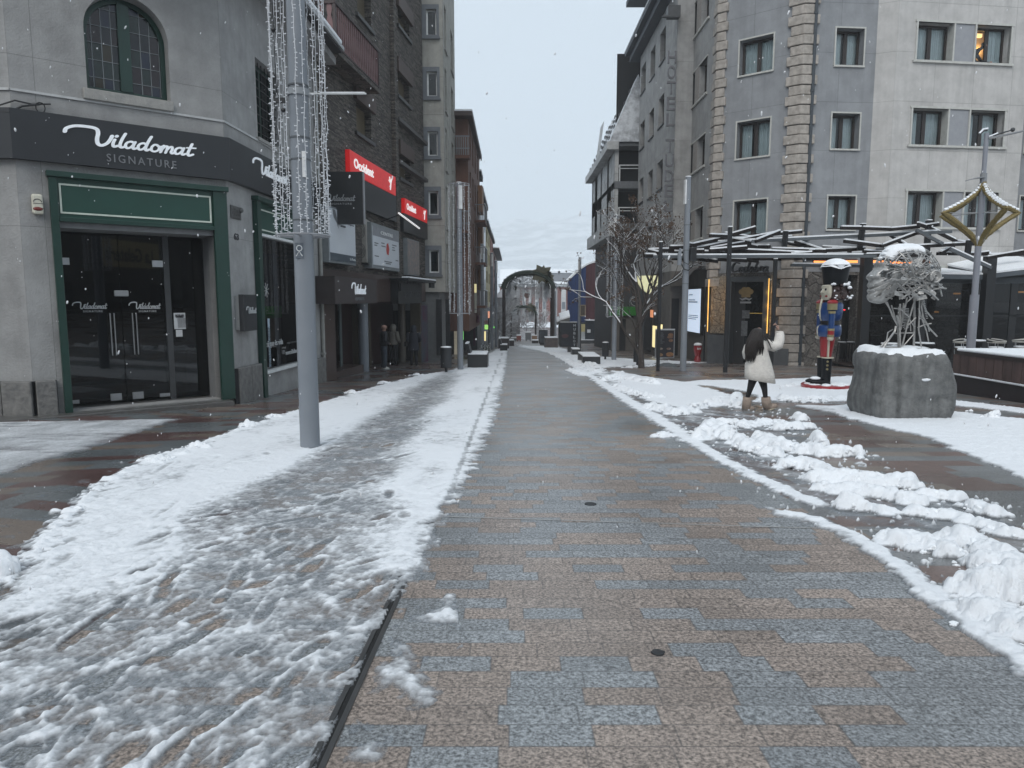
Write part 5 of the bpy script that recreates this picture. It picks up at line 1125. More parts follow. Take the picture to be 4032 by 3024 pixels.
b.fbox(hC,.5,uC-.2,HZB,HZT-.02,-3.0,-1.1);b.fbox(hD,.2,uD,HZB,HZT-.02,-3,-1.1);b.fbox(hE,-.4,uE4-.1,HZB,HZT-.02,-3,-1.4);b.fbox(hF,0,7,HZB,HZT-.02,-3,-1.0)
b.box(XA+.75,XA+2.5,P1.y+.3,YS,HZB,HZT-.02);b.box(XS+.75,XS+3,YS+.1,YA,HZB,zA-.02);b.build('interior',room,ho)
b=MB();b.add([(XS+.02,YA,HZT),(XS,YS,HZT),(XA,YS,HZT),(XA,P1.y,HZT),tuple(hC.P(uC,HZT)),tuple(hD.P(uD,HZT)),tuple(hE.P(0,HZT)),tuple(hE.P(uE4,HZT)),tuple(hF.P(7,HZT)),(40,50,HZT),(XS+.02,50,HZT)],[tuple(range(11))]);b.build('roof',roof,ho)
for k,r_ in enumerate(cw+dwn):
 fr=hC if k<len(cw)else hD;window(fr,r_,ho,rev=.36,fw=.09,surround=surr,sw=.06,sillmat=surr,mull=.16)
for k,r_ in enumerate(fw_):window(hF,r_,ho,rev=.36,fw=.09,surround=surr,sw=.06,sillmat=surr,mull=.16)
for k,r_ in enumerate(ew):
 lit=(k==3);w_=window(hE,r_,ho,rev=.36,fw=.09,sill=False,mull=.16,cur=not lit)
 if lit:
  b=MB();um_=(r_[0]+r_[1])/2;curtain_sheet(b,hE,um_+.05,r_[1],r_[2]+.02,r_[3]-.02,-.42,5);b.build('curtain',curt,w_)
for z in ez:
 b=MB();b.fbox(hE,eu[1],eu[1]+.07,z[0],z[1],-.4,.035);b.fbox(hE,eu[2]-.07,eu[2],z[0],z[1],-.4,.035);b.fbox(hE,eu[0]-.07,eu[0],z[0],z[1],-.1,.035);b.fbox(hE,eu[3],eu[3]+.07,z[0],z[1],-.1,.035);b.fbox(hE,eu[0]-.12,eu[3]+.12,z[1],z[1]+.08,-.1,.04);b.fbox(hE,eu[0]-.16,eu[3]+.16,z[0]-.09,z[0],-.42,.09);b.build('bay_frame',surr,ho)
 b=MB();b.fbox(hE,eu[1]+.07,eu[2]-.07,z[0],z[1],-.1,-.01);b.build('infill_panel',mat('infill',(.30,.31,.33),.75,c2=(.26,.27,.29),scale=5),ho)
for r_ in bw_:window(hB,r_,ho,rev=.25,fw=.06,n=1,cur=False,sill=False,glassm=gl_dark)
for r_ in aw_:window(hA,r_,ho,rev=.25,fw=.06,n=1,cur=False,sill=True,sw=.05,sillmat=dgrey,glassm=gl_dark)
for z in bz:
 b=MB();b.fbox(hB,bu[0]-.15,bu[3]+.15,z[0]-.09,z[0],-.1,.08);b.fbox(hB,bu[0]-.1,bu[3]+.1,z[1],z[1]+.06,-.1,.04);b.build('sill',surr,ho)
 b=MB();b.fbox(hB,bu[1]+.08,bu[2]-.08,z[0],z[1],.004,.03);b.build('infill_panel',mat('infill_warm',(.30,.28,.26),.8),ho)
b=MB();r_=ew[3];b.fbox(hE,r_[0]+.55,r_[0]+1.25,r_[3]-.02,r_[3]+.12,-1.30,-1.2);b.build('room_lamp',mat('lit_room',(.9,.6,.25),.5,emit=1.6,ecol=(1,.62,.25)),ho)
b=MB();b.fbox(hE,r_[0]+.1,r_[0]+2.2,r_[2]-.2,r_[3]+.5,-1.395,-1.32);b.build('room_wall',mat('room_wall',(.45,.32,.18),.8),ho)
ll=bpy.data.lights.new('room_light','POINT');ll.energy=14;ll.color=(1,.62,.28);ll.shadow_soft_size=.1;lo_=bpy.data.objects.new('room_light',ll);COL.objects.link(lo_);lo_.location=hE.P(r_[0]+1.15,r_[2]+.95,-1.15)
def quoins(name,ca,fra,frb,la,lb,z0,z1,hh=.34):
 z=z0;k=0;r=random.Random(len(name)*7)
 while z<z1:
  a_,b__=(la,lb)if k%2==0 else(la*.82,lb*.82)
  mb=MB();pr=.10+.02*(k%2==0)
  def pt(fr,u,d):return fr.P(u,0,d)
  na,nb=fra.n,frb.n;nn=(na+nb).normalized();cd=pr/max(.3,nn.dot(na))
  c_out=Vector((ca.x,ca.y,0))+nn*cd
  pts=[fra.P(a_[0]if k%2==0 else a_[0],0,-.02),fra.P(a_[0],0,pr),c_out,frb.P(b__[1],0,pr),frb.P(b__[1],0,-.02)]
  pts=[Vector((p.x,p.y,z+.012))for p in pts];mb.poly(pts,(0,0,hh-.024));q=mb.build('quoin_block',rust,ho)
  bv=q.modifiers.new('b','BEVEL');bv.width=.045;bv.segments=2
  z+=hh;k+=1
zq0=-2.0
def q2(ca,fra,ua,frb,ub,z0,z1,hh):
 z=z0;k=0;r=random.Random(int(abs(ca.x)*10))
 while z<z1:
  f=1.0 if k%2==0 else .80;pr=.13 if k%2==0 else .10
  nn=(fra.n+frb.n).normalized();c_out=Vector((ca.x,ca.y,0))+nn*(pr/nn.dot(fra.n))
  sa,sb=(fra.P(ua[1]+(ua[0]-ua[1])*f,0,0)),(frb.P(ub[1]*f,0,0))
  pts=[sa-fra.n*.02,sa+fra.n*pr,c_out,sb+frb.n*pr,sb-frb.n*.02]
  mb=MB();mb.poly([Vector((p.x,p.y,z+.014))for p in pts],(0,0,hh-.028))
  q=mb.build('quoin_block',rust,ho);bv=q.modifiers.new('b','BEVEL');bv.width=.028;bv.segments=2
  z+=hh;k+=1
q2(P1,hB,(uB-.55,uB),hC,(0,.42),zc0-.6,16.2,.39)
q2(P2,hC,(uC-.62,uC),hD,(0,.60),-2.2,16.2,.39)
b=MB();pu=hD.uv(3192,400)[0];b.tube([hD.P(pu,-2.5,.1),hD.P(pu,HZT,.1)],.075,10)
for z in np.arange(1,18,3.0):b.tube([hD.P(pu,z,.1),hD.P(pu,z+.1,.1)],.092,10)
b.build('downpipe',mat('slate_pipe',(.045,.055,.065),.45),label='dark slate grey downpipe beside the right-hand quoin pilaster of the hotel',cat='downpipe')
b=MB();b.fbox(hE,-.2,uE4+.02,zc0+.15,zc0+.28,.002,.08);b.build('moulding',surr,ho)
b=MB();b.fbox(hA,-.9,uA+.02,zA,zA+.35,-1.5,.55);b.fbox(hA,-1.0,uA+.02,zA+.35,zA+.55,-1.5,.85);b.build('eaves',mat('eaves_slate',(.055,.065,.08),.6),ho)
b=MB();b.fbox(hA,-1.0,uA+.02,zA+.55,zA+.61,.3,.9);b.build('eaves_snow',snowcap,ho)
b=MB();b.fbox(hA,.1,uA+.02,zA+.3,HZT,-1.5,-.25);b.fbox(hA,-.5,uA,zA+3.2,zA+3.5,-1.5,.9);b.build('attic',mat('attic_slate',(.06,.07,.085),.7),ho)
hl=thing('hotel_sign','grey metal vertical letters reading HOTEL TUDEL on the hotel corner','sign',tuple(hS.P(.1,2)));lm=mat('letter_metal',(.13,.13,.14),.45,metal=.2)
for ch,y0,y1 in(('H',200,248),('O',258,311),('T',320,372),('E',382,434),('L',446,496),('T',547,600),('U',607,658),('D',670,717),('E',727,776),('L',790,835)):
 b=MB();x0=2632-(y0-200)*.024;r_=hS.R(x0-2,y0,x0+31,y1,.25);bx0,bx1=r_[0],r_[1]
 put_text(b,text(ch,ext=.06,bold=.01),hS,bx0,bx1,r_[2],r_[3],.2);b.build('letter',lm,hl)
b=MB();p=hS.uv(2645,60);b.fbox(hS,p[0]-.3,p[0]+.3,p[1]-.25,p[1]+.25,.1,.6);b.fbox(hS,p[0]-.6,p[0]+.25,p[1]-.35,p[1]-.28,.6,.75);b.build('floodlight',dgrey,label='dark floodlight above the vertical hotel letters',cat='floodlight')
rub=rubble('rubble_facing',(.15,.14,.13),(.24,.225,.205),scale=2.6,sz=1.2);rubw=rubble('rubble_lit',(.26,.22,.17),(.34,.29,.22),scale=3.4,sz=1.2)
dr=(hC.uv(2876,1200)[0],hC.uv(3028,1200)[0],-1.95,hC.uv(2950,1090)[1])
b=MB();wall(b,hC,.05,uC,HZB,zc0,[dr],rev=.5,d=-.02);wall(b,hD,0,uD+6,HZB,zc0,[(hD.uv(3318,1200)[0],hD.uv(3372,1200)[0],-2.6,hD.uv(3340,1082)[1])],rev=.5,d=-.02);b.build('rubble_facing',rub,ho)
b=MB();b.fbox(hC,0,dr[0],HZB,hC.uv(2850,1318)[1],-.02,.22);b.fbox(hC,dr[1],uC,HZB,hC.uv(2850,1318)[1]-.5,-.02,.18);b.fbox(hC,dr[0],dr[1],HZB,dr[2],-.1,.5);b.build('base_course',mat('base_stone',(.10,.105,.11),.6,c2=(.07,.075,.08),scale=3),ho)
rd=thing('restaurant_door','dark glazed restaurant door with chef hat sticker framed by glowing stone jambs','door',tuple(hC.P((dr[0]+dr[1])/2,-1.9)));slm=mat('slate_metal',(.06,.068,.075),.5)
b=MB();b.fbox(hC,dr[0]+.0,dr[0]+.12,dr[2],dr[3]-.0,-.3,.26);b.fbox(hC,dr[1]-.18,dr[1],dr[2],dr[3],-.3,.26);b.fbox(hC,dr[0]+.12,dr[1]-.18,dr[3]-.22,dr[3],-.3,.26);b.build('frame',slm,rd)
b=MB();b.fquad(hC,dr[0]+.12,dr[1]-.18,dr[2],dr[3]-.22,-.2);pn_=b.build('pane',gl_dark,rd)
um_=dr[0]+(dr[1]-dr[0])*.36
b=MB();b.fbox(hC,dr[0]+.12,um_,dr[2],dr[3]-.22,-.19,-.15);b.build('door_leaf',mat('door_dark',(.028,.028,.03),.5),rd)
hu,hz=hC.uv(2946,1160);b=MB()
for k,(du,dz,rr)in enumerate(((-.2,.12,.13),(-.08,.2,.14),(.08,.2,.14),(.2,.12,.13))):b.poly([hC.P(hu+du+rr*math.cos(a),hz+dz+rr*.9*math.sin(a),.262+.003*k)for a in np.linspace(0,2*PI,14)[:-1]],hC.n*.003)
b.fbox(hC,hu-.2,hu+.2,hz-.12,hz+.1,.258,.262);b.build('chef_hat_sticker',mat('sticker_gold',(.22,.15,.06),.6),pn_)
b=MB();b.poly([hC.P(hu+x,hz+z,.27)for x,z in((-.3,-.14),(-.15,-.18),(0,-.12),(.15,-.18),(.3,-.14),(.16,-.26),(0,-.2),(-.16,-.26))],hC.n*.003);b.fbox(hC,hu-.24,hu+.24,hz-.38,hz-.3,.262,.268);b.build('moustache_sticker',mat('sticker_grey',(.30,.31,.32),.6),pn_)
pst=mat('grey_poster',(.17,.18,.19),.6,c2=(.07,.075,.08),scale=9,mixw=.45)
for(x0,y0,x1,y1)in((2911,1222,2939,1254),(2908,1264,2930,1325)):
 b=MB();b.fbox(hC,*hC.R(x0,y0,x1,y1,.2),-.148,-.14);b.build('poster',pst,pn_)
amb=mat('lit_amber',(.9,.5,.12),.5,emit=1.3,ecol=(1,.55,.13))
for(x0,y0,x1,y1)in((2949,1232,3007,1235),(2914,1150,2921,1160)):
 b=MB();b.fbox(hC,*hC.R(x0,y0,x1,y1,-.7),-.75,-.7);b.build('interior_lamp',amb,rd)
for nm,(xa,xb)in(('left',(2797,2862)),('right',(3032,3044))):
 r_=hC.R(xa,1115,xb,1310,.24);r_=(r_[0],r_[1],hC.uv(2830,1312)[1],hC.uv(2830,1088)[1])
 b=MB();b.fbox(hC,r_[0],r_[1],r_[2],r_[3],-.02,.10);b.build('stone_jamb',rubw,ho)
def strip_light(u,z0,z1,d,e,fr=hC):
 l=bpy.data.lights.new('strip_light','AREA');l.shape='RECTANGLE';l.size=.04;l.size_y=z1-z0;l.energy=e;l.color=(1,.55,.16);o=bpy.data.objects.new('strip_light',l);COL.objects.link(o)
 o.location=fr.P(u,(z0+z1)/2,d);o.rotation_euler=(fr.rot().to_4x4()@Matrix.Rotation(PI/2,4,'X').inverted()).to_euler();return o
jl=thing('strip_lamp','amber glowing strip in the jamb left of the restaurant door','lamp',tuple(hC.P(hC.uv(2792,1200)[0],-1)),group='amber strips at the restaurant door')
for lb_,xx in((0,2795),(1,2868),(2,3030)):
 u_=hC.uv(xx,1200)[0];z0_,z1_=hC.uv(2830,1306)[1],hC.uv(2830,1100)[1]
 tgt=jl if lb_==0 else thing('strip_lamp',('amber glowing strip along the inner left jamb beside the dark pergola post','brightest amber glowing strip along the right jamb of the restaurant door')[lb_-1],'lamp',tuple(hC.P(u_,-1)),group='amber strips at the restaurant door')
 b=MB();b.fbox(hC,u_-.012,u_+.012,z0_,z1_,.16,.19);b.build('tube',amb,tgt)
 l=bpy.data.lights.new('strip_light','POINT');l.energy=9 if lb_<2 else 16;l.color=(1,.55,.16);l.shadow_soft_size=.12
 for zz in(.25,.5,.75):
  l2=l.copy();l2.energy=(4,3,8)[lb_]/3;o=bpy.data.objects.new('strip_light',l2);COL.objects.link(o);o.location=hC.P(u_,z0_+(z1_-z0_)*zz,.30)
b=MB();r_=hC.R(2880,1032,3024,1072,.35);S_=[([(1.0,1.8),(.2,1.9),(-.2,1),(.2,.1),(1.1,.3)],.3)]
def loopo(x):return[([(x+.7,.85),(x+.35,1.0),(x+.05,.5),(x+.3,.02),(x+.7,.4),(x+.78,1.0),(x+.78,.2),(x+1.05,.1)],.3)]
S_+=loopo(1.3)+[([(2.9,.85),(2.5,1.0),(2.3,.5),(2.55,.02),(2.95,.4),(3.1,2.0),(3.0,.2),(3.25,.1)],.3)]+loopo(3.3)+[([(4.7,2.0),(4.5,.9),(4.55,.05),(4.95,.1),(5.1,.7),(4.7,.9)],.3),([(5.5,.1),(5.5,1.0),(5.8,.9),(5.95,.95)],.3)]+loopo(6.0)
vs,fs=[],[]
for pts,w_ in S_:
 c,w_=stroke(pts,w_);mb=MB();mb.tube([(p[0]+.2*p[1],p[1],0)for p in c],w_/2,6);k=len(vs);vs+=mb.v;fs+=[tuple(i+k for i in f)for f in mb.f]
put_text(b,(vs,[tuple(f)for f in fs]),hC,r_[0],r_[1],r_[2],r_[3],.3);b.build('restaurant_sign',mat('dark_letters',(.03,.032,.035),.5),label='dark metal script name sign reading Cadabra above the restaurant door',cat='sign')
sh=thing('shop_row','long dark shop front under the hotel street side with glass bays','shops',(XS,YS,gz(YS)))
b=MB();b.fbox(hB,0,uB-.3,HZB,zA0,-1.5,-.05);b.fbox(hS,-.0,uS,HZB,zA0,-1.5,-.04);b.fbox(hA,0,uA,HZB,zA0,-1.5,-.06);b.build('facing',mat('warm_grey_stone',(.12,.11,.10),.7,c2=(.085,.08,.075),scale=2,bump=.3,bscale=12),sh)
for(fr,x0,y0,x1,y1,m_)in((hA,2540,1200,2560,1385,darkin),(hA,2575,1235,2592,1385,darkin),(hA,2522,1150,2534,1380,slm),(hB,2665,1170,2690,1405,darkin),(hS,2645,1175,2668,1400,darkin)):
 r_=fr.R(x0,y0,x1,y1,.0);b=MB();b.fbox(fr,r_[0],r_[1],r_[2],r_[3],-.03,.02);b.build('shop_bay',m_,sh)
lity=mat('lit_yellow',(.9,.75,.35),.5,emit=.85,ecol=(1,.84,.42))
b=MB();b.fbox(hA,*hA.R(2567,1282,2580,1370,.1),.02,.06);b.build('lit_case',lity,sh)
b=MB();b.fbox(hS,*hS.R(2600,1278,2609,1296,.1),.02,.06);b.build('lit_case',lity,sh)
b=MB();b.fbox(hA,*hA.R(2558,1220,2566,1250,.1),.02,.06);b.build('lit_picture',mat('lit_orange',(.8,.3,.12),.5,emit=.5,ecol=(1,.4,.2)),sh)
r_=hB.R(2709,1140,2755,1312,.1);scn=thing('display_screen','tall lit white menu screen on the stone wall behind the grey pole','screen',tuple(hB.P(r_[0],r_[2])))
b=MB();b.fbox(hB,r_[0]-.08,r_[1]+.1,r_[2]-.1,r_[3]+.08,-.05,.10);b.build('case',black,scn)
b=MB();b.fbox(hB,*r_,.10,.104);q=b.build('screen',mat('lit_screen',(.60,.72,.88),.4,emit=.62,ecol=(.70,.82,1)),scn)
b=MB();w_,h_=r_[1]-r_[0],r_[3]-r_[2]
for(x,y,l,t_)in((.1,.74,.5,.02),(.08,.69,.7,.025),(.1,.38,.75,.015),(.1,.34,.75,.015),(.1,.30,.6,.015),(.1,.86,.3,.02)):b.fbox(hB,r_[0]+w_*x,r_[0]+w_*(x+l),r_[2]+h_*y,r_[2]+h_*(y+t_),.104,.107)
b.build('screen_text',mat('screen_ink',(.16,.24,.32),.6),q)
b=MB()
for k in range(8):
 a0,a1=PI/2*k/8,PI/2*(k+1)/8;R0=.9;zz_=r_[3]+.15
 b.add([hB.P(r_[0]-.6,zz_+R0*math.sin(a0),R0*math.cos(a0)),hB.P(r_[1]+.5,zz_+R0*math.sin(a0),R0*math.cos(a0)),hB.P(r_[1]+.5,zz_+R0*math.sin(a1),R0*math.cos(a1)),hB.P(r_[0]-.6,zz_+R0*math.sin(a1),R0*math.cos(a1))],[(0,1,2,3)])
b.build('round_awning',mat('brown_canvas',(.05,.04,.035),.8),label='rounded dark canvas awning above the lit menu screen',cat='awning')
yw=mat('lit_cream_banner',(.80,.78,.48),.7,emit=.28,ecol=(.95,.92,.55));b=MB();q0,q1=at(2512,1086,YS+.2),at(2592,1158,YS+.2);FQ=Fr(0,YS+.2,1,0)
b.poly([at(2512,1086,YS+.2),at(2592,1084,YS+.2),at(2590,1122,YS+.2),at(2556,1158,YS+.2),at(2530,1138,YS+.2),at(2512,1112,YS+.2)],(0,.3,0));b.build('hanging_banner',yw,label='glowing pale yellow hanging banner seen behind the bare tree branches',cat='banner')
ck=thing('round_sign','round dark hanging sign with pale ring behind the tree trunk','sign',tuple(at(2503,1185,YS-1)));b=MB();c_=at(2503,1185,YS-1);b.tube([c_,c_+Vector((0,.12,0))],.29,20);b.build('disc',black,ck)
b=MB();b.tube([c_+Vector((.25*math.cos(a),-.01,.25*math.sin(a)))for a in np.linspace(0,2*PI,21)],.016,5);b.build('ring',mat('pale_ring',(.35,.36,.35),.5),ck);b=MB();put_text(b,text('CAFE'),Fr(0,c_.y-.01,1,0),c_.x-.15,c_.x+.15,c_.z-.05,c_.z+.07,.01);b.build('lettering',MC['pale_ring'],ck)
YG=YA+.8;XG=(2412-2016)/2840*YG;YG2=2840*XG/(2326-2016)
gF=Fr(XG,YG,1,0);gS=Fr(XG,YG2,0,-1);gst=panelled('pale_grey_cladding',(.48,.49,.49),(.43,.44,.44),pw=1.1,ph=1.4,joint=.012,dark=.75)
gb=thing('apartment_building','grey building with white-railed balconies and steep snowy roof beyond the hotel','building',(XG,YG,gz(YG)))
zt=at(2416,560,YG).z;zlow=gS.uv(2330,980)[1];Lg=YG2-YG
gw=[]
for k,(x0,x1,t0,b0,t1,b1)in enumerate(((2335,2344,714,802,852,920),(2353,2366,684,788,828,918),(2370,2391,640,770,780,910),(2397,2409,628,740,790,893))):
 gw.append((gS.uv(x0,700)[0],gS.uv(x1,700)[0])+zr(gS,x0,t0+8,b0));gw.append((gS.uv(x0,700)[0],gS.uv(x1,700)[0])+zr(gS,x0,t1+6,b1))
b=MB();wall(b,gS,0,Lg,zlow,zt,gw,rev=.3);b.box(XG,XG+4,YG+1.6,YG2,zlow,zt-.02);b.build('wall',gst,gb);b=MB();b.fbox(gF,.01,.25,zlow,zt,-1.6,-.0);b.build('corner_strip',gst,gb)
for r_ in gw:window(gS,r_,gb,rev=.22,fw=.06,n=1,cur=False,sill=False,glassm=gl_dark)
b=MB();b.box(XG+.26,XG+4,YG+1.5,YG+1.58,-3,zt+6);b.build('back_wall',darkin,gb)
for(yt,yb_)in((536,575),(714,742),(880,905)):
 z1_,z0_=at(2420,yt,YG).z,at(2420,yb_,YG).z;b=MB();b.box(XG+.0-(.1 if yt==536 else 0),XG+4,YG-.05,YG+1.55,z0_,z1_);o=b.build('balcony',mat('balcony_grey',(.14,.15,.16),.7),gb)
 b=MB();x0_=XG+.3;b.box(x0_,XG+3.5,YG-.04,YG-.0,z1_+1.0,z1_+1.06);b.box(x0_,XG+3.5,YG-.04,YG,z1_+.8,z1_+.84);b.box(x0_,x0_+.06,YG-.04,YG,z1_,z1_+1.0);b.box(x0_,x0_+.06,YG,YG+1.4,z1_+1.0,z1_+1.06);b.build('railing',white,o)
b=MB();zr0=zt;
b.fbox(gS,-.3,Lg+.3,zt-.5,zt,-.2,.55);b.build('cornice',gst,gb)
b=MB();b.add([gS.P(-.2,zt,.4),gS.P(Lg+.2,zt,.4),gS.P(Lg+.2,zt+4.2,-1.4),gS.P(-.2,zt+4.2,-1.4)],[(0,1,2,3)]);b.add([gS.P(Lg+.2,zt,.4),gS.P(Lg+.2,zt+4.2,-1.4),gS.P(Lg+.2,zt,-3)],[(0,1,2)])
b.build('roof',mat('patchy_roof_snow',(.68,.71,.74),.8,c2=(.20,.21,.23),scale=2.2,mixw=.42),gb)
b=MB()
for j in range(5):
 for k in range(8):
  t_=.15+j*.17;b=MB();p=gS.P(Lg*k/8+.15*j,zt+4.2*t_,.4-1.8*t_+.05);b.cbox(p,(.06,.5,.16));b.build('snow_guard',dgrey,gb)
b=MB();b.add([gS.P(Lg*.45,zt,.42),gS.P(Lg*.62,zt,.42),gS.P(Lg*.62,zt+2.6,.1),gS.P(Lg*.45,zt+2.6,.1)],[(0,1,2,3)]);b.build('dormer',gst,gb)
b=MB();b.box(XG+.35,XG+5,YG+.3,YG2,-3.6,zlow);b.build('lower_floor',mat('dark_louvres',(.04,.042,.047),.6),gb)
b=MB();zs_=gS.uv(2336,978)[1];b.fbox(gS,-.3,Lg,zs_,zs_+.9,-.4,.35);b.build('ledge',gst,gb)
grn=mat('green_fascia',(.02,.20,.02),.5);b=MB();r_=(XG-.3,XG+3,at(2390,1242,YG-.2).z,at(2390,1208,YG-.2).z);b.box(XG-.2,XG+3.2,YG-.3,YG+.25,r_[2],r_[3]);b.build('green_sign',grn,label='plain bright green shop fascia under the balconies behind the string lights',cat='sign')
b=MB();b.box(XG-.05,XG+3.4,YG-.1,YG+.2,-3.2,r_[2]);b.build('shop_wall',MC['warm_grey_stone'],gb)
b=MB();r2=at(2440,1255,YG-.12),at(2462,1380,YG-.12);b.box(r2[0].x,r2[1].x,YG-.13,YG-.1,r2[1].z,r2[0].z);b.build('shop_door',darkin,gb)
mb_=MB();bl=mat('blue_cladding',(.030,.065,.20),.5,streak=.5);mr=mat('maroon_cladding',(.10,.035,.045),.5,streak=.4)
cu=thing('curved_pavilion','curved pavilion clad in blue and maroon sheets with snowy roof behind the advert panel','pavilion',tuple(G(2300,1360)))
Yq=74.0;pts=[]
for k in range(13):
 a=k/12;x=(2241+(2400-2241)*a-2016)/2840*Yq;pts.append((x,Yq+2.2-2.6*math.sin(a*PI*.6),2840))
for nm,m_,k0,k1 in(('blue_wall',bl,0,5),('maroon_wall',mr,5,12)):
 b=MB()
 for k in range(k0,k1):
  (x0,y0,_),(x1,y1,_)=pts[k],pts[k+1];h0=4.5+1.9*math.sin(min(1,k/8)*PI/2);h1=4.5+1.9*math.sin(min(1,(k+1)/8)*PI/2)
  h0,h1=h0-3.0+.35,h1-3.0+.35
  b.add([(x0,y0,-1.1),(x1,y1,-1.1),(x1,y1,h1+1.6),(x0,y0,h0+1.6),(x0,y0+2,h0+1.75),(x1,y1+2,h1+1.75)],[(0,1,2,3),(3,2,5,4)])
 b.build(nm,m_,cu)
b=MB()
for k in range(12):
 (x0,y0,_),(x1,y1,_)=pts[k],pts[k+1];h0=3.5+1.9*math.sin(min(1,k/8)*PI/2);h1=3.5+1.9*math.sin(min(1,(k+1)/8)*PI/2)
 b.add([(x0,y0-.05,h0-.06),(x1,y1-.05,h1-.06),(x1,y1-.05,h1+.12),(x0,y0-.05,h0+.12),(x0,y0+2.5,h0+.2),(x1,y1+2.5,h1+.2)],[(0,1,2,3),(3,2,5,4)])
b.build('roof_snow',snowcap,cu)
b=MB();b.box(pts[0][0],pts[12][0],Yq+1.5,Yq+2,-3.9,-1.1);b.build('glazing',darkin,cu)
# poles and string lights
mat('lamp_diffuser',(.75,.76,.76),.4)
bulbm=mat('icicle_bulb',(.74,.76,.78),.25,c2=(.6,.62,.65));wirem=mat('white_wire',(.55,.57,.59),.5)
def pole(H=7.0,r=.115,lamp=True,seams=(3.2,4.4,5.3)):
 o=thing('light_pole','x','light pole');b=MB();b.tube([(0,0,-.1),(0,0,2.9),(0,0,H)],[r*1.04,r,r*.86],20);b.build('shaft',galv,o,smooth=True,sharp=40)
 for z in seams:
  b=MB();b.tube([(0,0,z),(0,0,z+.02)],r*1.03,20);b.build('seam',mat('pole_seam',(.10,.11,.12),.5),o)
 b=MB();b.tube([(0,0,0),(0,0,.02)],r*1.35,20);b.build('foot_ring',mat('pole_foot',(.10,.105,.11),.5),o)
 if lamp:
  b=MB();b.box(-r*1.15,-r*.7,-.07,.07,H-.95,H-.1);b.build('lamp_slot',mat('lamp_diffuser',(.75,.76,.76),.4),o)
  b=MB();b.tube([(0,0,H),(0,0,H+.03)],r*.9,16);b.build('snow',snowcap,o)
 return o
def icicles(o,r0,z0,z1,n=16,seed=1,dense=1.1,step=.062,bs=1.0):
 rs=random.Random(seed);b=MB()
 for z in(z0,z1):
  b.tube([(r0*math.cos(a),r0*math.sin(a),z)for a in np.linspace(0,2*PI,25)],.012,5)
  for a in(0,PI/2,PI,3*PI/2):b.tube([(0,0,z),(r0*math.cos(a),r0*math.sin(a),z)],.014,5)
 b.tube([(0,r0,z0),(0,r0,z1)],.008,4);b.build('ring_frame',mat('ring_metal',(.30,.31,.33),.4),o)
 for k in range(n):
  a=2*PI*(k+rs.uniform(-.25,.25))/n;b=MB();x,y=r0*math.cos(a),r0*math.sin(a);zb=z0+rs.uniform(-.06,.1);z=z1;pts=[]
  while z>zb:pts.append((x+rs.gauss(0,.006),y+rs.gauss(0,.006),z));z-=.15
  pts.append((x,y,zb));b.tube(pts,.0045,3,cap=False);z=z1-.02
  while z>zb:
   d=rs.random()*6.28;ln=.034*bs;e=Vector((math.cos(d)*ln,math.sin(d)*ln,rs.uniform(-.012,.010)));p=Vector((x,y,z));b.tube([p,p+e*.55,p+e],[.0035*bs,.0075*bs,.006*bs],4)
   z-=step*(.42 if z<z0+dense else 1)*rs.uniform(.6,1.4)
  b.build('light_string',bulbm,o)
def place(o,loc,label,group=None,rz=0):
 o.location=loc;o.rotation_euler=(0,0,rz);o['label']=label
 if group:o['group']=group
PG='slim grey light poles along the street'
L1=pole(7.6,.125,lamp=False,seams=(2.99,3.75,4.02,4.62,4.66));pL=G(1222,1765)
zr_=(pL.y,at(1222,928,pL.y).z-pL.z)
icicles(L1,.335,zr_[1],7.5,18,3,dense=.75)
za_=at(1209,369,pL.y).z-pL.z;b=MB();b.tube([(.1,0,za_),(.86,0,za_)],.011,6);b.build('arm',white,L1);b=MB();b.box(.28,.84,-.012,.012,za_+.009,za_+.02);b.build('arm_snow',snowcap,L1)
b=MB();b.tube([(0,0,za_-.03),(0,0,za_+.05)],.138,20);b.build('clamp',mat('clamp',(.30,.32,.34),.4),L1)
b=MB();b.box(-.07,.035,-.132,-.127,zr_[1]-.30,zr_[1]-.10);st_=b.build('sticker',mat('sticker_blue',(.05,.07,.10),.6,c2=(.16,.18,.2),scale=30),L1)
b=MB();b.tube([(-.018+.035*math.cos(a),-.134,zr_[1]-.17+.035*math.sin(a))for a in np.linspace(0,2*PI,14)],.006,4);b.tube([(-.06,-.134,zr_[1]-.27),(-.02,-.134,zr_[1]-.21),(.02,-.134,zr_[1]-.27)],.006,4);b.build('sticker_mark',white,st_)
b=MB();zc_=at(1100,400,pL.y).z-pL.z;b.tube([(-.27,-.05,zc_+1.2),(-.26,-.05,zc_+.1),(-.2,-.05,zc_)],.006,5);b.box(-.32,-.16,-.08,-.03,zc_-.03,zc_+.03);b.ico((-.18,-.06,zc_-.12),.03,sub=1);b.ico((-.27,-.05,zc_+.85),.03,sub=1);b.build('camera_cable',black,L1)
b=MB();zi=at(1240,640,pL.y).z-pL.z;b.box(.05,.10,-.118,-.10,zi-.2,zi+.12);b.build('lamp_slot',MC['lamp_diffuser'],L1)
place(L1,pL,'nearest and thickest grey pole ringed with hanging icicle lights, before the corner shop',PG)
LI=pole(6.95,.112);icicles(LI,.40,2.15,6.9,12,5,dense=.8,step=.10,bs=1.2)
place(LI,G(1813,1457),'grey pole ringed with icicle lights beside the first left bench',PG,rz=2.2)
dup(LI,G(2417,1420),1.0,'grey pole ringed with icicle lights in front of the green fascia',PG)
LP=pole(7.0,.115);place(LP,G(2689,1462),'tall grey pole at the pergola with black cable box and box lamp near its top',PG,rz=.2)
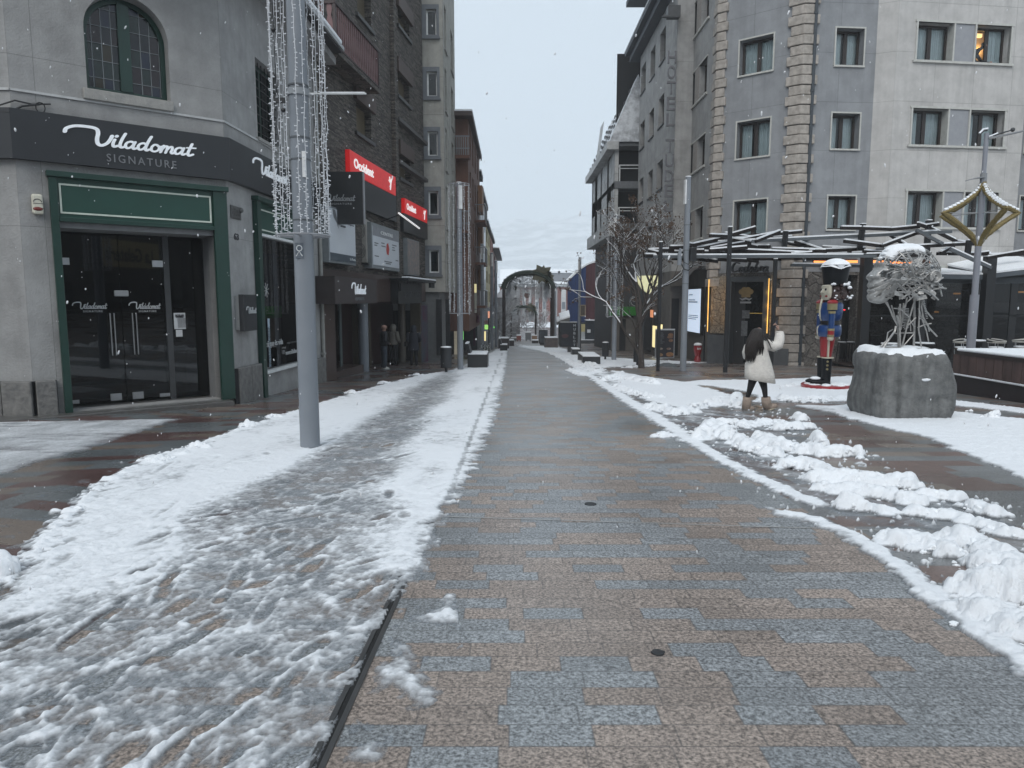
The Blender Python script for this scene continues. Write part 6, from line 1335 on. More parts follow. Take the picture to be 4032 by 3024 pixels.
for(x,y,rz,lb)in((1900,1386,1.2,'plain grey pole beside the shuttered side of the first left bench'),(1937,1376,2.0,'thin far grey pole just left of the far planter box'),(1953,1367,2.5,'thinnest far grey pole closest to the left arch post'),(2280,1371,.5,'plain grey pole directly right of the dark advert panel'),(2187,1341,.9,'far grey pole right of the first arch')):
 dup(LP,G(x,y),rz,lb,PG)
q=G(2689,1462);o=thing('junction_box','black and grey junction boxes with drooping cable strapped to the pergola pole','junction box',tuple(q));zj=at(2689,1000,q.y).z
b=MB();b.box(q.x+.12,q.x+.34,q.y-.15,q.y+.05,zj-.25,zj+.22);b.build('black_box',black,o);b=MB();b.tube([(q.x-.26,q.y-.1,zj-.40),(q.x-.26,q.y-.1,zj-.02),(q.x-.24,q.y-.1,zj+.2)],[.08,.075,.03],10);b.build('grey_box',galv,o)
b=MB();b.tube([(q.x-.2,q.y-.13,zj-.35),(q.x-.1,q.y-.17,zj-.55),(q.x+.05,q.y-.18,zj-.6),(q.x+.2,q.y-.16,zj-.45),(q.x+.25,q.y-.13,zj-.2)],.022,6);b.tube([(q.x-.15,q.y-.13,zj),(q.x-.12,q.y-.16,zj-.3),(q.x+.05,q.y-.16,zj-.38),(q.x+.15,q.y-.13,zj-.25)],.014,6);b.build('cable',black,o)
# pergola
beamm=mat('pergola_timber',(.022,.018,.017),.85,c2=(.013,.011,.011),scale=6,spec=.2);tubem=mat('pergola_tube',(.10,.115,.125),.45,c2=(.075,.085,.095),scale=3)
pg=thing('pergola','pergola of black posts and criss-crossed dark beams dusted with snow before the hotel','pergola',tuple(G(3000,1460)))
def ppost(x0,y0,x1,y1,w,base=True,lean=True):
 p=G(x0,y0)if base else None
 Y=p.y if base else 28
 a=p if base else at(x0,y0,Y);t_=at(x1,y1,Y);t2=Vector((a.x,Y,t_.z))if base else t_
 b=MB();b.beam(a-Vector((0,0,.05 if base else 0)),t2,w,w,up=(0,1,0));q=b.build('post',black,pg)
 b=MB();b.beam(t2,t2+(t2-a).normalized()*.035,w*1.05,w*1.05,up=(0,1,0));b.build('snow',snowcap,q)
ppost(2590,1462,2602,953,.115);ppost(2855,1467,2873,894,.13);ppost(2773,1425,2782,1028,.12);ppost(3035,1458,3049,1020,.12)
ppost(3115,1420,3125,1030,.17);ppost(3158,1415,3162,1040,.12);ppost(3388,1452,3395,1005,.34);ppost(3618,1452,3640,868,.17);ppost(3865,1452,3880,1010,.34)
for(x0,y0,x1,y1)in((3087,985,3094,910),(3384,985,3398,882),(3808,1010,3816,946)):
 b=MB();a,c_=at(x0,y0,27.6),at(x1,y1,27.4);b.beam(a,c_,.16,.16,up=(0,1,0));q=b.build('post',black,pg);b=MB();b.beam(c_,c_+Vector((0,0,.03)),.17,.17,up=(0,1,0));b.build('snow',snowcap,q)
def pbeam(x0,y0,x1,y1,Ya=27.0,Yb=27.2,w=.08,h=.11,m=None,snow=True):
 a,c_=at(x0,y0,Ya),at(x1,y1,Yb);b=MB();b.beam(a,c_,w,h);q=b.build('beam',m or beamm,pg)
 if snow:
  up=Vector((0,0,h/2+.026));b=MB();d_=(c_-a);n_=max(2,int(d_.length/.35));rs=random.Random(int(x0*7+y0));run=[]
  k0,k1=rs.uniform(0,.06),1-rs.uniform(0,.06)
  b.beam(a+d_*k0+up,a+d_*k1+up,w*.98,.055);b.build('snow',snowcap,q)
def Z3(x,y):return 2500+x/1.58,850+y/1.58
B_=[(60,240,330,243,26.4,27.4),(85,208,330,204,27.2,27.6),(215,190,330,188,26.8,27),(85,210,150,226,27,26.5),(310,168,420,185,26.6,28),(345,178,560,130,27,28.5),(355,205,900,96,27.4,29),(465,116,600,120,27.2,28),(580,118,755,68,27,26.5),(380,215,700,160,28,27),(460,210,700,190,26.8,26.8),(520,125,720,160,28.8,27),(750,152,902,92,26.7,27.6),(560,105,780,140,29,29.5),(870,108,1038,92,28,28.6),(600,140,985,125,28.8,30),(640,185,840,184,29,27),(700,175,830,205,27,28.5),(850,202,1190,212,27.6,27),(995,152,1190,218,28.6,27),(930,158,1150,204,29.5,27.5),(1165,190,1390,200,29.6,29.6),(1070,214,1430,198,27,28),(560,205,1100,230,26.9,26.9),(350,218,640,228,26.9,27),(1280,68,1410,70,26.8,27),(1410,70,1590,76,27,27.2),(1585,78,1770,60,27.2,27.4),(1300,150,1545,182,26.8,27.4),(1535,182,1775,92,27.2,27.4),(1590,112,1690,180,27.9,27),(1760,44,1815,62,27,27.5),(1815,58,1892,46,27.5,27),(1840,72,2000,152,27.6,28),(2000,155,2110,168,28,28.3),(1690,188,1980,172,27.2,27.2),(1975,172,2110,166,27.3,28),(1900,225,1985,180,27,28),(1500,205,1720,196,28,28),(1880,228,2210,232,27.5,29.5),(2130,232,2200,222,28,28),(2190,255,2420,215,27.2,27),(2190,240,2420,232,28.8,29),(1420,215,1700,232,27,29),(1160,240,1500,222,28.6,28.6)]
for q_ in B_:
 (xa,ya_),(xb,yb_)=Z3(q_[0],q_[1]),Z3(q_[2],q_[3]);pbeam(xa,ya_+5,xb,yb_+5,q_[4],q_[5])
for q_ in[(460,165,1970,92,28.2,27.4),(60,248,1500,244,26.6,26.6),(1750,82,1915,168,27.1,27.1),(1960,200,2215,318,27,27),(970,300,1500,308,29,29),(1500,306,1900,318,29,29),(1110,272,1480,270,31,31)]:
 (xa,ya_),(xb,yb_)=Z3(q_[0],q_[1]),Z3(q_[2],q_[3]);pbeam(xa,ya_+4,xb,yb_+4,q_[4],q_[5],.11,.11,tubem,snow=q_[1]!=82)
rs=random.Random(12)
for k in range(42):
 x=rs.uniform(2620,3560);y=1006+rs.uniform(-22,20)-(x-2600)*.004;ln=rs.uniform(60,170);sl_=rs.uniform(-.12,.12);Ya=rs.uniform(27,31.5);pbeam(x,y,x+ln,y+ln*sl_,Ya,Ya+rs.uniform(-1.6,1.6),.09,.12)
heat=mat('heater_glow',(.9,.25,.06),.5,emit=1.7,ecol=(1,.30,.08))
for k,(x0,x1,y)in enumerate(((3205,3262,1030),(3320,3376,1030),(3405,3480,1030),(3505,3590,1032),(3635,3660,1032))):
 o=thing('patio_heater',('orange glowing heater tube above the left of the nutcracker hat','orange heater tube just right of the nutcracker hat','orange heater tube behind the forehead of the metal head','longest orange heater tube seen through the metal skull','short orange heater tube at the back of the metal skull')[k],'heater',tuple(at(x0,y,29.3)),group='glowing heaters under the pergola')
 a,c_=at(x0,y,29.3),at(x1,y,29.3);b=MB();b.beam(a,c_,.05,.10);b.build('element',heat,o);b=MB();b.beam(a+Vector((0,.08,.05)),c_+Vector((0,.08,.05)),.14,.14);b.build('housing',dgrey,o)
tr=thing('terrace_enclosure','dark glazed restaurant terrace with slate frames and snow-covered canopies behind the sculpture','terrace',tuple(G(3600,1445)))
TY=28.6;FT=Fr(0,TY,1,0);frm=mat('slate_frame',(.065,.08,.092),.45);xs_=[FT.uv(px,1200)[0]for px in(3404,3520,3633,3748,3862,3890,4000,4110)]
zt0,zt1=FT.uv(3500,1116)[1],FT.uv(3500,1092)[1];zmid=FT.uv(3500,1243)[1];zgr=gz(TY)
b=MB();b.fbox(FT,xs_[0],xs_[4],zt0,zt1,-.05,.05);b.fbox(FT,xs_[5],xs_[7],zt0,zt1,-.05,.05);b.build('lintel',frm,tr)
b=MB();b.fbox(FT,xs_[0],xs_[7],zmid-.03,zmid+.02,-.03,.03);b.fbox(FT,xs_[0],xs_[7],zgr,zgr+.3,-.03,.03)
for x in(xs_[5]+1.0,):b.fbox(FT,x-.14,x+.14,zgr,zt0,-.03,.03)
b.build('mullion',black,tr)
tg=glass('terrace_glass',(.16,.16,.165),refl=.7);b=MB();b.fquad(FT,xs_[0],xs_[7],zgr+.3,zt0,0);b.build('glazing',tg,tr)
canm=mat('canopy_slate',(.085,.10,.115),.5)
def canopy(x0,x1,ya0,ya1,yb0,yb1):
 a,c_=at(x0,ya0,TY-.5),at(x1,ya1,TY-.5);d0_,e0=at(x0,yb0,TY+2.6),at(x1,yb1,TY+2.6)
 d0_.x,e0.x=a.x,c_.x;b=MB();b.add([a,c_,e0,d0_]+[v-Vector((0,0,.18))for v in(a,c_,e0,d0_)],MB.BF);o=b.build('canopy',canm,tr)
 b=MB();up=Vector((0,0,.075));b.add([v+Vector((0,0,.004))for v in(a,c_,e0,d0_)]+[v+up for v in(a,c_,e0,d0_)],MB.BF);b.build('snow',snowcap,o)
canopy(3566,3872,1078,1082,1050,1058);canopy(3884,4150,1080,1048,1040,1000)
b=MB();b.fbox(FT,xs_[0]-.4,xs_[7],zgr+.05,zgr+.1,-4.2,-.2);b.build('terrace_floor',mat('terrace_floor',(.05,.035,.03),.5),tr)
il=mat('lit_dim_orange',(.8,.4,.12),.5,emit=.8,ecol=(1,.5,.16))
for(x,y,w_)in((3768,1156,.28),(3688,1228,.16),(4020,1150,.3),(3443,1243,.14)):
 b=MB();p=at(x,y,TY+2.2);b.tube([p-Vector((w_/2,0,0)),p+Vector((w_/2,0,0))],.035,8);b.build('inside_lamp',il,tr)
 # deck with snow
dk=thing('wooden_deck','stepped deck with brown vertical boards and snow on top at the right edge','deck',tuple(G(3760,1560)))
c1,c0=at(3777,1371,17.4),at(3738,1467,17.8);X1,X0=c1.x,c0.x;z1_,z0_=c1.z,c0.z;zb_=-1.2
b=MB();b.box(X0,20,6,17.9,zb_,z0_-.03);b.build('lower_step',mat('deck_black',(.026,.020,.022),.5,c2=(.02,.016,.018)),dk)
b=MB();b.box(X1+.03,20,6,17.4,z0_-.03,z1_-.16);b.build('core',wood_d,dk)
bd=mat('deck_boards',(.135,.085,.075),.6,c2=(.085,.055,.05),scale=3,streak=.5)
b=MB();y=6.2
while y<17.35:b.box(X1-.012,X1+.04,y,y+.285,z0_-.02,z1_-.155);y+=.30
x=X1
while x<17:b.box(x+.01,x+.29,17.4,17.43,z0_-.02,z1_-.155);x+=.3
b.build('boards',bd,dk)
b=MB();b.box(X1-.03,20,6,17.46,z1_-.155,z1_-.07);b.build('rim',wood_d,dk)
b=MB();b.box(X1-.03,20,6,17.46,z1_-.069,z1_);b.build('top_snow',snowcap,dk,bevel=.03)
b=MB();b.box(X0-.01,X1-.016,6,17.9,z0_-.029,z0_+.03);b.build('step_snow',snowcap,dk,bevel=.02)
def metal_chair():
 o=thing('terrace_chair','x','chair');b=MB();b.tube([(.27*math.cos(a),.27*math.sin(a),.72+.04*math.cos(a))for a in np.linspace(.3,2*PI-.3,16)],.022,6);b.tube([(.27*math.cos(a),.27*math.sin(a),.64)for a in np.linspace(.5,2*PI-.5,14)],.014,6);b.build('armrest',mat('rattan',(.42,.41,.38),.5),o)
 b=MB();b.tube([(0,0,.42),(0,0,.46)],.24,14);b.build('seat',mat('seat_weave',(.10,.08,.07),.7),o);b=MB();b.tube([(0,0,.46),(0,0,.50)],.22,14);b.build('snow',snowcap,o)
 for a in(.7,2.4,3.9,5.5):b=MB();b.tube([(.2*math.cos(a),.2*math.sin(a),0),(.24*math.cos(a),.24*math.sin(a),.66)],.012,5);b.build('leg',steel,o)
 return o
def cafe_table():
 o=thing('terrace_table','x','table');b=MB();b.tube([(0,0,.71),(0,0,.74)],.34,18);b.build('top',black,o);b=MB();b.tube([(0,0,.74),(0,0,.775)],.33,18);b.build('snow',snowcap,o);b=MB();b.tube([(0,0,0),(0,0,.71)],.03,8);b.tube([(0,0,0),(0,0,.03)],.22,12);b.build('leg',black,o);return o
mc=metal_chair();tb=cafe_table();YT=24.5
place(mc,(at(3790,1340,YT).x,YT,at(3790,1340,YT).z-.72),'pale rattan terrace chair left of the star lamp pole','terrace chairs',.4)
dup(mc,(at(3925,1338,YT).x,YT,at(3925,1340,YT).z-.72),1.9,'pale rattan chair between the two right-hand snowy tables','terrace chairs')
dup(mc,(at(4000,1335,YT).x,YT-.3,at(4000,1335,YT).z-.72),-.7,'pale rattan chair at the far right edge','terrace chairs')
place(tb,(at(3868,1342,YT).x,YT+.4,at(3868,1342,YT).z-.76),'round snowy table right of the star lamp pole','snowy terrace tables')
dup(tb,(at(4020,1349,YT).x,YT-.9,at(4020,1349,YT-.9).z-.76),0,'round snowy table at the far right edge','snowy terrace tables')
dup(tb,(at(3508,1352,26).x,26,at(3508,1352,26).z-.76),0,'snowy table under the chest wires of the metal head','snowy terrace tables')
dup(tb,(at(3640,1350,26).x,26,at(3640,1350,26).z-.76),0,'snowy table behind the right neck wires of the metal head','snowy terrace tables')
# lamp with the gold star frame
sp=at(3822,1368,20.2);spz=gz(20.2);lp=thing('star_lamp','tall grey lamp post carrying a gold tinsel star frame and flat solar lamp head','lamp post',(sp.x,sp.y,spz))
def SZ(y):return at(3850,y,20.2).z
b=MB();b.tube([(sp.x,sp.y,spz-.1),(sp.x,sp.y,SZ(1160))],.115,14);b.tube([(sp.x,sp.y,SZ(1160)),(sp.x,sp.y,SZ(705))],.082,14);b.tube([(sp.x,sp.y,SZ(705)),(sp.x,sp.y,SZ(525))],.06,14);b.build('post',mat('lamp_grey',(.24,.25,.28),.4,c2=(.20,.21,.24),scale=2),lp,smooth=True,sharp=40)
b=MB();a_=Vector((sp.x,sp.y,SZ(548)));b.poly([a_+Vector(v)for v in((0,-.12,0),(.35,-.22,.06),(1.0,-.10,.20),(1.0,.12,.20),(.35,.22,.06),(0,.12,0))],(0,0,.03));h_=b.build('lamp_head',mat('lamp_glass',(.26,.27,.28),.25),lp)
b=MB();b.tube([a_+Vector((0,0,.05)),a_+Vector((.68,0,.24))],.022,6);b.ico(a_+Vector((.70,0,.25)),.06,sub=1);b.tube([a_+Vector((-.22,0,.12)),a_+Vector((-.1,0,.22)),a_+Vector((0,0,.24))],.03,6);b.build('bracket',dgrey,lp)
b=MB();b.tube([a_+Vector((-.2,0,.15)),a_+Vector((-.1,0,.26)),a_+Vector((.02,0,.28))],.03,6);b.tube([a_+Vector((.02,0,.06)),a_+Vector((.16,0,.10)),a_+Vector((.3,0,.16))],.025,6);b.build('snow',snowcap,lp)
a_=Vector((sp.x,sp.y,SZ(712)));b=MB();b.poly([a_+Vector(v)for v in((0,-.1,.08),(-.25,-.18,.05),(-.5,0,-.02),(-.25,.18,.05),(0,.1,.08))],(0,0,.025));b.tube([a_+Vector((0,0,.02)),a_+Vector((0,0,.2))],.085,10);b.build('small_head',MC['lamp_glass'],lp)
gold=mat('gold_tinsel',(.26,.19,.07),.55,c2=(.12,.10,.035),scale=30,metal=.2,bump=.8);rs=random.Random(4)
rad=1.04;zt_,zm_,zb_2=SZ(700),SZ(838),SZ(972)
for k,a in enumerate((PI,0,1.5*PI,math.radians(58),math.radians(122),math.radians(232),math.radians(-52))[:5]):
 pts=[]
 for i in range(15):t_=i/14;pts.append((rad*(t_**1.55),zt_+(zm_-zt_)*(t_**.72)))
 low=[(rad*(1-t_)**1.45*1.0 if t_<1 else 0,zm_+(zb_2-zm_)*(t_**1.0))for t_ in[i/14 for i in range(1,15)]]
 ca,sa=math.cos(a),math.sin(a);P3=[Vector((sp.x+ca*r_,sp.y+sa*r_,z))for r_,z in pts+low]
 b=MB();b.tube(P3,[.062+.018*rs.random()for _ in P3],8)
 for p,q in zip(P3,P3[1:]):
  for _ in range(12):
   w_=p.lerp(q,rs.random());e=Vector((rs.gauss(0,1),rs.gauss(0,1),rs.gauss(0,1))).normalized();b.tube([w_+e*.03,w_+e*.085],[.014,.004],3,cap=False)
 o=b.build('tinsel_arm',gold,lp);b=MB()
 for i in range(2,14):
  p,q=P3[i],P3[i+1]if i<14 else P3[i];b.tube([p+Vector((0,0,.045)),p.lerp(q,.9)+Vector((0,0,.075))],[.06,.05],6)
 b.build('snow',snowcap,o)
b=MB();b.tube([(sp.x,sp.y,SZ(965)),(sp.x,sp.y,SZ(930))],[.09,.17],10)
for a in(PI,0,1.5*PI,1.0,2.1):b.tube([(sp.x,sp.y,zm_),(sp.x+rad*math.cos(a)*.98,sp.y+rad*math.sin(a)*.98,zm_)],.012,5)
b.build('inner_frame',mat('frame_grey',(.35,.36,.37),.4),lp)
# boulder and wire head sculpture
from mathutils import noise as nz
pc=G(3560,1655);BC=Vector((at(3557,1500,13.0).x,13.0,gz(13.0)));S_px=2840/13.0
bo=thing('boulder','large rough grey boulder carrying the metal head sculpture, snow on its top','boulder',tuple(BC))
vs,fs=ICO[3];vs,fs=vs[:],fs[:]
c={};nf=[]
def _mid(a,b_):
 k=(min(a,b_),max(a,b_))
 if k not in c:vs.append(((vs[a]+vs[b_])/2).normalized());c[k]=len(vs)-1
 return c[k]
for a,b_,d_ in fs:
 x,y,z=_mid(a,b_),_mid(b_,d_),_mid(d_,a);nf+=[(a,x,z),(b_,y,x),(d_,z,y),(x,y,z)]
fs=nf;H_=1.24;out=[]
def bould(v):
 p=Vector(v);e=9.0
 k=(abs(p.x)**e+abs(p.y)**e+abs(p.z)**e)**(-1/e);q=p*k
 zz=(q.z+1)/2;wr=.47+.19*math.sin(min(1,max(0,1-zz))*2.6);wl=.75-.03*zz
 x=q.x*(wr if q.x>0 else wl);y=q.y*(.62+.05*(1-zz));z=zz*H_
 n_=nz.fractal(Vector((x*1.6+3,y*1.6,z*1.6)),1,2.1,6);n2=nz.fractal(Vector((x*9,y*9,z*3)),1,2.1,4)
 nn=Vector((q.x**3,q.y**3,q.z**3*.6)).normalized();k2=.045*n_+.009*n2+.028*nz.cell(Vector((x*2.2,y*2.2,z*2.2)));return Vector((x,y,z))+nn*k2
out=[bould(v)for v in vs];b=MB();b.add([BC+v-Vector((0,0,.03))for v in out],fs)
bm_=mat('boulder_stone',(.25,.255,.25),.8,c2=(.13,.135,.135),scale=7,bump=1.0,bscale=40,streak=.5,detail=10,mixw=.5);b.build('stone',bm_,bo,smooth=True)
b=MB();ft=[f for f in fs if all((out[i].z>H_*.985-.05+.05*nz.noise(out[i]*4)and(vs[i].z>.35))for i in f)]
n_=len(out);lift=Vector((0,0,.045));used=sorted({i for f in ft for i in f});rm={i:k for k,i in enumerate(used)}
edge_i=set();cnt={}
for f in ft:
 for i in f:cnt[i]=cnt.get(i,0)+1
b.add([BC+out[i]+Vector((0,0,-.03))+(lift if cnt[i]>=6 else Vector((0,0,-.004)))+Vector((0,0,.02*nz.noise(out[i]*5)))for i in used],[tuple(rm[i]for i in f)for f in ft]);b.build('snow',snowcap,bo,smooth=True)
b=MB();b.ico(BC+Vector((.02,-.66,.74)),(.085,.03,.028),sub=2,jit=.12);b.build('snow_patch',snowcap,bo,smooth=True)
sc_=thing('head_sculpture','openwork steel wire sculpture of a head in profile with snow on its crown','sculpture',tuple(BC+Vector((0,0,H_))))
SY=13.0;metal=mat('sculpture_steel',(.46,.455,.44),.42,c2=(.27,.27,.265),scale=18,metal=.55,bump=.4);
def SQ(zx,zy):p=at(3380+zx/3.53,930+zy/3.53,SY);return np.array((p.x,p.z))
prof=[(870,800),(930,750),(1040,690),(1100,600),(1110,450),(1050,320),(950,205),(850,150),(700,125),(500,140),(400,180),(300,290),(258,370),(252,430),(222,475),(130,568),(165,625),(140,695),(175,732),(136,765),(152,805),(130,850),(165,905),(280,932),(372,912)]
PP=[SQ(*p)for p in prof];
def smooth_p(P,sub=6):return stroke(P,0,sub=sub)[0]
PS=smooth_p(PP);nP=len(PS);Cx=SQ(640,470);Wd=.37
def S3(i,f,inn=1.0):
 p=PS[int(min(nP-1,max(0,i)))];t_=i/nP
 w_=Wd*(1.0 if t_<.52 else max(.25,1.0-(t_-.52)*1.35));cc=Cx if t_<.5 else Cx+(PS[int(min(nP-1,i))]-Cx)*.25*min(1,(t_-.5)*3)
 q=cc+(p-cc)*math.cos(f)*inn;return Vector((q[0],SY+w_*math.sin(f)*inn,q[1]))
rs=random.Random(9);b=MB()
for f in(-75,-48,-24,0,24,48,75):
 fr_=math.radians(f);hi=nP*.52 if f else nP-1
 b.tube([S3(i,fr_)for i in np.arange(2,hi,3)],.010,5)
for k in range(0,12):i=nP*(.02+.52*k/12);b.tube([S3(i,math.radians(a))for a in range(-84,85,12)],.008,5)
for _ in range(70):
 i,f=rs.uniform(3,nP*.55),rs.uniform(-80,80);j,g_=i+rs.uniform(-14,14),f+rs.uniform(-34,34);b.tube([S3(max(1,i),math.radians(f)),S3(max(1,(i+j)/2),math.radians((f+g_)/2)),S3(max(1,j),math.radians(max(-84,min(84,g_))))],rs.uniform(.005,.012),4)
b.build('skull_wires',metal,sc_)
b=MB();i0,i1=int(nP*.50),nP-1;NF=26;G_={}
for ii,i in enumerate(range(i0,i1,1)):
 for jj in range(NF+1):
  f=math.radians(-84+168*jj/NF);v=S3(i,f);G_[(ii,jj)]=len(b.v)+0;b.v.append(tuple(v));b.uv.append((0,0))
NI=i1-i0
for ii in range(NI-1):
 for jj in range(NF):
  p=Vector(b.v[G_[(ii,jj)]]);hol=nz.noise(Vector((p.x*9,p.y*9,p.z*9)))+.5*nz.noise(Vector((p.x*22,p.y*22,p.z*22+5)))
  side=abs(jj-NF/2)/(NF/2);eye=(ii/NI<.30 and side>.25)
  if side>.42 and hol>(.20 if not eye else-.1):continue
  b.f.append((G_[(ii,jj)],G_[(ii+1,jj)],G_[(ii+1,jj+1)],G_[(ii,jj+1)]))
fo_=b.build('face_plates',metal,sc_,smooth=True);md=fo_.modifiers.new('s','SOLIDIFY');md.thickness=.012
for sy in(-1,1):
 b=MB()
 for _ in range(20):
  x,z=SQ(rs.uniform(420,900),rs.uniform(430,880));y=SY+sy*(Wd*rs.uniform(.72,.95));a=rs.uniform(-.9,.9);l=rs.uniform(.04,.14);w_=rs.uniform(.015,.05)
  d_=Vector((math.cos(a),rs.gauss(0,.15),math.sin(a)));u_=Vector((-math.sin(a),rs.gauss(0,.2),math.cos(a)));c_=Vector((x,y,z));b.add([c_-d_*l-u_*w_,c_+d_*l-u_*w_*.6,c_+d_*l*.8+u_*w_,c_-d_*l*.9+u_*w_*.8],[(0,1,2,3)])
 for _ in range(30):
  x,z=SQ(rs.uniform(480,1000),rs.uniform(420,850));y=SY+sy*Wd*rs.uniform(.7,.98);a=rs.uniform(-1.2,1.2);l=rs.uniform(.06,.2);b.tube([Vector((x-l*math.cos(a),y,z-l*math.sin(a))),Vector((x,y+sy*.02,z+.02)),Vector((x+l*math.cos(a),y,z+l*math.sin(a)))],.008,4)
 pl_=b.build('cheek_scraps',metal,sc_);md=pl_.modifiers.new('s','SOLIDIFY');md.thickness=.006
for sy in(-1,1):
 ex,ez=SQ(905,570);b=MB()
 for rr,th_ in((.085,.022),(.055,.012),(.03,.012)):b.tube([Vector((ex+rr*math.cos(a),SY+sy*(Wd*.95+.02),ez+rr*1.15*math.sin(a)))for a in np.linspace(-1.9,3.9,18)],th_,7)
 b.build('ear',metal,sc_)
def nk(pts,r,mm,y0,y1):n=len(pts);mm.tube([Vector((SQ(*p)[0],y0+(y1-y0)*i/(n-1),SQ(*p)[1]))for i,p in enumerate(pts)],r,5)
b=MB()
for pts,r,y0,y1 in(([(560,940),(555,1300),(560,1600)],.018,-.05,-.05),([(600,980),(585,1300),(585,1600)],.02,.08,.06),([(760,830),(660,1200),(600,1500),(590,1600)],.016,-.1,0),([(800,800),(800,1200),(790,1600)],.02,.05,.05),([(800,860),(790,1300),(845,1620)],.014,-.12,-.1),([(372,912),(430,1000),(520,1180),(590,1290)],.014,0,0),([(372,912),(470,1130),(560,1270)],.012,-.06,0),([(440,1000),(540,1010),(680,1140)],.01,-.12,-.1),([(870,800),(880,900),(950,1050),(1035,1150)],.013,0,0),([(860,820),(830,980),(850,1120),(930,1270),(1040,1390)],.014,-.1,-.12),([(880,1000),(930,1160),(1020,1240),(1040,1330)],.013,.1,.12),([(800,1270),(880,1230),(970,1210)],.012,-.05,-.1),([(820,1150),(880,1310),(910,1460)],.012,-.15,-.15),([(640,900),(600,1010),(590,1300)],.014,-.1,0),([(700,1140),(770,1250),(790,1260)],.01,0,0),([(680,1250),(800,1130)],.012,0,0),([(720,1160),(728,1320)],.01,0,0),([(590,1345),(765,1345)],.014,0,0),([(620,1530),(770,1360)],.01,0,0),([(680,930),(640,1100),(610,1300)],.014,.12,.05),([(740,850),(700,1000),(650,1200)],.014,.15,.1),([(500,960),(560,1200),(600,1330)],.012,.1,.05),([(315,1570),(390,1460),(500,1320),(520,1250)],.02,-.05,0),([(400,1400),(470,1340),(580,1370)],.014,-.1,0),([(330,1540),(440,1420)],.02,.05,.02),([(390,1460),(430,1340),(520,1300)],.012,0,.1),([(490,1100),(550,1240)],.022,-.12,-.05)):
 nk(pts,r,b,SY+y0,SY+y1)
for k in range(14):
 t_=k/13;nk([(840+20*t_*3,840+300*t_),(900+55*t_,850+290*t_)],.008,b,SY-.1,SY-.02);nk([(560+15*k%40,1000+22*k),(720,1010+20*k)],.008,b,SY-.1,SY+.05)
b.build('neck_wires',metal,sc_)
b=MB();q0=SQ(600,1600);b.box(q0[0]-.28,q0[0]+.36,SY-.25,SY+.25,BC.z+H_-.01,BC.z+H_+.02);b.build('base_plate',metal,sc_)
b=MB();N1,N2=22,12;i0,i1=nP*.28,nP*.46
for a in range(N1+1):
 for c_ in range(N2+1):
  i=i0+(i1-i0)*a/N1;f=math.radians(-40+80*c_/N2);e_=min(a,N1-a,c_*1.4,(N2-c_)*1.4);jit_=.9+.3*nz.noise(Vector((a*.7,c_*.9,0)));th_=.035*min(1,e_/2.5)*jit_-.01*(e_<=0);v=S3(i,f);b.v.append((v.x,v.y,v.z+th_));b.uv.append((0,0))
for a in range(N1):
 for c_ in range(N2):k=a*(N2+1)+c_;b.f.append((k,k+1,k+N2+2,k+N2+1))
sn_=b.build('snow_cap',snowcap,sc_,smooth=True);md=sn_.modifiers.new('s','SOLIDIFY');md.thickness=.02
b=MB()
for(zx,zy,rx,rz_)in((240,500,.035,.022),(205,520,.035,.018),(165,550,.035,.014),(175,690,.022,.014),(290,500,.03,.015),(280,310,.03,.03),(330,250,.035,.03),(380,200,.05,.04),(930,515,.045,.018),(1040,680,.025,.02),(450,330,.018,.05),(420,260,.03,.05),(180,760,.02,.01),(190,835,.02,.01)):
 p=SQ(zx,zy);b=MB();b.ico((p[0],SY-.06,p[1]),(rx,.06,rz_),sub=2,jit=.06);b.build('snow',snowcap,sc_,smooth=True)
 # nutcracker figure
nc=G(3233,1530);NX,NY=nc.x+.0,nc.y;nu=thing('nutcracker_statue','tall painted wooden nutcracker soldier in blue coat and black hat on a red disc','statue',tuple(nc))
k426=2.86*2840/NY
def nx(zx):return NX+(zx-560)/k426+.0
def nzz(zy):return nc.z+(1573-zy)/k426
blue=mat('gloss_blue',(.006,.04,.15),.3,c2=(.005,.033,.12),coat=.15);redp=mat('gloss_red',(.26,.010,.014),.32,coat=.15,c2=(.24,.01,.014));blk=mat('gloss_black',(.005,.006,.008),.35,spec=.2);cream=mat('cream_enamel',(.50,.47,.38),.35);goldp=mat('dull_gold',(.28,.24,.13),.4,metal=.3);hairm=mat('brown_hair',(.035,.014,.012),.5,c2=(.02,.009,.008),scale=20,bump=.8)
def nl(x0,x1,ys,name,m,ry=None,par=None,n=24,xc=None,dy=0):
 """stack of ovals: list of (zy, x0, x1)"""
 b=MB();rings=[]
 for(zy,a,c_)in ys:rings.append((nx((a+c_)/2),(c_-a)/2/k426,nzz(zy)))
 vs=[];fs=[]
 for(cx,rx,z)in rings:
  for k in range(n):t_=2*PI*k/n;vs.append((cx+rx*math.cos(t_),NY+dy+(ry or rx*1.05)*(1 if ry is None else rx/max(r[1]for r in rings))*math.sin(t_),z))
 for i in range(len(rings)-1):
  for k in range(n):a,c_=i*n+k,i*n+(k+1)%n;fs.append((a,a+n,c_+n,c_))
 fs.append(tuple(range(n)));fs.append(tuple(range((len(rings)-1)*n,len(rings)*n))[::-1]);b.add(vs,fs);return b.build(name,m,par or nu,smooth=True,sharp=35)
nl(0,0,[(1585,352,860),(1578,345,866),(1528,345,866),(1520,352,860)],'base',redp)
b=MB();
for i in range(26):a=i*.7;r_=.15*math.sqrt(i);b.ico((nx(640)+r_*math.cos(a)*.7,NY+r_*.6*math.sin(a),nzz(1521)),(.12,.12,.025+.02*random.random()),sub=2,jit=.1)
b.build('base_snow',snowcap,nu,smooth=True)
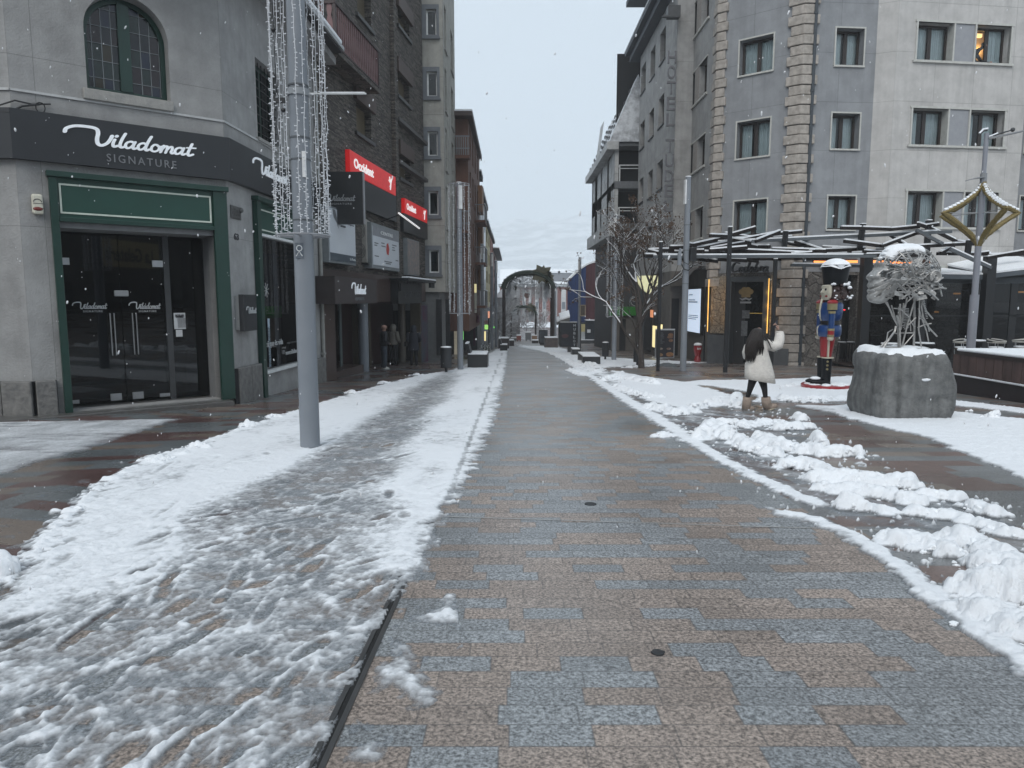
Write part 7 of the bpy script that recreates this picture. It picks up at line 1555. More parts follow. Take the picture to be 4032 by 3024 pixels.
for dy in(-.13,.15):
 o=nl(0,0,[(1520,535,632),(1400,537,636),(1218,530,642)],'boot',blk,dy=dy)
 b=MB();M3=Matrix.Identity(3);b.ico((nx(505),NY+dy,nzz(1490)),(.24,.11,.075),sub=3);b.box(nx(425),nx(625),NY+dy-.08,NY+dy+.08,nzz(1521),nzz(1502));b.build('shoe',blk,o,smooth=True,sharp=40)
 nl(0,0,[(1219,526,656),(1207,526,656)],'trim',cream,par=o,dy=dy)
 if dy<0:
  for zy in(1255,1297,1340):b=MB();b.tube([(nx(570),NY+dy-.135,nzz(zy)),(nx(570),NY+dy-.10,nzz(zy))],.028,12);b.build('button',goldp,o)
b=MB();b.ico((nx(470),NY-.1,nzz(1448)),(.13,.12,.045),sub=3,jit=.05);b.build('shoe_snow',snowcap,nu,smooth=True)
tr_=nl(0,0,[(1210,540,650),(1100,532,665),(975,525,682)],'trousers',redp,ry=.25)
b=MB();b.box(nx(568),nx(582),NY-.262,NY-.2,nzz(1205),nzz(990));b.build('stripe',cream,tr_)
nl(0,0,[(978,500,725),(955,486,742),(890,482,745),(858,495,738),(846,515,715)],'coat_skirt',blue,ry=.34)
nl(0,0,[(846,530,716),(798,530,716)],'belt',mat('belt_black',(.01,.01,.011),.5),ry=.27)
nl(0,0,[(800,525,715),(770,508,738),(690,503,750),(620,515,750),(596,530,735)],'torso',blue,ry=.33)
b=MB();b.tube([(nx(x),NY,nzz(y))for x,y in((520,555),(508,620),(500,690),(510,750),(525,800))],.028,8);b.tube([(nx(x),NY,nzz(y))for x,y in((525,850),(490,870),(484,920),(495,970),(520,980))],.022,8);b.build('white_braid',cream,nu,smooth=True)
for dy in(-.36,.36):
 a_=nl(0,0,[(885,540,602),(700,538,604)],'arm',blue,dy=dy)
 nl(0,0,[(716,532,608),(690,532,608)],'gold_band',goldp,par=a_,dy=dy);nl(0,0,[(905,532,607),(882,534,605)],'gold_cuff',goldp,par=a_,dy=dy);nl(0,0,[(950,536,604),(905,536,604)],'red_cuff',redp,par=a_,dy=dy);nl(0,0,[(972,533,606),(950,533,606)],'gold_hem',goldp,par=a_,dy=dy)
 nl(0,0,[(1016,555,590),(1005,536,600),(985,530,602),(974,545,595)],'hand',cream,par=a_,dy=dy)
 nl(0,0,[(676,524,628),(606,524,630)],'epaulette',goldp,par=a_,dy=dy*.92);nl(0,0,[(606,522,632),(590,518,634),(572,535,620),(564,560,600)],'red_pad',redp,par=a_,dy=dy*.92)
nl(0,0,[(600,560,700),(560,560,700)],'neck',blk,ry=.2)
hd=nl(0,0,[(568,538,590),(540,527,600),(480,525,604),(410,530,602),(398,540,596)],'head',cream,ry=.28)
b=MB();b.poly([(nx(530),NY-.05,nzz(440)),(nx(500),NY-.05,nzz(485)),(nx(530),NY-.05,nzz(485))],(0,.1,0));b.build('nose',cream,hd)
b=MB();b.box(nx(530),nx(560),NY-.2,NY+.2,nzz(535),nzz(515));b.build('mouth',mat('mouth_red',(.25,.02,.02),.4),hd)
for dy in(-.13,.13):b=MB();b.ico((nx(536),NY+dy,nzz(450)),.035,sub=2);b.build('eye',blk,hd)
hr=nl(0,0,[(572,590,790),(555,570,812),(520,566,800),(440,566,775),(402,570,760)],'hair',hairm,ry=.33)
rs=random.Random(2);b=MB()
for _ in range(60):
 t_=rs.uniform(0,6.28);zy=rs.uniform(400,570);b.ico((nx(690)+.24*math.cos(t_),NY+.33*math.sin(t_),nzz(zy)),rs.uniform(.03,.055),sub=1,jit=.2)
b.build('curls',hairm,hr,smooth=True)
b=MB()
for(x,y,r_)in((600,390,.045),(575,395,.03),(700,395,.06),(745,395,.05),(760,375,.03),(770,430,.05),(672,345,.035),(672,375,.03),(630,520,.03),(615,545,.025),(740,530,.04),(780,545,.04),(800,520,.03),(720,560,.03),(640,560,.02)):b=MB();b.ico((nx(x),NY-.27,nzz(y)),(r_*1.2,r_,r_*.8),sub=2,jit=.15);b.build('snow',snowcap,nu,smooth=True)
nl(0,0,[(400,538,770),(390,535,772),(300,524,785),(210,512,798),(182,506,804)],'hat',blk,ry=.42)
b=MB();N_=24
for i in range(8):
 for k in range(N_):
  t_=2*PI*k/N_;r_=(1-i/7)*(1.04+.03*math.sin(5*t_));zt2=nzz(178)+.17*(1-(1-i/7)**2.2)+(-.05-.07*max(0,math.sin(3*t_+.5))if i==0 else 0);b.v.append((nx(655)+r_*150/k426,0,0));b.v[-1]=(nx(655)+r_*150/k426*math.cos(t_),NY+r_*.41*math.sin(t_),zt2);b.uv.append((0,0))
for i in range(7):
 for k in range(N_):b.f.append((i*N_+k,i*N_+(k+1)%N_,(i+1)*N_+(k+1)%N_,(i+1)*N_+k))
b.build('hat_snow',snowcap,nu,smooth=True)
b=MB();b.poly([(nx(590),NY-.42,nzz(186)),(nx(680),NY-.42,nzz(186)),(nx(655),NY-.41,nzz(215)),(nx(640),NY-.40,nzz(235)),(nx(622),NY-.41,nzz(212))],(0,.03,0));b.build('hat_snow',snowcap,nu)
# people
skin=mat('skin',(.42,.26,.20),.5)
def skel(name,J,E,m,parent,sub=2,root=0):
 """one continuous body: joints with radii, grown with a Skin modifier and baked"""
 me=bpy.data.meshes.new(name);Mi=W[parent.name].inverted();me.from_pydata([tuple(Mi@Vector(j[:3]))for j in J],E,[]);o=bpy.data.objects.new(name,me);COL.objects.link(o)
 md=o.modifiers.new('skin','SKIN');me.skin_vertices
 sv=me.skin_vertices[0].data if len(me.skin_vertices)else None
 if sv is None:
  bpy.context.view_layer.objects.active=o;sv=me.skin_vertices[0].data
 for i,j in enumerate(J):
  r=j[3];sv[i].radius=(r,r)if not isinstance(r,tuple)else r;sv[i].use_root=(i==root)
 md.use_smooth_shade=True;s2=o.modifiers.new('sub','SUBSURF');s2.levels=sub;s2.render_levels=sub
 dg=bpy.context.evaluated_depsgraph_get();dg.update();m2=bpy.data.meshes.new_from_object(o.evaluated_get(dg));o.modifiers.clear();o.data=m2;m2.name=name
 m2.materials.clear();m2.materials.append(m);m2.polygons.foreach_set('use_smooth',[True]*len(m2.polygons));o.parent=parent;W[o.name]=W[parent.name];return o
def loft(rings,n=20,wob=0.0,seed=0):
 """closed tube through ovals (cx,cy,z,rx,ry[,tiltx])"""
 b=MB();rs=random.Random(seed)
 for r in rings:
  cx,cy,z,rx,ry=r[:5];tx=r[5]if len(r)>5 else 0
  for k in range(n):
   t_=2*PI*k/n;w_=1+wob*math.sin(t_*5+z*9)+wob*.6*math.sin(t_*9-z*14);x=rx*math.cos(t_)*w_;b.v.append((cx+x,cy+ry*math.sin(t_)*w_,z+tx*x));b.uv.append((0,0))
 m_=len(rings)
 for i in range(m_-1):
  for k in range(n):b.f.append((i*n+k,i*n+(k+1)%n,(i+1)*n+(k+1)%n,(i+1)*n+k))
 b.f.append(tuple(range(n))[::-1]);b.f.append(tuple(range((m_-1)*n,m_*n)));return b
gp_=G(2990,1614);GY=gp_.y;kk=2840/GY
girl=thing('person','woman with long dark hair in a cream fleece coat and fluffy boots raising a phone','person',tuple(gp_))
def gx(zx):return gp_.x+(2880+zx/4.148-2990)/kk
def gq(zy):return gp_.z+(1614-1250-zy/4.148)/kk
def g3(zx,zy,dy=0.0):return(gx(zx),GY+dy,gq(zy))
tights=mat('black_tights',(.012,.011,.013),.7);coatm=mat('cream_fleece',(.76,.73,.68),.95,c2=(.64,.61,.57),scale=14,bump=1.0,bscale=60);bootm=mat('fleece_boot',(.36,.29,.24),.95,c2=(.27,.215,.18),scale=16,bump=1.0,bscale=50);solem=mat('cream_sole',(.52,.47,.37),.6)
hair=mat('dark_hair',(.022,.015,.012),.55,c2=(.012,.008,.007),scale=30,bump=1.0,bscale=60)
J=[g3(400,900)+(.13,),g3(390,700)+(.13,),g3(380,520)+(.15,),g3(400,400)+(.14,),g3(375,330)+(.055,),g3(362,290,.02)+(.085,),g3(365,210,.02)+(.09,),g3(330,960,-.02)+(.10,),g3(290,1150,.0)+(.062,),g3(265,1300,.05)+(.045,),g3(255,1480,.08)+(.04,),g3(470,960,.0)+(.10,),g3(515,1150,-.04)+(.062,),g3(535,1300,-.05)+(.045,),g3(555,1470,-.03)+(.04,),g3(520,400,.0)+(.065,),g3(690,440,-.03)+(.05,),g3(738,240,.03)+(.032,),g3(722,190,.05)+(.035,),g3(260,420,.02)+(.065,),g3(215,560,.05)+(.05,),g3(260,620,.16)+(.035,)]
E=[(0,1),(1,2),(2,3),(3,4),(4,5),(5,6),(0,7),(7,8),(8,9),(9,10),(0,11),(11,12),(12,13),(13,14),(3,15),(15,16),(16,17),(17,18),(3,19),(19,20),(20,21)]
skel('body',J,E,tights,girl)
b=MB();hx,hz_=gx(378),gq(235);b.ico((hx+.03,GY+.03,hz_),(.075,.09,.105),sub=3);b.build('face',skin,girl,smooth=True)
b=MB();b.ico((hx+.105,GY+.08,hz_-.01),(.018,.02,.025),sub=2);b.build('nose',skin,girl,smooth=True)
b=loft([(gx(455),GY,gq(1030),.285,.20,-.16),(gx(452),GY,gq(1022),.300,.215,-.16),(gx(430),GY,gq(900),.285,.205,-.09),(gx(410),GY,gq(760),.262,.19,-.05),(gx(400),GY,gq(620),.215,.165,-.0),(gx(400),GY,gq(520),.185,.15),(gx(405),GY,gq(430),.195,.14),(gx(405),GY,gq(370),.165,.12),(gx(395),GY,gq(335),.07,.07)],28,.018)
b.build('coat',coatm,girl,smooth=True)
b=MB();b.tube([g3(500,400),g3(560,430,-.02),g3(640,455,-.04),g3(705,430,-.04),g3(735,350,-.01),g3(750,270,.03),g3(748,232,.045)],[.095,.105,.10,.10,.098,.088,.078],14)
b.tube([g3(290,400),g3(240,470,.02),g3(222,560,.06),g3(250,640,.14)],[.09,.09,.085,.07],12);b.build('sleeve',coatm,girl,smooth=True)
b=MB();b.tube([g3(745,240,.042),g3(746,220,.05)],[.082,.080],14);b.build('cuff',coatm,girl,smooth=True)
hw=Vector(g3(725,190,.055));pj=[tuple(hw)+(.030,),tuple(hw+Vector((-.01,0,.05)))+(.034,),tuple(hw+Vector((-.018,-.005,.09)))+(.028,)]
pe=[(0,1),(1,2)]
for k in range(4):
 base=hw+Vector((-.03,-.03+.018*k,.088-.006*abs(k-1)));n0=len(pj);L3=(.032,.036,.034,.028)[k]
 pj+=[tuple(base)+(.0095,),tuple(base+Vector((-.02,.002,L3)))+(.009,),tuple(base+Vector((-.048,.004,L3+.004)))+(.008,),tuple(base+Vector((-.058,.004,L3-.014)))+(.007,)];pe+=[(2,n0),(n0,n0+1),(n0+1,n0+2),(n0+2,n0+3)]
n0=len(pj);pj+=[tuple(hw+Vector((-.022,-.03,.04)))+(.011,),tuple(hw+Vector((-.045,-.04,.065)))+(.0095,),tuple(hw+Vector((-.055,-.035,.09)))+(.008,)];pe+=[(1,n0),(n0,n0+1),(n0+1,n0+2)]
skel('hand',pj,pe,skin,girl)
b=MB();ph=Vector(g3(690,95,.055));Mp=Matrix.Rotation(.12,3,'Y');b.cbox(ph+Vector((0,0,.0)),(.012,.075,.155),Mp);b.build('phone',mat('phone_grey',(.10,.105,.12),.25),None,label='slim grey phone held up in the raised hand of the woman',cat='phone',bevel=.006)
b=loft([(gx(235),GY-.06,gq(690),.035,.03),(gx(245),GY-.07,gq(640),.075,.05),(gx(250),GY-.09,gq(540),.115,.07),(gx(262),GY-.10,gq(440),.13,.085),(gx(290),GY-.09,gq(340),.135,.10),(gx(335),GY-.05,gq(265),.13,.115),(gx(355),GY-.03,gq(210),.115,.11),(gx(360),GY-.02,gq(172),.085,.085),(gx(362),GY-.02,gq(152),.035,.035)],26,.05)
h_=b.build('hair',hair,girl,smooth=True)
rs=random.Random(6);b=MB()
for k in range(190):
 t_=rs.random();x0=300+130*rs.random();xe=rs.uniform(140,300)if k<140 else rs.uniform(300,430);ye=rs.uniform(560,715)if k<140 else rs.uniform(430,610)
 b.tube([g3(x0,185+60*t_,-.10),g3((x0*.55+xe*.45)-8,330,-.16-.03*rs.random()),g3(xe+rs.gauss(0,8),470,-.18-.03*rs.random()),g3(xe+rs.gauss(0,10),ye,-.15-.03*rs.random())],[.012,.012,.010,.002],4,cap=False)
for(pts)in([(430,250),(480,330),(520,380),(545,450),(585,490)],[(440,240),(510,300),(560,360),(580,380)],[(430,260),(420,380),(435,460),(430,520)],[(450,270),(500,350),(540,430),(560,480)]):
 b.tube([g3(x,y,-.16)for x,y in pts],[.016,.014,.011,.007,.002][:len(pts)],5)
b.build('strands',hair,h_,smooth=True)
for(pts,fp,sl0)in(([(262,1300,.05,.085),(260,1400,.06,.088),(262,1470,.08,.092),(280,1500,.10,.085)],(300,1498),(200,385)),([(540,1290,-.05,.086),(552,1390,-.04,.09),(580,1450,-.02,.092),(640,1455,.0,.07)],(645,1462),(515,745))):
 b=MB();b.tube([g3(p[0],p[1],p[2])for p in pts],[p[3]for p in pts],14);fx=Vector(g3(fp[0],fp[1]-4,pts[2][2]));a_=0 if sl0[0]==200 else math.radians(16);b.ico(fx,(.125,.075,.062),M=Matrix.Rotation(-a_,3,'Y'),sub=3);o=b.build('boot',bootm,girl,smooth=True)
 b=MB();y0=pts[2][2];c_=Vector(g3((sl0[0]+sl0[1])/2,1518 if a_==0 else 1492,y0));L_=(sl0[1]-sl0[0])/4.148/kk;b.ico(c_,(L_/2,.075,.022),M=Matrix.Rotation(-a_,3,'Y'),sub=3);b.build('sole',solem,o,smooth=True)
def person(px,py,H,label,jacket,trous,shoe,hood=None,cap=None,face=0.0,long_=.0,puffy=False,jl=.50,arm=0.3,lean=0.0,bag=False):
 """standing figure seen mostly from behind; face = heading angle, 0 looks away from the camera"""
 p=G(px,py);o=thing('person',label,'person',tuple(p),face);Mw=W[o.name];s=H/1.72
 def w(x,y,z):return tuple(Mw@Vector((x*s,y*s,z*s)))
 J=[w(0,0,.95)+(.125*s,),w(0,0,1.15)+(.115*s,),w(0,0,1.36)+(.13*s,),w(0,.01,1.47)+(.055*s,),w(0,.03+lean,1.56)+(.075*s,),w(0,.03+lean,1.64)+(.08*s,)]
 E=[(0,1),(1,2),(2,3),(3,4),(4,5)]
 for sx in(-1,1):
  n=len(J);J+=[w(.09*sx,0,.86)+(.09*s,),w(.10*sx,.01,.48)+(.062*s,),w(.11*sx,-.02,.1)+(.042*s,)];E+=[(0,n),(n,n+1),(n+1,n+2)]
  n=len(J);J+=[w(.18*sx,0,1.38)+(.06*s,),w(.24*sx,-.01,1.12)+(.045*s,),w(.20*sx,arm*.6,1.0)+(.03*s,),w(.17*sx,arm*.6+.07,1.0)+(.028*s,)];E+=[(2,n),(n,n+1),(n+1,n+2),(n+2,n+3)]
 skel('body',J,E,skin,o)
 def part(rings,name,m,n=18,wob=.015):
  b=loft([(r[0]*s,r[1]*s,r[2]*s,r[3]*s,r[4]*s)for r in rings],n,wob);b.v=[tuple(Mw@Vector(v))for v in b.v];return b.build(name,m,o,smooth=True)
 for sx in(-1,1):
  part([(.105*sx,-.02,.06,.065,.075),(.105*sx,0,.3,.07,.078),(.10*sx,.01,.5,.078,.085),(.09*sx,0,.75,.095,.105),(.08*sx,0,.95,.10,.12)],'trouser_leg',trous)
  part([(.11*sx,.05,.0,.05,.13),(.11*sx,.05,.03,.052,.135),(.11*sx,.02,.08,.05,.10),(.11*sx,-.02,.12,.045,.05)],'shoe',shoe,14,0)
 hem=.92-long_;rg=[(0,0,hem,.20+long_*.12,.16+long_*.1),(0,0,hem+.06,.21+long_*.1,.165),(0,0,1.05,.20,.155),(0,0,1.2,.205,.155),(0,0,1.36,.22,.15),(0,0,1.44,.16,.11),(0,.01,1.5,.08,.08)]
 if puffy:
  r2=[]
  for i in range(len(rg)-1):
   a,c_=rg[i],rg[i+1];r2.append(a);r2.append(tuple((u+v)/2*(1.10 if j>2 else 1)for j,(u,v)in enumerate(zip(a,c_))))
  rg=r2+[rg[-1]]
 jk=part(rg,'jacket',jacket)
 for sx in(-1,1):
  pts=[w(.19*sx,0,1.41),w(.25*sx,-.01,1.25),w(.26*sx,-.01,1.12),w(.23*sx,arm*.35,1.04),w(.20*sx,arm*.6,1.0)];rr=[.085,.078,.07,.066,.055]if not puffy else[.095,.085,.098,.078,.07]
  b=MB();b.tube(pts,[q*s for q in rr],12);b.build('sleeve',jacket,o,smooth=True)
 if hood:part([(0,0,1.42,.13,.12),(0,.01,1.5,.125,.13),(0,.02,1.6,.13,.145),(0,.03,1.69,.11,.13),(0,.03,1.74,.05,.06)],'hood',hood)
 if cap:part([(0,.03,1.60,.095,.11),(0,.03,1.66,.098,.112),(0,.03,1.71,.08,.09),(0,.03,1.735,.03,.03)],'beanie',cap);
 if not hood:
  b=MB();c_=Mw@Vector((0,.135*s,1.60*s));b.ico(c_,.018,sub=2);b.build('nose',skin,o)
  for sx in(-1,1):b=MB();b.ico(Mw@Vector((.105*sx*s,.03*s,1.59*s)),(.012,.02,.03),sub=2);b.build('ear',skin,o)
 if bag:b=MB();b.cbox(Mw@Vector((-.34*s,.02,.93*s)),(.12,.14,.2));b.build('handbag',mat('black_leather',(.012,.011,.012),.5),None,label='small black handbag hanging at the left side of the hooded dark coat person',cat='handbag',bevel=.02)
 return o
blkj=mat('black_jacket',(.012,.013,.018),.6);jean=mat('dark_jeans',(.022,.03,.045),.85,c2=(.05,.065,.085),scale=9);shw=mat('white_shoe',(.55,.54,.50),.6);puf=mat('beige_puffer',(.21,.195,.165),.5,c2=(.17,.155,.13),scale=5);navy=mat('navy_coat',(.012,.015,.026),.7);dtr=mat('dark_trousers',(.012,.012,.016),.8)
person(1513,1453,1.70,'man in black jacket, pink-beige beanie, dark jeans and white shoes outside the maroon entrance',blkj,jean,shw,cap=mat('pink_beanie',(.40,.24,.19),.8),face=-1.1,arm=.25)
person(1549,1438,1.74,'person in a beige quilted puffer jacket with hood up facing the dark entrance',puf,dtr,MC['gloss_black'],hood=puf,face=-.5,puffy=True,long_=.04)
person(1630,1439,1.70,'person in a long dark navy hooded coat standing right of the tan column',navy,dtr,MC['gloss_black'],hood=navy,face=.1,long_=.28,bag=True)
ww=ew[3];wc=hE.P(ww[0]+.62,ww[2]-.0,-.55);mn=thing('person','person in dark top leaning forward at the open lit hotel window','person',tuple(wc))
def hp(u,z,d):return tuple(hE.P(ww[0]+u,ww[2]+z,d))
dk_=mat('dark_top',(.014,.014,.018),.8)
J=[hp(.25,-.1,-.85)+(.17,),hp(.35,.3,-.75)+(.18,),hp(.5,.62,-.62)+(.15,),hp(.66,.74,-.52)+(.06,),hp(.74,.82,-.48)+(.085,),hp(.78,.88,-.46)+(.09,),hp(.45,.5,-.5)+(.085,),hp(.6,.2,-.36)+(.055,),hp(.85,.12,-.3)+(.04,),hp(.93,.12,-.28)+(.035,),hp(.35,.6,-.85)+(.08,),hp(.55,.3,-.7)+(.055,),hp(.8,.13,-.45)+(.04,)]
skel('body',J,[(0,1),(1,2),(2,3),(3,4),(4,5),(2,6),(6,7),(7,8),(8,9),(2,10),(10,11),(11,12)],dk_,mn)
b=MB();b.ico(hp(.80,.84,-.42),(.07,.07,.085),sub=2);b.build('face',skin,mn,smooth=True);b=MB();b.ico(hp(.95,.13,-.25),(.06,.04,.035),sub=2);b.build('hand',skin,mn,smooth=True)
b=MB();b.ico(hp(.76,.93,-.47),(.10,.1,.07),sub=2);b.build('hair',hair,mn,smooth=True)
# house across the square, behind the viewer, mirrored in the shop glass
bhm=mat('brown_stone_front',(.11,.10,.09),.8,c2=(.07,.065,.06),scale=1.5);FBk=Fr(-14,-21,1,0.0001)
hb=thing('corner_house','dark stone house across the square, mirrored in the shop door glass','building',(8,-21,0));b=MB();b.box(-26,46,-30,-21,-.5,10.5);b.build('wall',bhm,hb)
for i in range(11):
 b=MB();b.box(-24+i*6.2,-20.6+i*6.2,-21.02,-20.97,.1,3.0);q=b.build('shop_window',darkin,hb)
 for z in(4.6,7.6):b=MB();b.box(-23.4+i*6.2,-21.9+i*6.2,-21.02,-20.97,z,z+1.6);b.build('window',gl_dark,hb)
def mirror(px,py,yy):
 u,z=V2.uv(px,py,-rv);p=V2.P(u,z,-rv);v=(p-Vector((0,0,EYE))).normalized();r_=v-V2.n*2*v.dot(V2.n);return p+r_*((yy-p.y)/r_.y)
a,c_=mirror(385,1045,-20.7),mirror(628,962,-20.7);x0,x1=min(a.x,c_.x),max(a.x,c_.x);z0,z1=min(a.z,c_.z),max(a.z,c_.z)
o=thing('shop_banner','cream banner of the ice cream shop, mirrored in the shop door glass','banner',(x0,-20.8,z0));b=MB();b.box(x0,x1,-20.95,-20.8,z0,z1);b.build('panel',mat('cream_banner',(.62,.50,.24),.6),o)
b=MB();FR=Fr(x1,-20.79,-1,0);put_text(b,text('La Gelateria',bold=.02),FR,.9,x1-x0-.9,z0+.2*(z1-z0),z0+.75*(z1-z0),.01);b.build('lettering',ink,o)
# trees
bark=mat('bark',(.075,.064,.058),.9,c2=(.045,.038,.035),scale=12,bump=.8);leafm=mat('dry_leaf',(.11,.07,.045),.9,c2=(.06,.04,.03),scale=9);frost=mat('frosted_twig',(.40,.38,.39),.8,c2=(.20,.18,.18),scale=6)
def tree(loc,H,label,seed=1,spread=1.0,trunk_h=.35,r0=.11,leaves=260,depth=5,snow=True,twigm=None,lean=0.0,group=None,up=.35,nbr=(2,3)):
 rs=random.Random(seed);o=thing('tree',label,'tree',tuple(loc),group=group);tb_,lb,sb=MB(),MB(),MB();base=Vector(loc);tips=[]
 def br(p,d,L_,r,k):
  n=4;pts=[p];q=p.copy();dd=d.copy()
  for i in range(n):
   w0=.12 if k else .03;dd=(dd+Vector((rs.gauss(0,w0),rs.gauss(0,w0),rs.gauss(0,w0*.7)+up*.06))).normalized();q=q+dd*L_/n;pts.append(q.copy())
  tb_.tube(pts,[r*(1-.45*i/n)for i in range(n+1)],7 if k<2 else 4 if k<4 else 3,cap=False)
  if snow and k>0 and abs(dd.z)<.8:sb.tube([v+Vector((0,0,r*.75+.004))for v in pts],[max(.006,r*.62)]*(n+1),4,cap=False)
  if k>=depth:tips.append(q);return
  m=rs.randint(*nbr)
  for j in range(m+(1 if k==0 else 0)):
   a=rs.uniform(0,6.28);s_=rs.uniform(.45,.95)*spread;side=dd.cross(Vector((math.cos(a),math.sin(a),.3))).normalized();nd=(dd+side*s_+Vector((0,0,up*.3))).normalized()
   t_=pts[-1]if j<2 else pts[rs.randint(1,n-1)];br(t_,nd,L_*rs.uniform(.62,.86),r*.6,k+1)
  if k==0:br(q,(dd+Vector((rs.gauss(0,.1),rs.gauss(0,.1),.5))).normalized(),L_*.9,r*.62,k+1)
 br(base-Vector((0,0,.1)),Vector((lean,0,1)).normalized(),H*trunk_h,r0,0)
 tb_.build('trunk',twigm or bark,o,smooth=True)
 if snow:sb.build('snow',snowcap,o)
 if leaves:
  for _ in range(leaves):
   c_=rs.choice(tips)+Vector((rs.gauss(0,.06),rs.gauss(0,.06),rs.gauss(-.05,.06)))
   for _ in range(rs.randint(2,6)):
    p=c_+Vector((rs.gauss(0,.05),rs.gauss(0,.05),rs.gauss(0,.05)));a,e=Vector((rs.gauss(0,1),rs.gauss(0,1),rs.gauss(0,1))).normalized(),Vector((rs.gauss(0,1),rs.gauss(0,1),rs.gauss(-.5,1))).normalized();s_=rs.uniform(.03,.06)
    lb.add([p-a*s_,p-e*s_*.6,p+a*s_,p+e*s_*.7],[(0,1,2,3)])
  lb.build('crown',leafm,o)
 return o
tree(G(2526,1450),6.6,'bare street tree with snow-lined branches and clinging dry brown leaves before the hotel',17,spread=.85,trunk_h=.28,r0=.14,leaves=1000,depth=6,lean=0,up=.6,nbr=(2,3))
TG='frosted trees far down the street'
for i,(x,y,H,lb)in enumerate(((1985,1352,5.2,'frosted bare tree hugging the left posts of the first arch'),(1958,1360,4.6,'leafless twiggy tree in front of the far left house fronts'),(2035,1340,5.5,'frosted tree seen through the left half of the first arch'),(2075,1334,6.0,'frosted tree behind the middle of the second arch'),(2120,1336,5.6,'frosted tree beyond the right post of the second arch'),(2148,1340,5.0,'frosted tree at the right inside the first arch'))):
 p=G(x,y);tree(p,H,lb,30+i,spread=1.2,trunk_h=.30,r0=.08,leaves=0,depth=4,twigm=frost,group=TG,nbr=(3,4))
 # arches
garl=mat('garland_green',(.025,.04,.028),.8,c2=(.015,.025,.018),scale=10);bowm=mat('bow_olive',(.12,.115,.075),.6,c2=(.08,.08,.05),scale=4);postm=mat('arch_post',(.035,.025,.024),.6)
def arch(x0,x1,ybase,ypost,ypeak,label,dep,net=True,seed=1,lamp_n=34,Yo=None):
 pa,pb=G(x0,ybase),G(x1,ybase);Y=Yo or(pa.y+pb.y)/2;a,c_=at(x0,ybase,Y),at(x1,ybase,Y);zp=at(x0,ypost,Y).z;zk=at((x0+x1)/2,ypeak,Y).z;z0=gz(Y)
 o=thing('light_arch',label,'arch',((a.x+c_.x)/2,Y,z0),group='garlanded arches over the street');cx,hw=(a.x+c_.x)/2,(c_.x-a.x)/2;rs=random.Random(seed)
 for yy in(Y,Y+dep):
  for x in(a.x,c_.x):b=MB();b.tube([(x,yy,z0),(x,yy,zp)],.13*hw/2,8);b.build('post',postm,o)
 b,sb=MB(),MB();N_=26
 def ap(t_,yy,k=1.0):an=PI*t_;return Vector((cx-hw*k*math.cos(an),yy,zp+(zk-zp)*k*math.sin(an)))
 for _ in range(4200):
  t_=rs.random();yy=Y+dep*rs.random();k=rs.uniform(.86,1.10);p=ap(t_,yy,k);e=Vector((rs.gauss(0,1),rs.gauss(0,1),rs.gauss(0,1))).normalized();f_=Vector((rs.gauss(0,1),rs.gauss(0,1),rs.gauss(0,1))).normalized();s_=rs.uniform(.10,.19)*hw/2
  (sb if rs.random()<.13 else b).add([p-e*s_,p-f_*s_*.4,p+e*s_,p+f_*s_*.4],[(0,1,2,3)])
 for yy in(Y,Y+dep):b.tube([ap(i/N_,yy,.98)for i in range(N_+1)],.20*hw/2,6)
 b.build('garland',garl,o)
 for i in range(N_):p,q=ap(i/N_,Y,.90),ap((i+1)/N_,Y,.90);sb.tube([p,q],.035*hw,5,cap=False)
 sb.build('snow',snowcap,o)
 b=MB();c0=ap(.68,Y-.1,1.03)
 for an in(-.5,.1,.7,1.4,2.1,2.8,3.6,4.4,5.2):L_=rs.uniform(.42,.6)*hw/2*1.7;d_=Vector((math.cos(an),0,math.sin(an)));n_=Vector((-math.sin(an),0,math.cos(an)));b.poly([c0,c0+d_*L_*.6+n_*L_*.28,c0+d_*L_,c0+d_*L_*.6-n_*L_*.28],(0,.08,0))
 c2=c0+Vector((.45*hw/2,0,-.25*hw/2))
 for an in(-1.2,-.4,.3,1.1,4.4):L_=.55*hw/2;d_=Vector((math.cos(an),0,math.sin(an)));n_=Vector((-math.sin(an),0,math.cos(an)));b.poly([c2,c2+d_*L_*.6+n_*L_*.28,c2+d_*L_,c2+d_*L_*.6-n_*L_*.28],(0,.08,0))
 b.build('bow',bowm,o)
 if net:
  b=MB()
  for k in range(lamp_n):
   t_=.04+.92*k/(lamp_n-1);p=ap(t_,Y+dep*rs.random(),.9);ln=hw*(.35+.75*math.sin(PI*t_))*rs.uniform(.7,1.15);zz=p.z
   b.tube([p,p-Vector((0,0,ln))],.009*hw,3,cap=False)
   while zz>p.z-ln:zz-=.10*hw/2;dx=rs.gauss(0,.02);s_=.034*hw;b.tube([(p.x+dx-s_,p.y,zz),(p.x+dx+s_,p.y,zz+rs.uniform(-.05,.05))],.014*hw,3,cap=False)
  b.build('light_net',bulbm,o)
  for k,(fx,fz,r_)in enumerate(((-.55,-.12,.17),(-.05,-.42,.2),(.38,-.30,.14),(.15,.10,.08),(.45,.12,.08),(-.35,.15,.08))):
   b=MB();c_2=Vector((cx+fx*hw,Y+dep/2,zp+fz*hw+.3));b.tube([c_2,c_2+Vector((0,.06,0))],r_*hw*.6,12);q=b.build('bauble',mat('bauble%d'%(k%3),((.13,.13,.11),(.22,.13,.11),(.30,.28,.27))[k%3],.5),o)
   b=MB();b.ico(c_2+Vector((0,0,r_*hw*.6)),(r_*hw*.4,.08,.04*hw),sub=1);b.build('snow',snowcap,q)
 return o
arch(1984,2177,1362,1135,1072,'nearer and larger garlanded light arch with an olive bow over the street',2.2,seed=3,lamp_n=64)
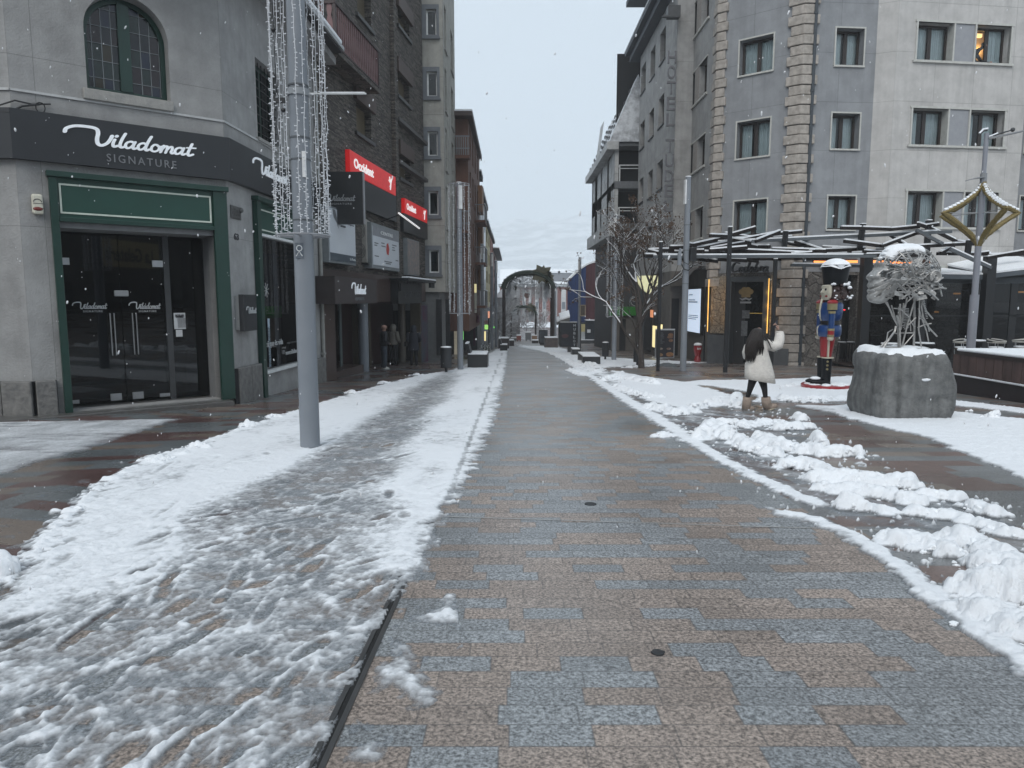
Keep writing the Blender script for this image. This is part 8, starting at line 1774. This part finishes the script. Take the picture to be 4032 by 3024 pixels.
arch(2013,2110,1340,1240,1206,'smaller farther garlanded light arch framed inside the first',1.6,seed=5,lamp_n=44,Yo=86)
# benches, bins, planters
def block(x0,x1,ytop,ybase,dep,name,cat,label,m,snow=.05,back=False,group=None,pname='box'):
 p=G((x0+x1)/2,ybase);Y=p.y;a,c_=at(x0,ybase,Y),at(x1,ybase,Y);zt=at(x0,ytop,Y).z;o=thing(name,label,cat,((a.x+c_.x)/2,Y,p.z),group=group)
 b=MB();b.box(a.x,c_.x,Y,Y+dep,p.z-.05,zt);b.build(pname,m,o,bevel=.01)
 b=MB();b.box(a.x+.01,c_.x-.01,Y+.01,Y+dep-.01,zt+.003,zt+snow);b.build('snow',snowcap,o,bevel=.02)
 if back:
  b=MB();s_=-1 if back=='l' else 1;xb=a.x if s_<0 else c_.x;b.poly([(xb-s_*.02,Y+.15,zt),(xb+s_*.1,Y+.15,zt+.42),(xb+s_*.1,Y+dep*.8,zt+.42),(xb-s_*.02,Y+dep*.8,zt)],(-s_*.12,0,0));q=b.build('backrest',m,o)
  b=MB();b.box(min(xb+s_*.1,xb-s_*.02),max(xb+s_*.1,xb-s_*.02),Y+.15,Y+dep*.8,zt+.42,zt+.46);b.build('snow',snowcap,q)
 return o
bb=mat('bench_black',(.022,.024,.027),.4);bg2='low black street benches'
block(1841,1919,1397,1450,1.6,'street_bench','bench','nearest left black box bench with slanted backrest and snowy seat',bb,back='l',group=bg2)
block(1969,1998,1359,1382,1.4,'street_bench','bench','small black bench in front of the far left planter box',bb,back='l',group=bg2)
block(2294,2364,1405,1437,2.4,'street_bench','bench','low black box bench half buried by shovelled snow on the right',bb,group=bg2)
block(2253,2285,1376,1399,1.2,'street_bench','bench','small black box seat at the foot of the advert panel',bb,group=bg2)
pl_m=mat('planter_brown',(.05,.04,.04),.6,c2=(.03,.025,.027),scale=3);pg2='square arch footing boxes'
block(1962,2004,1333,1374,1.8,'footing_box','arch footing','dark box at the left foot of the first arch',pl_m,group=pg2);block(2005,2024,1341,1362,1.6,'footing_box','arch footing','small dark box at the left foot of the second arch',pl_m,group=pg2)
block(2146,2197,1331,1370,1.8,'footing_box','arch footing','brown patterned box at the right foot of the first arch',mat('planter_print',(.13,.10,.09),.6,c2=(.05,.05,.055),scale=5),group=pg2)
block(2095,2120,1341,1352,1.2,'footing_box','arch footing','small dark box at the right foot of the second arch',pl_m,group=pg2)
def bin_(px,pytop,pybase,wpx,label,leg=True):
 p=G(px,pybase);k=p.y/2840;H=(pybase-pytop)*k;r=wpx/2*k;o=thing('litter_bin',label,'bin',tuple(p),group='round black litter bins');b=MB();z0=H*.22 if leg else 0;b.tube([(p.x,p.y,p.z+z0),(p.x,p.y,p.z+H)],r,20);b.build('barrel',bb,o,smooth=True,sharp=40)
 b=MB();b.tube([(p.x,p.y,p.z+H),(p.x,p.y,p.z+H+.02)],r*1.04,20);b.build('rim',dgrey,o);b=MB();b.lathe((p.x,p.y,p.z+H+.021),[(r*.98,0),(r*.9,.03),(r*.4,.045),(.01,.05)],18);b.build('snow',snowcap,o,smooth=True)
 b=MB();b.tube([(p.x,p.y,p.z-.02),(p.x,p.y,p.z+z0+.02)],.05,8);b.tube([(p.x,p.y,p.z),(p.x,p.y,p.z+.015)],.13,12);b.build('leg',bb,o)
bin_(1757,1369,1468,45,'black round litter bin left of the second left-hand pole');bin_(2383,1350,1418,27,'black round litter bin left of the right-hand icicle pole');bin_(2509,1364,1442,32,'black round litter bin in front of the bare tree trunk')
def panel(x0,x1,y0,y1,ybase,label,name,cat,m,extra=None,foot=(0.35,.65),th=.16):
 p=G((x0+x1)/2,ybase);Y=p.y;a,c_=at(x0,y0,Y),at(x1,y1,Y);o=thing(name,label,cat,((a.x+c_.x)/2,Y,p.z));b=MB();b.box(a.x,c_.x,Y,Y+th,c_.z,a.z);b.build('case',black,o,bevel=.01);fr=Fr(0,Y,1,0)
 b=MB();b.box(a.x+.05,c_.x-.05,Y-.006,Y-.001,c_.z+.05,a.z-.05);s_=b.build('face',m,o)
 w_=c_.x-a.x;b=MB();b.box(a.x+w_*foot[0],a.x+w_*foot[1],Y+.02,Y+th-.02,p.z-.05,c_.z);b.build('foot',dgrey,o)
 b=MB();b.box(a.x,c_.x,Y,Y+th,a.z+.002,a.z+.03);b.build('snow',snowcap,o)
 if extra:extra(o,s_,fr,a,c_,Y)
 return o
def hub(o,s_,fr,a,c_,Y):
 for k,ch in enumerate('HUBLOT'):
  b=MB();z1=at(2255,1276+k*15.5,Y).z;z0=at(2255,1286+k*15.5,Y).z;xx=at(2262,1300,Y).x;put_text(b,text(ch,bold=.02),fr,xx-.07,xx+.07,z0,z1,.008);b.build('letter',mat('advert_letters',(.36,.39,.42),.5),s_)
 b=MB();c=at(2225,1323,Y);b.ico((c.x,Y-.008,c.z),(.22,.004,.12),sub=2,jit=.12);b.build('dark_rose_shape',mat('rose_shape',(.07,.03,.035),.6),s_)
panel(2205,2272,1269,1366,1389,'dark freestanding advert panel with pale vertical lettering HUBLOT','advert_panel','advert panel',mat('advert_dark',(.018,.022,.03),.25),hub,foot=(.45,.72))
panel(2122,2156,1299,1352,1358,'far poster stand with pale sky picture right of the second arch','advert_panel','advert panel',mat('advert_pale',(.14,.16,.19),.4,c2=(.05,.055,.06),scale=2),foot=(.1,.9))
kp=G(2326,1352);KY=kp.y;ko=thing('kiosk','dark kiosk with yellow topped posters either side and snow along its roof','kiosk',tuple(kp));a,c_=at(2284,1262,KY),at(2392,1345,KY)
b=MB();b.box(a.x,c_.x,KY,KY+2,kp.z-.1,a.z-.2);b.box(a.x+.6,c_.x,KY-.02,KY+2,a.z-.2,a.z);b.build('body',mat('kiosk_navy',(.02,.026,.034),.4),ko)
b=MB();b.box(a.x+.6,c_.x+.1,KY-.08,KY+2,a.z+.002,a.z+.07);b.build('snow',snowcap,ko)
for(x0,x1)in((2287,2303),(2350,2366)):
 p0,p1=at(x0,1276,KY),at(x1,1343,KY);b=MB();zm=(p0.z*.55+p1.z*.45);b.box(p0.x,p1.x,KY-.03,KY-.005,p1.z,zm);q=b.build('poster',mat('grey_white_poster',(.45,.47,.48),.5,c2=(.25,.27,.28),scale=2),ko);b=MB();b.box(p0.x,p1.x,KY-.03,KY-.005,zm,p0.z);b.build('yellow_half',mat('soft_yellow',(.48,.42,.20),.5),q)
b=MB();p0,p1=at(2312,1297,KY),at(2325,1310,KY);b.box(p0.x,p1.x,KY-.02,KY-.003,p1.z,p0.z);b.build('notice',pp,ko)
b=MB();b.box(a.x,c_.x,KY-.4,KY-.01,kp.z-.05,kp.z+.35);b.build('plinth',dgrey,ko);b=MB();b.box(a.x,c_.x,KY-.4,KY-.01,kp.z+.352,kp.z+.39);b.build('plinth_snow',snowcap,ko)
pf=at(2294,1222,50);fr_=thing('picture_sign','pale framed brown board on a post above the kiosk beside the blue wall','sign',(pf.x,50,gz(50)));a,c_=at(2283,1200,50),at(2306,1245,50);b=MB();b.box(a.x,c_.x,50,50.1,c_.z,a.z);b.build('board',mat('brown_board',(.10,.085,.07),.6,c2=(.06,.05,.045),scale=5),fr_)
b=MB()
for q in((a.x,c_.x,c_.z,c_.z+.06),(a.x,c_.x,a.z-.06,a.z),(a.x,a.x+.06,c_.z,a.z),(c_.x-.06,c_.x,c_.z,a.z)):b.box(q[0],q[1],49.97,49.999,q[2],q[3])
b.build('frame',mat('pale_wood_frame',(.35,.30,.22),.6),fr_);b=MB();b.box(a.x+.05,a.x+.12,50.02,50.08,gz(50),c_.z);b.build('post',dgrey,fr_)
st=thing('market_stall','small stall with tilted snow-covered grey awning left of the blue pavilion','stall',tuple(G(2215,1352)));SYl=64
for nm,pts in(('upper',((2200,1238),(2240,1226),(2244,1250),(2206,1262))),('lower',((2190,1254),(2206,1248),(2207,1262),(2192,1270)))):
 P_=[at(x,y,SYl+(0 if i>1 else 1.2))for i,(x,y)in enumerate(pts)];b=MB();b.add([v for v in P_]+[v+Vector((0,0,.12))for v in P_],MB.BF);b.build('awning_snow',snowcap,st);b=MB();b.add([v-Vector((0,0,.25))for v in P_]+[v-Vector((0,0,.003))for v in P_],MB.BF);b.build('awning',mat('stall_grey',(.12,.125,.12),.7),st)
p0,p1=at(2204,1262,SYl),at(2244,1360,SYl);b=MB();b.box(p0.x,p1.x,SYl+.5,SYl+2,gz(SYl),p0.z);b.build('booth',dgrey,st)
wv=thing('banner_sign','pale vertical blade banner with dark sideways lettering, glowing yellow at its top','sign',tuple(at(1860,1115,46)));a,c_=at(1842,1118,46),at(1877,1232,46)
b=MB();b.box(a.x,c_.x,46,46.15,c_.z,a.z);b.build('panel',mat('pale_banner',(.42,.42,.36),.6),wv);b=MB();b.box(a.x,c_.x,45.985,45.998,a.z-.55,a.z);b.build('lit_top',mat('lit_pale_yellow',(.85,.75,.4),.6,emit=.45,ecol=(1,.85,.45)),wv)
vs,fs=text('nuhain',bold=.01);vs=[(v[1],-v[0],v[2])for v in vs];b=MB();put_text(b,(vs,[f[::-1]for f in fs]),Fr(0,46,1,0),a.x+.2,a.x+.36,at(1858,1200,46).z,at(1858,1124,46).z,.02);b.build('lettering',ink,wv)
b=MB();b.box(a.x+.02,c_.x,45.98,45.996,at(0,1219,46).z,at(0,1216,46).z);b.build('foot_text',gtx,wv)
grl=mat('lit_green',(.15,.85,.12),.5,emit=.7,ecol=(.25,1,.2));
def glow(x0,y0,x1,y1,Y,m,label,name='lit_sign',cat='lit sign',th=.1):a,c_=at(x0,y0,Y),at(x1,y1,Y);b=MB();b.box(a.x,c_.x,Y,Y+th,c_.z,a.z);return b.build(name,m,label=label,cat=cat)
glow(1821,1240,1825,1338,44,grl,'thin bright green light strip on the edge of the shop below the pale banner','light_strip','light strip')
glow(1908,1279,1923,1297,60,mat('lit_lime',(.45,.9,.2),.5,emit=.6,ecol=(.5,1,.25)),'lime green lit rectangle under the small red and white sign');glow(1907,1262,1922,1276,60,mat('red_white',(.30,.05,.05),.5,c2=(.4,.38,.38),scale=4),'small red and white sign with a snowy top above the lime one','shop_sign_small','sign')
glow(1906,1305,1913,1342,62,lity,'tall lit yellow shop window below the lime sign','lit_window','lit window');glow(1921,1226,1928,1252,58,mat('lit_salmon',(.95,.4,.25),.5,emit=.6,ecol=(1,.45,.28)),'narrow salmon lit lamp box on the dark post','lamp_box','lamp');glow(1943,1286,1949,1292,66,grl,'tiny green pharmacy cross light beyond the thin poles')
glow(1857,1232,1869,1256,47,mat('oxblood_sign',(.16,.03,.03),.5),'small dark red blade sign below the pale banner','blade_sign','sign');glow(1875,1240,1888,1270,48,mat('purple_sign',(.14,.04,.07),.5),'plum coloured blade sign right of the dark red one','blade_sign','sign');glow(1862,1280,1873,1362,49,mat('purple_wall',(.06,.02,.045),.5),'dark purple shop pilaster below the blade signs','pilaster','pilaster')
glow(1787,1250,1800,1400,43,mat('lit_cream_shop',(.75,.68,.5),.5,emit=.12,ecol=(1,.9,.7)),'dim cream display window at the foot of the beige building','display_window','shop window')
b=MB();p=G(1925,1382);b.tube([(p.x,p.y,p.z),(p.x,p.y,at(1924,1252,p.y).z)],.05,6);b.build('dark_post',black,label='slim dark post with the salmon lamp box behind the plain left pole',cat='post')
sp_=G(1912,1399);o=thing('potted_shrub','small snow-dusted shrub in a pot beside the first left bench','plant',tuple(sp_));b=MB();b.lathe(tuple(sp_),[(.12,0),(.17,.25)],12);b.build('pot',dgrey,o);b,s2=MB(),MB();rs=random.Random(8)
for _ in range(220):
 p=sp_+Vector((rs.gauss(0,.12),rs.gauss(0,.12),.45+rs.gauss(0,.13)));e,f_=Vector((rs.gauss(0,1),rs.gauss(0,1),rs.gauss(0,1))).normalized()*.05,Vector((rs.gauss(0,1),rs.gauss(0,1),rs.gauss(0,1))).normalized()*.02;(s2 if rs.random()<.3 else b).add([p-e,p-f_,p+e,p+f_],[(0,1,2,3)])
b.build('foliage',garl,o);s2.build('snow',snowcap,o)
mp_=G(2612,1441);MY=mp_.y;mo=thing('menu_board','freestanding menu board with burger pictures on a grey rocker foot beside the pergola post','menu board',tuple(mp_));a,c_=at(2581,1298,MY),at(2655,1410,MY)
b=MB();b.box(a.x,c_.x,MY,MY+.06,c_.z,a.z);b.build('frame',mat('board_silver',(.30,.31,.32),.4),mo,bevel=.01);b=MB();b.box(a.x+.04,c_.x-.04,MY-.012,MY-.002,c_.z+.04,a.z-.04);q=b.build('panel',mat('menu_dark',(.022,.02,.026),.4),mo)
b=MB();b.box(a.x,c_.x,MY,MY+.06,a.z+.002,a.z+.03);b.build('snow',snowcap,mo)
w_,h_=c_.x-a.x,a.z-c_.z;rs=random.Random(3)
for(fx,fz,rx,rz_,cc)in((.78,.82,.13,.06,(.28,.16,.08)),(.75,.74,.15,.05,(.20,.12,.07)),(.80,.62,.12,.05,(.24,.14,.08)),(.25,.12,.16,.06,(.30,.20,.10)),(.76,.13,.2,.08,(.34,.18,.07)),(.30,.33,.1,.04,(.30,.28,.24)),(.70,.33,.12,.04,(.28,.25,.22))):
 b=MB();b.ico((a.x+w_*fx,MY-.016,c_.z+h_*fz),(w_*rx,.004,h_*rz_),sub=2);b.build('food_picture',mat('food%d'%int(fx*100+fz*1000),cc,.6,c2=(.12,.05,.03),scale=16),q)
b=MB()
for k in range(9):b.box(a.x+w_*.1,a.x+w_*rs.uniform(.35,.5),MY-.018,MY-.013,a.z-h_*(.12+.045*k),a.z-h_*(.105+.045*k))
b.build('menu_lines',gtx,q)
b=MB();cx=(a.x+c_.x)/2
b.poly([(cx+x,MY-.3,mp_.z+z)for x,z in((-.5,0),(-.3,.09),(-.1,.15),(.12,.155),(.32,.10),(.55,0))],(0,.7,0));b.build('rocker_foot',mat('foot_grey',(.16,.18,.19),.5),mo);b=MB();b.poly([(cx+x,MY-.28,mp_.z+z)for x,z in((-.3,.095),(-.1,.16),(.12,.165),(.32,.11),(.3,.13),(.12,.19),(-.1,.185),(-.3,.12))],(0,.65,0));b.build('foot_snow',snowcap,mo)
rp_=G(2746,1428);ro=thing('red_bin','red barrel-shaped standing ashtray bin with snow on top near the screen','bin',tuple(rp_));k=rp_.y/2840
b=MB();b.lathe(tuple(rp_),[(.13,0),(.17,.12),(.12,.30),(.16,.45),(.20,.62),(.18,.80)],18);b.build('barrel',redp,ro,smooth=True,sharp=30);b=MB();b.lathe((rp_.x,rp_.y,rp_.z+.80),[(.19,0),(.19,.05),(.13,.1),(.02,.12)],16);b.build('snow',snowcap,ro,smooth=True);b=MB();put_text(b,text('BAR',bold=.02),Fr(0,rp_.y-.2,1,0),rp_.x-.08,rp_.x+.1,rp_.z+.62,rp_.z+.70,.005);b.build('lettering',white,ro)
bx=thing('wooden_planter','light brown plank planter box with snowy shrubs right of the restaurant door','planter',tuple(G(3160,1424)));p0=G(3170,1432);PY=p0.y;a,m_,c_=at(3096,1376,PY+.9),at(3166,1392,PY),at(3200,1386,PY+.35);zt=at(3166,1386,PY).z;zb=gz(PY)
pk=mat('planter_wood',(.17,.095,.05),.6,c2=(.12,.065,.035),scale=4,streak=.2);P_=[Vector((a.x,PY+.9,0)),Vector((m_.x,PY,0)),Vector((c_.x,PY+.35,0)),Vector((a.x+(c_.x-m_.x),PY+1.25,0))]
b=MB()
for i in range(3):z0_,z1_2=zb+.02+i*(zt-zb)/3,zb+(i+1)*(zt-zb)/3;b.poly([v+Vector((0,0,z0_))for v in P_],(0,0,z1_2-z0_-.012))
b.build('box',pk,bx)
def bush(cx,cy,z0,h,r,n,seed,par,snowf=.12,m=None):
 rs=random.Random(seed);b,s2=MB(),MB()
 for _ in range(n):
  t_=rs.random();a=rs.uniform(0,6.28);q=r*(1-.35*t_)*math.sqrt(rs.random());p=Vector((cx+q*math.cos(a),cy+q*math.sin(a),z0+h*t_));e,f_=Vector((rs.gauss(0,1),rs.gauss(0,1),rs.gauss(.6,1))).normalized()*rs.uniform(.05,.1),Vector((rs.gauss(0,1),rs.gauss(0,1),rs.gauss(0,1))).normalized()*.022
  (s2 if rs.random()<snowf and t_<.25 else b).add([p-e,p-f_,p+e,p+f_],[(0,1,2,3)])
 b.build('foliage',m or mat('dark_evergreen',(.020,.032,.022),.8,c2=(.012,.02,.014),scale=6),par);
 if s2.v:s2.build('snow',snowcap,par)
bc_=(P_[0]+P_[2])/2
bush(bc_.x-.45,bc_.y+.2,zt,1.9,.5,1100,3,bx);bush(bc_.x+.35,bc_.y,zt,1.0,.45,500,4,bx,.3)
b=MB();
for i in range(14):b.ico((P_[0]+(P_[1]-P_[0])*(i/13))+Vector((random.uniform(0,.3),.2+random.uniform(-.1,.1),zt+.03)),(.13,.12,.06),sub=1,jit=.2)
b.build('snow',snowcap,bx,smooth=True);b=MB();pw_=at(3147,1362,PY+.3);b.tube([pw_,pw_+Vector((.05,0,.35))],[.03,.02],6);b.build('snowy_stake',mat('stake',(.3,.33,.34),.7),bx)
pp2=G(3240,1436);pt_=thing('potted_plant','tall dark potted plant standing behind the nutcracker','plant',tuple(pp2));b=MB();b.lathe(tuple(pp2),[(.16,0),(.22,.3),(.30,.62)],16);b.build('pot',mat('grey_pot',(.10,.11,.12),.6),pt_,smooth=True,sharp=40);bush(pp2.x,pp2.y,pp2.z+.6,1.25,.62,900,7,pt_,.1,mat('mid_evergreen',(.03,.055,.028),.8,c2=(.018,.03,.018),scale=6))
for k,(x,lb)in enumerate(((3310,'dark bar stool with snowy seat right of the nutcracker'),(3345,'dark bar stool nearest the thick black terrace post'))):
 q=G(x,1440);so_=thing('bar_stool',lb,'stool',tuple(q),group='bar stools by the restaurant wall')
 for dx,dy in((-.17,-.17),(.17,-.17),(.17,.17),(-.17,.17)):b=MB();b.tube([q+Vector((dx,dy,0)),q+Vector((dx*.6,dy*.6,.95))],.018,5);b.build('leg',black,so_)
 b=MB();b.tube([q+Vector((0,0,.95)),q+Vector((0,0,1.0))],.18,14);b.build('seat',black,so_);b=MB();b.tube([q+Vector((0,0,1.002)),q+Vector((0,0,1.02))],.16,14);b.build('snow',snowcap,so_)
b=MB();b.cbox(at(3317,1220,30),(.22,.05,.035));b.build('red_lamp',mat('lit_red_small',(1,.05,.05),.5,emit=2.0,ecol=(1,.04,.05)),label='tiny red light in the dark doorway right of the nutcracker',cat='lamp')
# far end of the street
brick=mat('red_brick',(.21,.085,.07),.85,c2=(.17,.07,.06),scale=.6);palew=mat('pale_bays',(.46,.46,.45),.7,c2=(.36,.37,.38),scale=.8)
FY=165.0;fF=Fr(0,FY,1,0);fb=thing('apartment_building','long red brick block with pale window bays and snowy roof closing the street','building',(5,FY,gz(FY)))
u0,u1=fF.uv(1968,1200)[0],fF.uv(2262,1200)[0];z0,z1=gz(FY),fF.uv(2200,1130)[1]
b=MB();b.fbox(fF,u0,u1,z0,z1,-12,0);b.build('wall',brick,fb)
for(x0,x1)in((1985,1999),(2010,2024),(2034,2045),(2056,2070),(2081,2091),(2106,2121),(2135,2150),(2180,2193),(2209,2227),(2238,2248)):
 a,c_=fF.uv(x0,1250)[0],fF.uv(x1,1250)[0];b=MB();b.fbox(fF,a,c_,z0,z1-.6,.003,.5);q=b.build('bay',palew,fb);z=z0+3
 while z<z1-2:b=MB();b.fbox(fF,a+.15,c_-.15,z,z+1.6,.502,.55);b.build('window',mat('far_glass',(.14,.16,.18),.3),q);z+=3
b=MB();b.fbox(fF,u0-.3,u1+.3,z1,z1+.7,-12,.6);b.build('cornice',mat('far_cornice',(.30,.32,.33),.6),fb)
b=MB();p_=[fF.P(u0,z1+.7,.7),fF.P(u1,z1+.7,.7),fF.P(u1,z1+4.2,-5),fF.P(u0,z1+4.2,-5)];b.add(p_+[v+Vector((0,0,-.4))for v in p_],[(0,1,2,3),(7,6,5,4)]);b.build('roof_snow',snowcap,fb)
for x in(2174,2228):u=fF.uv(x,1115)[0];b=MB();b.fbox(fF,u-1.6,u+1.6,z1+.8,z1+3.2,-3,-.2);q=b.build('dormer',mat('dormer_grey',(.22,.23,.25),.6),fb);b=MB();b.fbox(fF,u-1.8,u+1.8,z1+3.2,z1+3.6,-3.2,.0);b.build('dormer_snow',snowcap,q)
for(x0,x1,y,Y)in((2105,2158,1068,230),(2170,2245,1080,215)):
 a,c_=at(x0,y,Y),at(x1,y,Y);b=MB();b.box(a.x,c_.x,Y,Y+10,gz(Y),a.z);b.build('far_block',mat('far_grey',(.36,.37,.38),.8),label=('narrow' if x0<2150 else 'wider')+' pale grey block just visible above the brick block roof',cat='building')
hs=thing('house','little white-roofed grey house left of the first arch','house',tuple(at(1968,1200,95)));a,c_=at(1955,1172,95),at(1988,1172,95);b=MB();b.box(a.x,c_.x+2,95,101,gz(95),a.z);b.build('wall',mat('house_grey',(.25,.26,.27),.8),hs)
b=MB();b.poly([(a.x-.3,94.8,a.z),(c_.x+2,94.8,a.z),(c_.x+2,94.8,a.z+1.0),(a.x+.8,94.8,a.z+1.3)],(0,6,0));b.build('roof_snow',snowcap,hs)
for k,(x,y0,y1,w_,m_,lb,nm,cat)in enumerate(((2043,1322,1352,18,mat('cart_red',(.22,.06,.04),.6),'small red cart with snowy top where the lane ends','cart','cart'),(2023,1332,1352,22,mat('cart_green',(.06,.09,.08),.6),'low green crate left of the red cart at the lane end','crate','crate'),(2080,1310,1350,22,mat('booth_grey',(.16,.17,.18),.6),'grey booth at the end of the lane','booth','booth'),(2105,1322,1350,20,mat('cart_tan',(.25,.15,.09),.6),'tan cart with two snowy tops right of the grey booth','cart','cart'))):
 Y=84+k*.6;a,c_=at(x-w_/2,y0,Y),at(x+w_/2,y0,Y);b=MB();b.box(a.x,c_.x,Y,Y+.9,gz(Y)+.15,a.z);b.tube([(a.x+.1,Y+.1,gz(Y)),(a.x+.1,Y+.1,gz(Y)+.2)],.06,6);b.tube([(c_.x-.1,Y+.1,gz(Y)),(c_.x-.1,Y+.1,gz(Y)+.2)],.06,6);o=b.build(nm,m_,label=lb,cat=cat);W[o.name]=Matrix();b=MB();b.box(a.x,c_.x,Y,Y+.9,a.z+.003,a.z+.1);b.build('snow',snowcap,o)
 # falling snow
rs=random.Random(99);b=MB()
for _ in range(1500):
 Y=2.6+26*rs.random()**1.2;p=Vector((rs.uniform(-.8,.8)*Y,Y,EYE+rs.uniform(-.45,.52)*Y))
 if p.z<gz(Y)+.02:continue
 s_=rs.uniform(.0022,.0048);M3=Matrix.Rotation(rs.gauss(.15,.25),3,'Y');b.ico(p,(s_,s_,s_*rs.uniform(1.2,3.0)),M=M3,sub=0)
b.build('falling_snow',mat('flake',(.85,.87,.9),.6),kind='stuff')
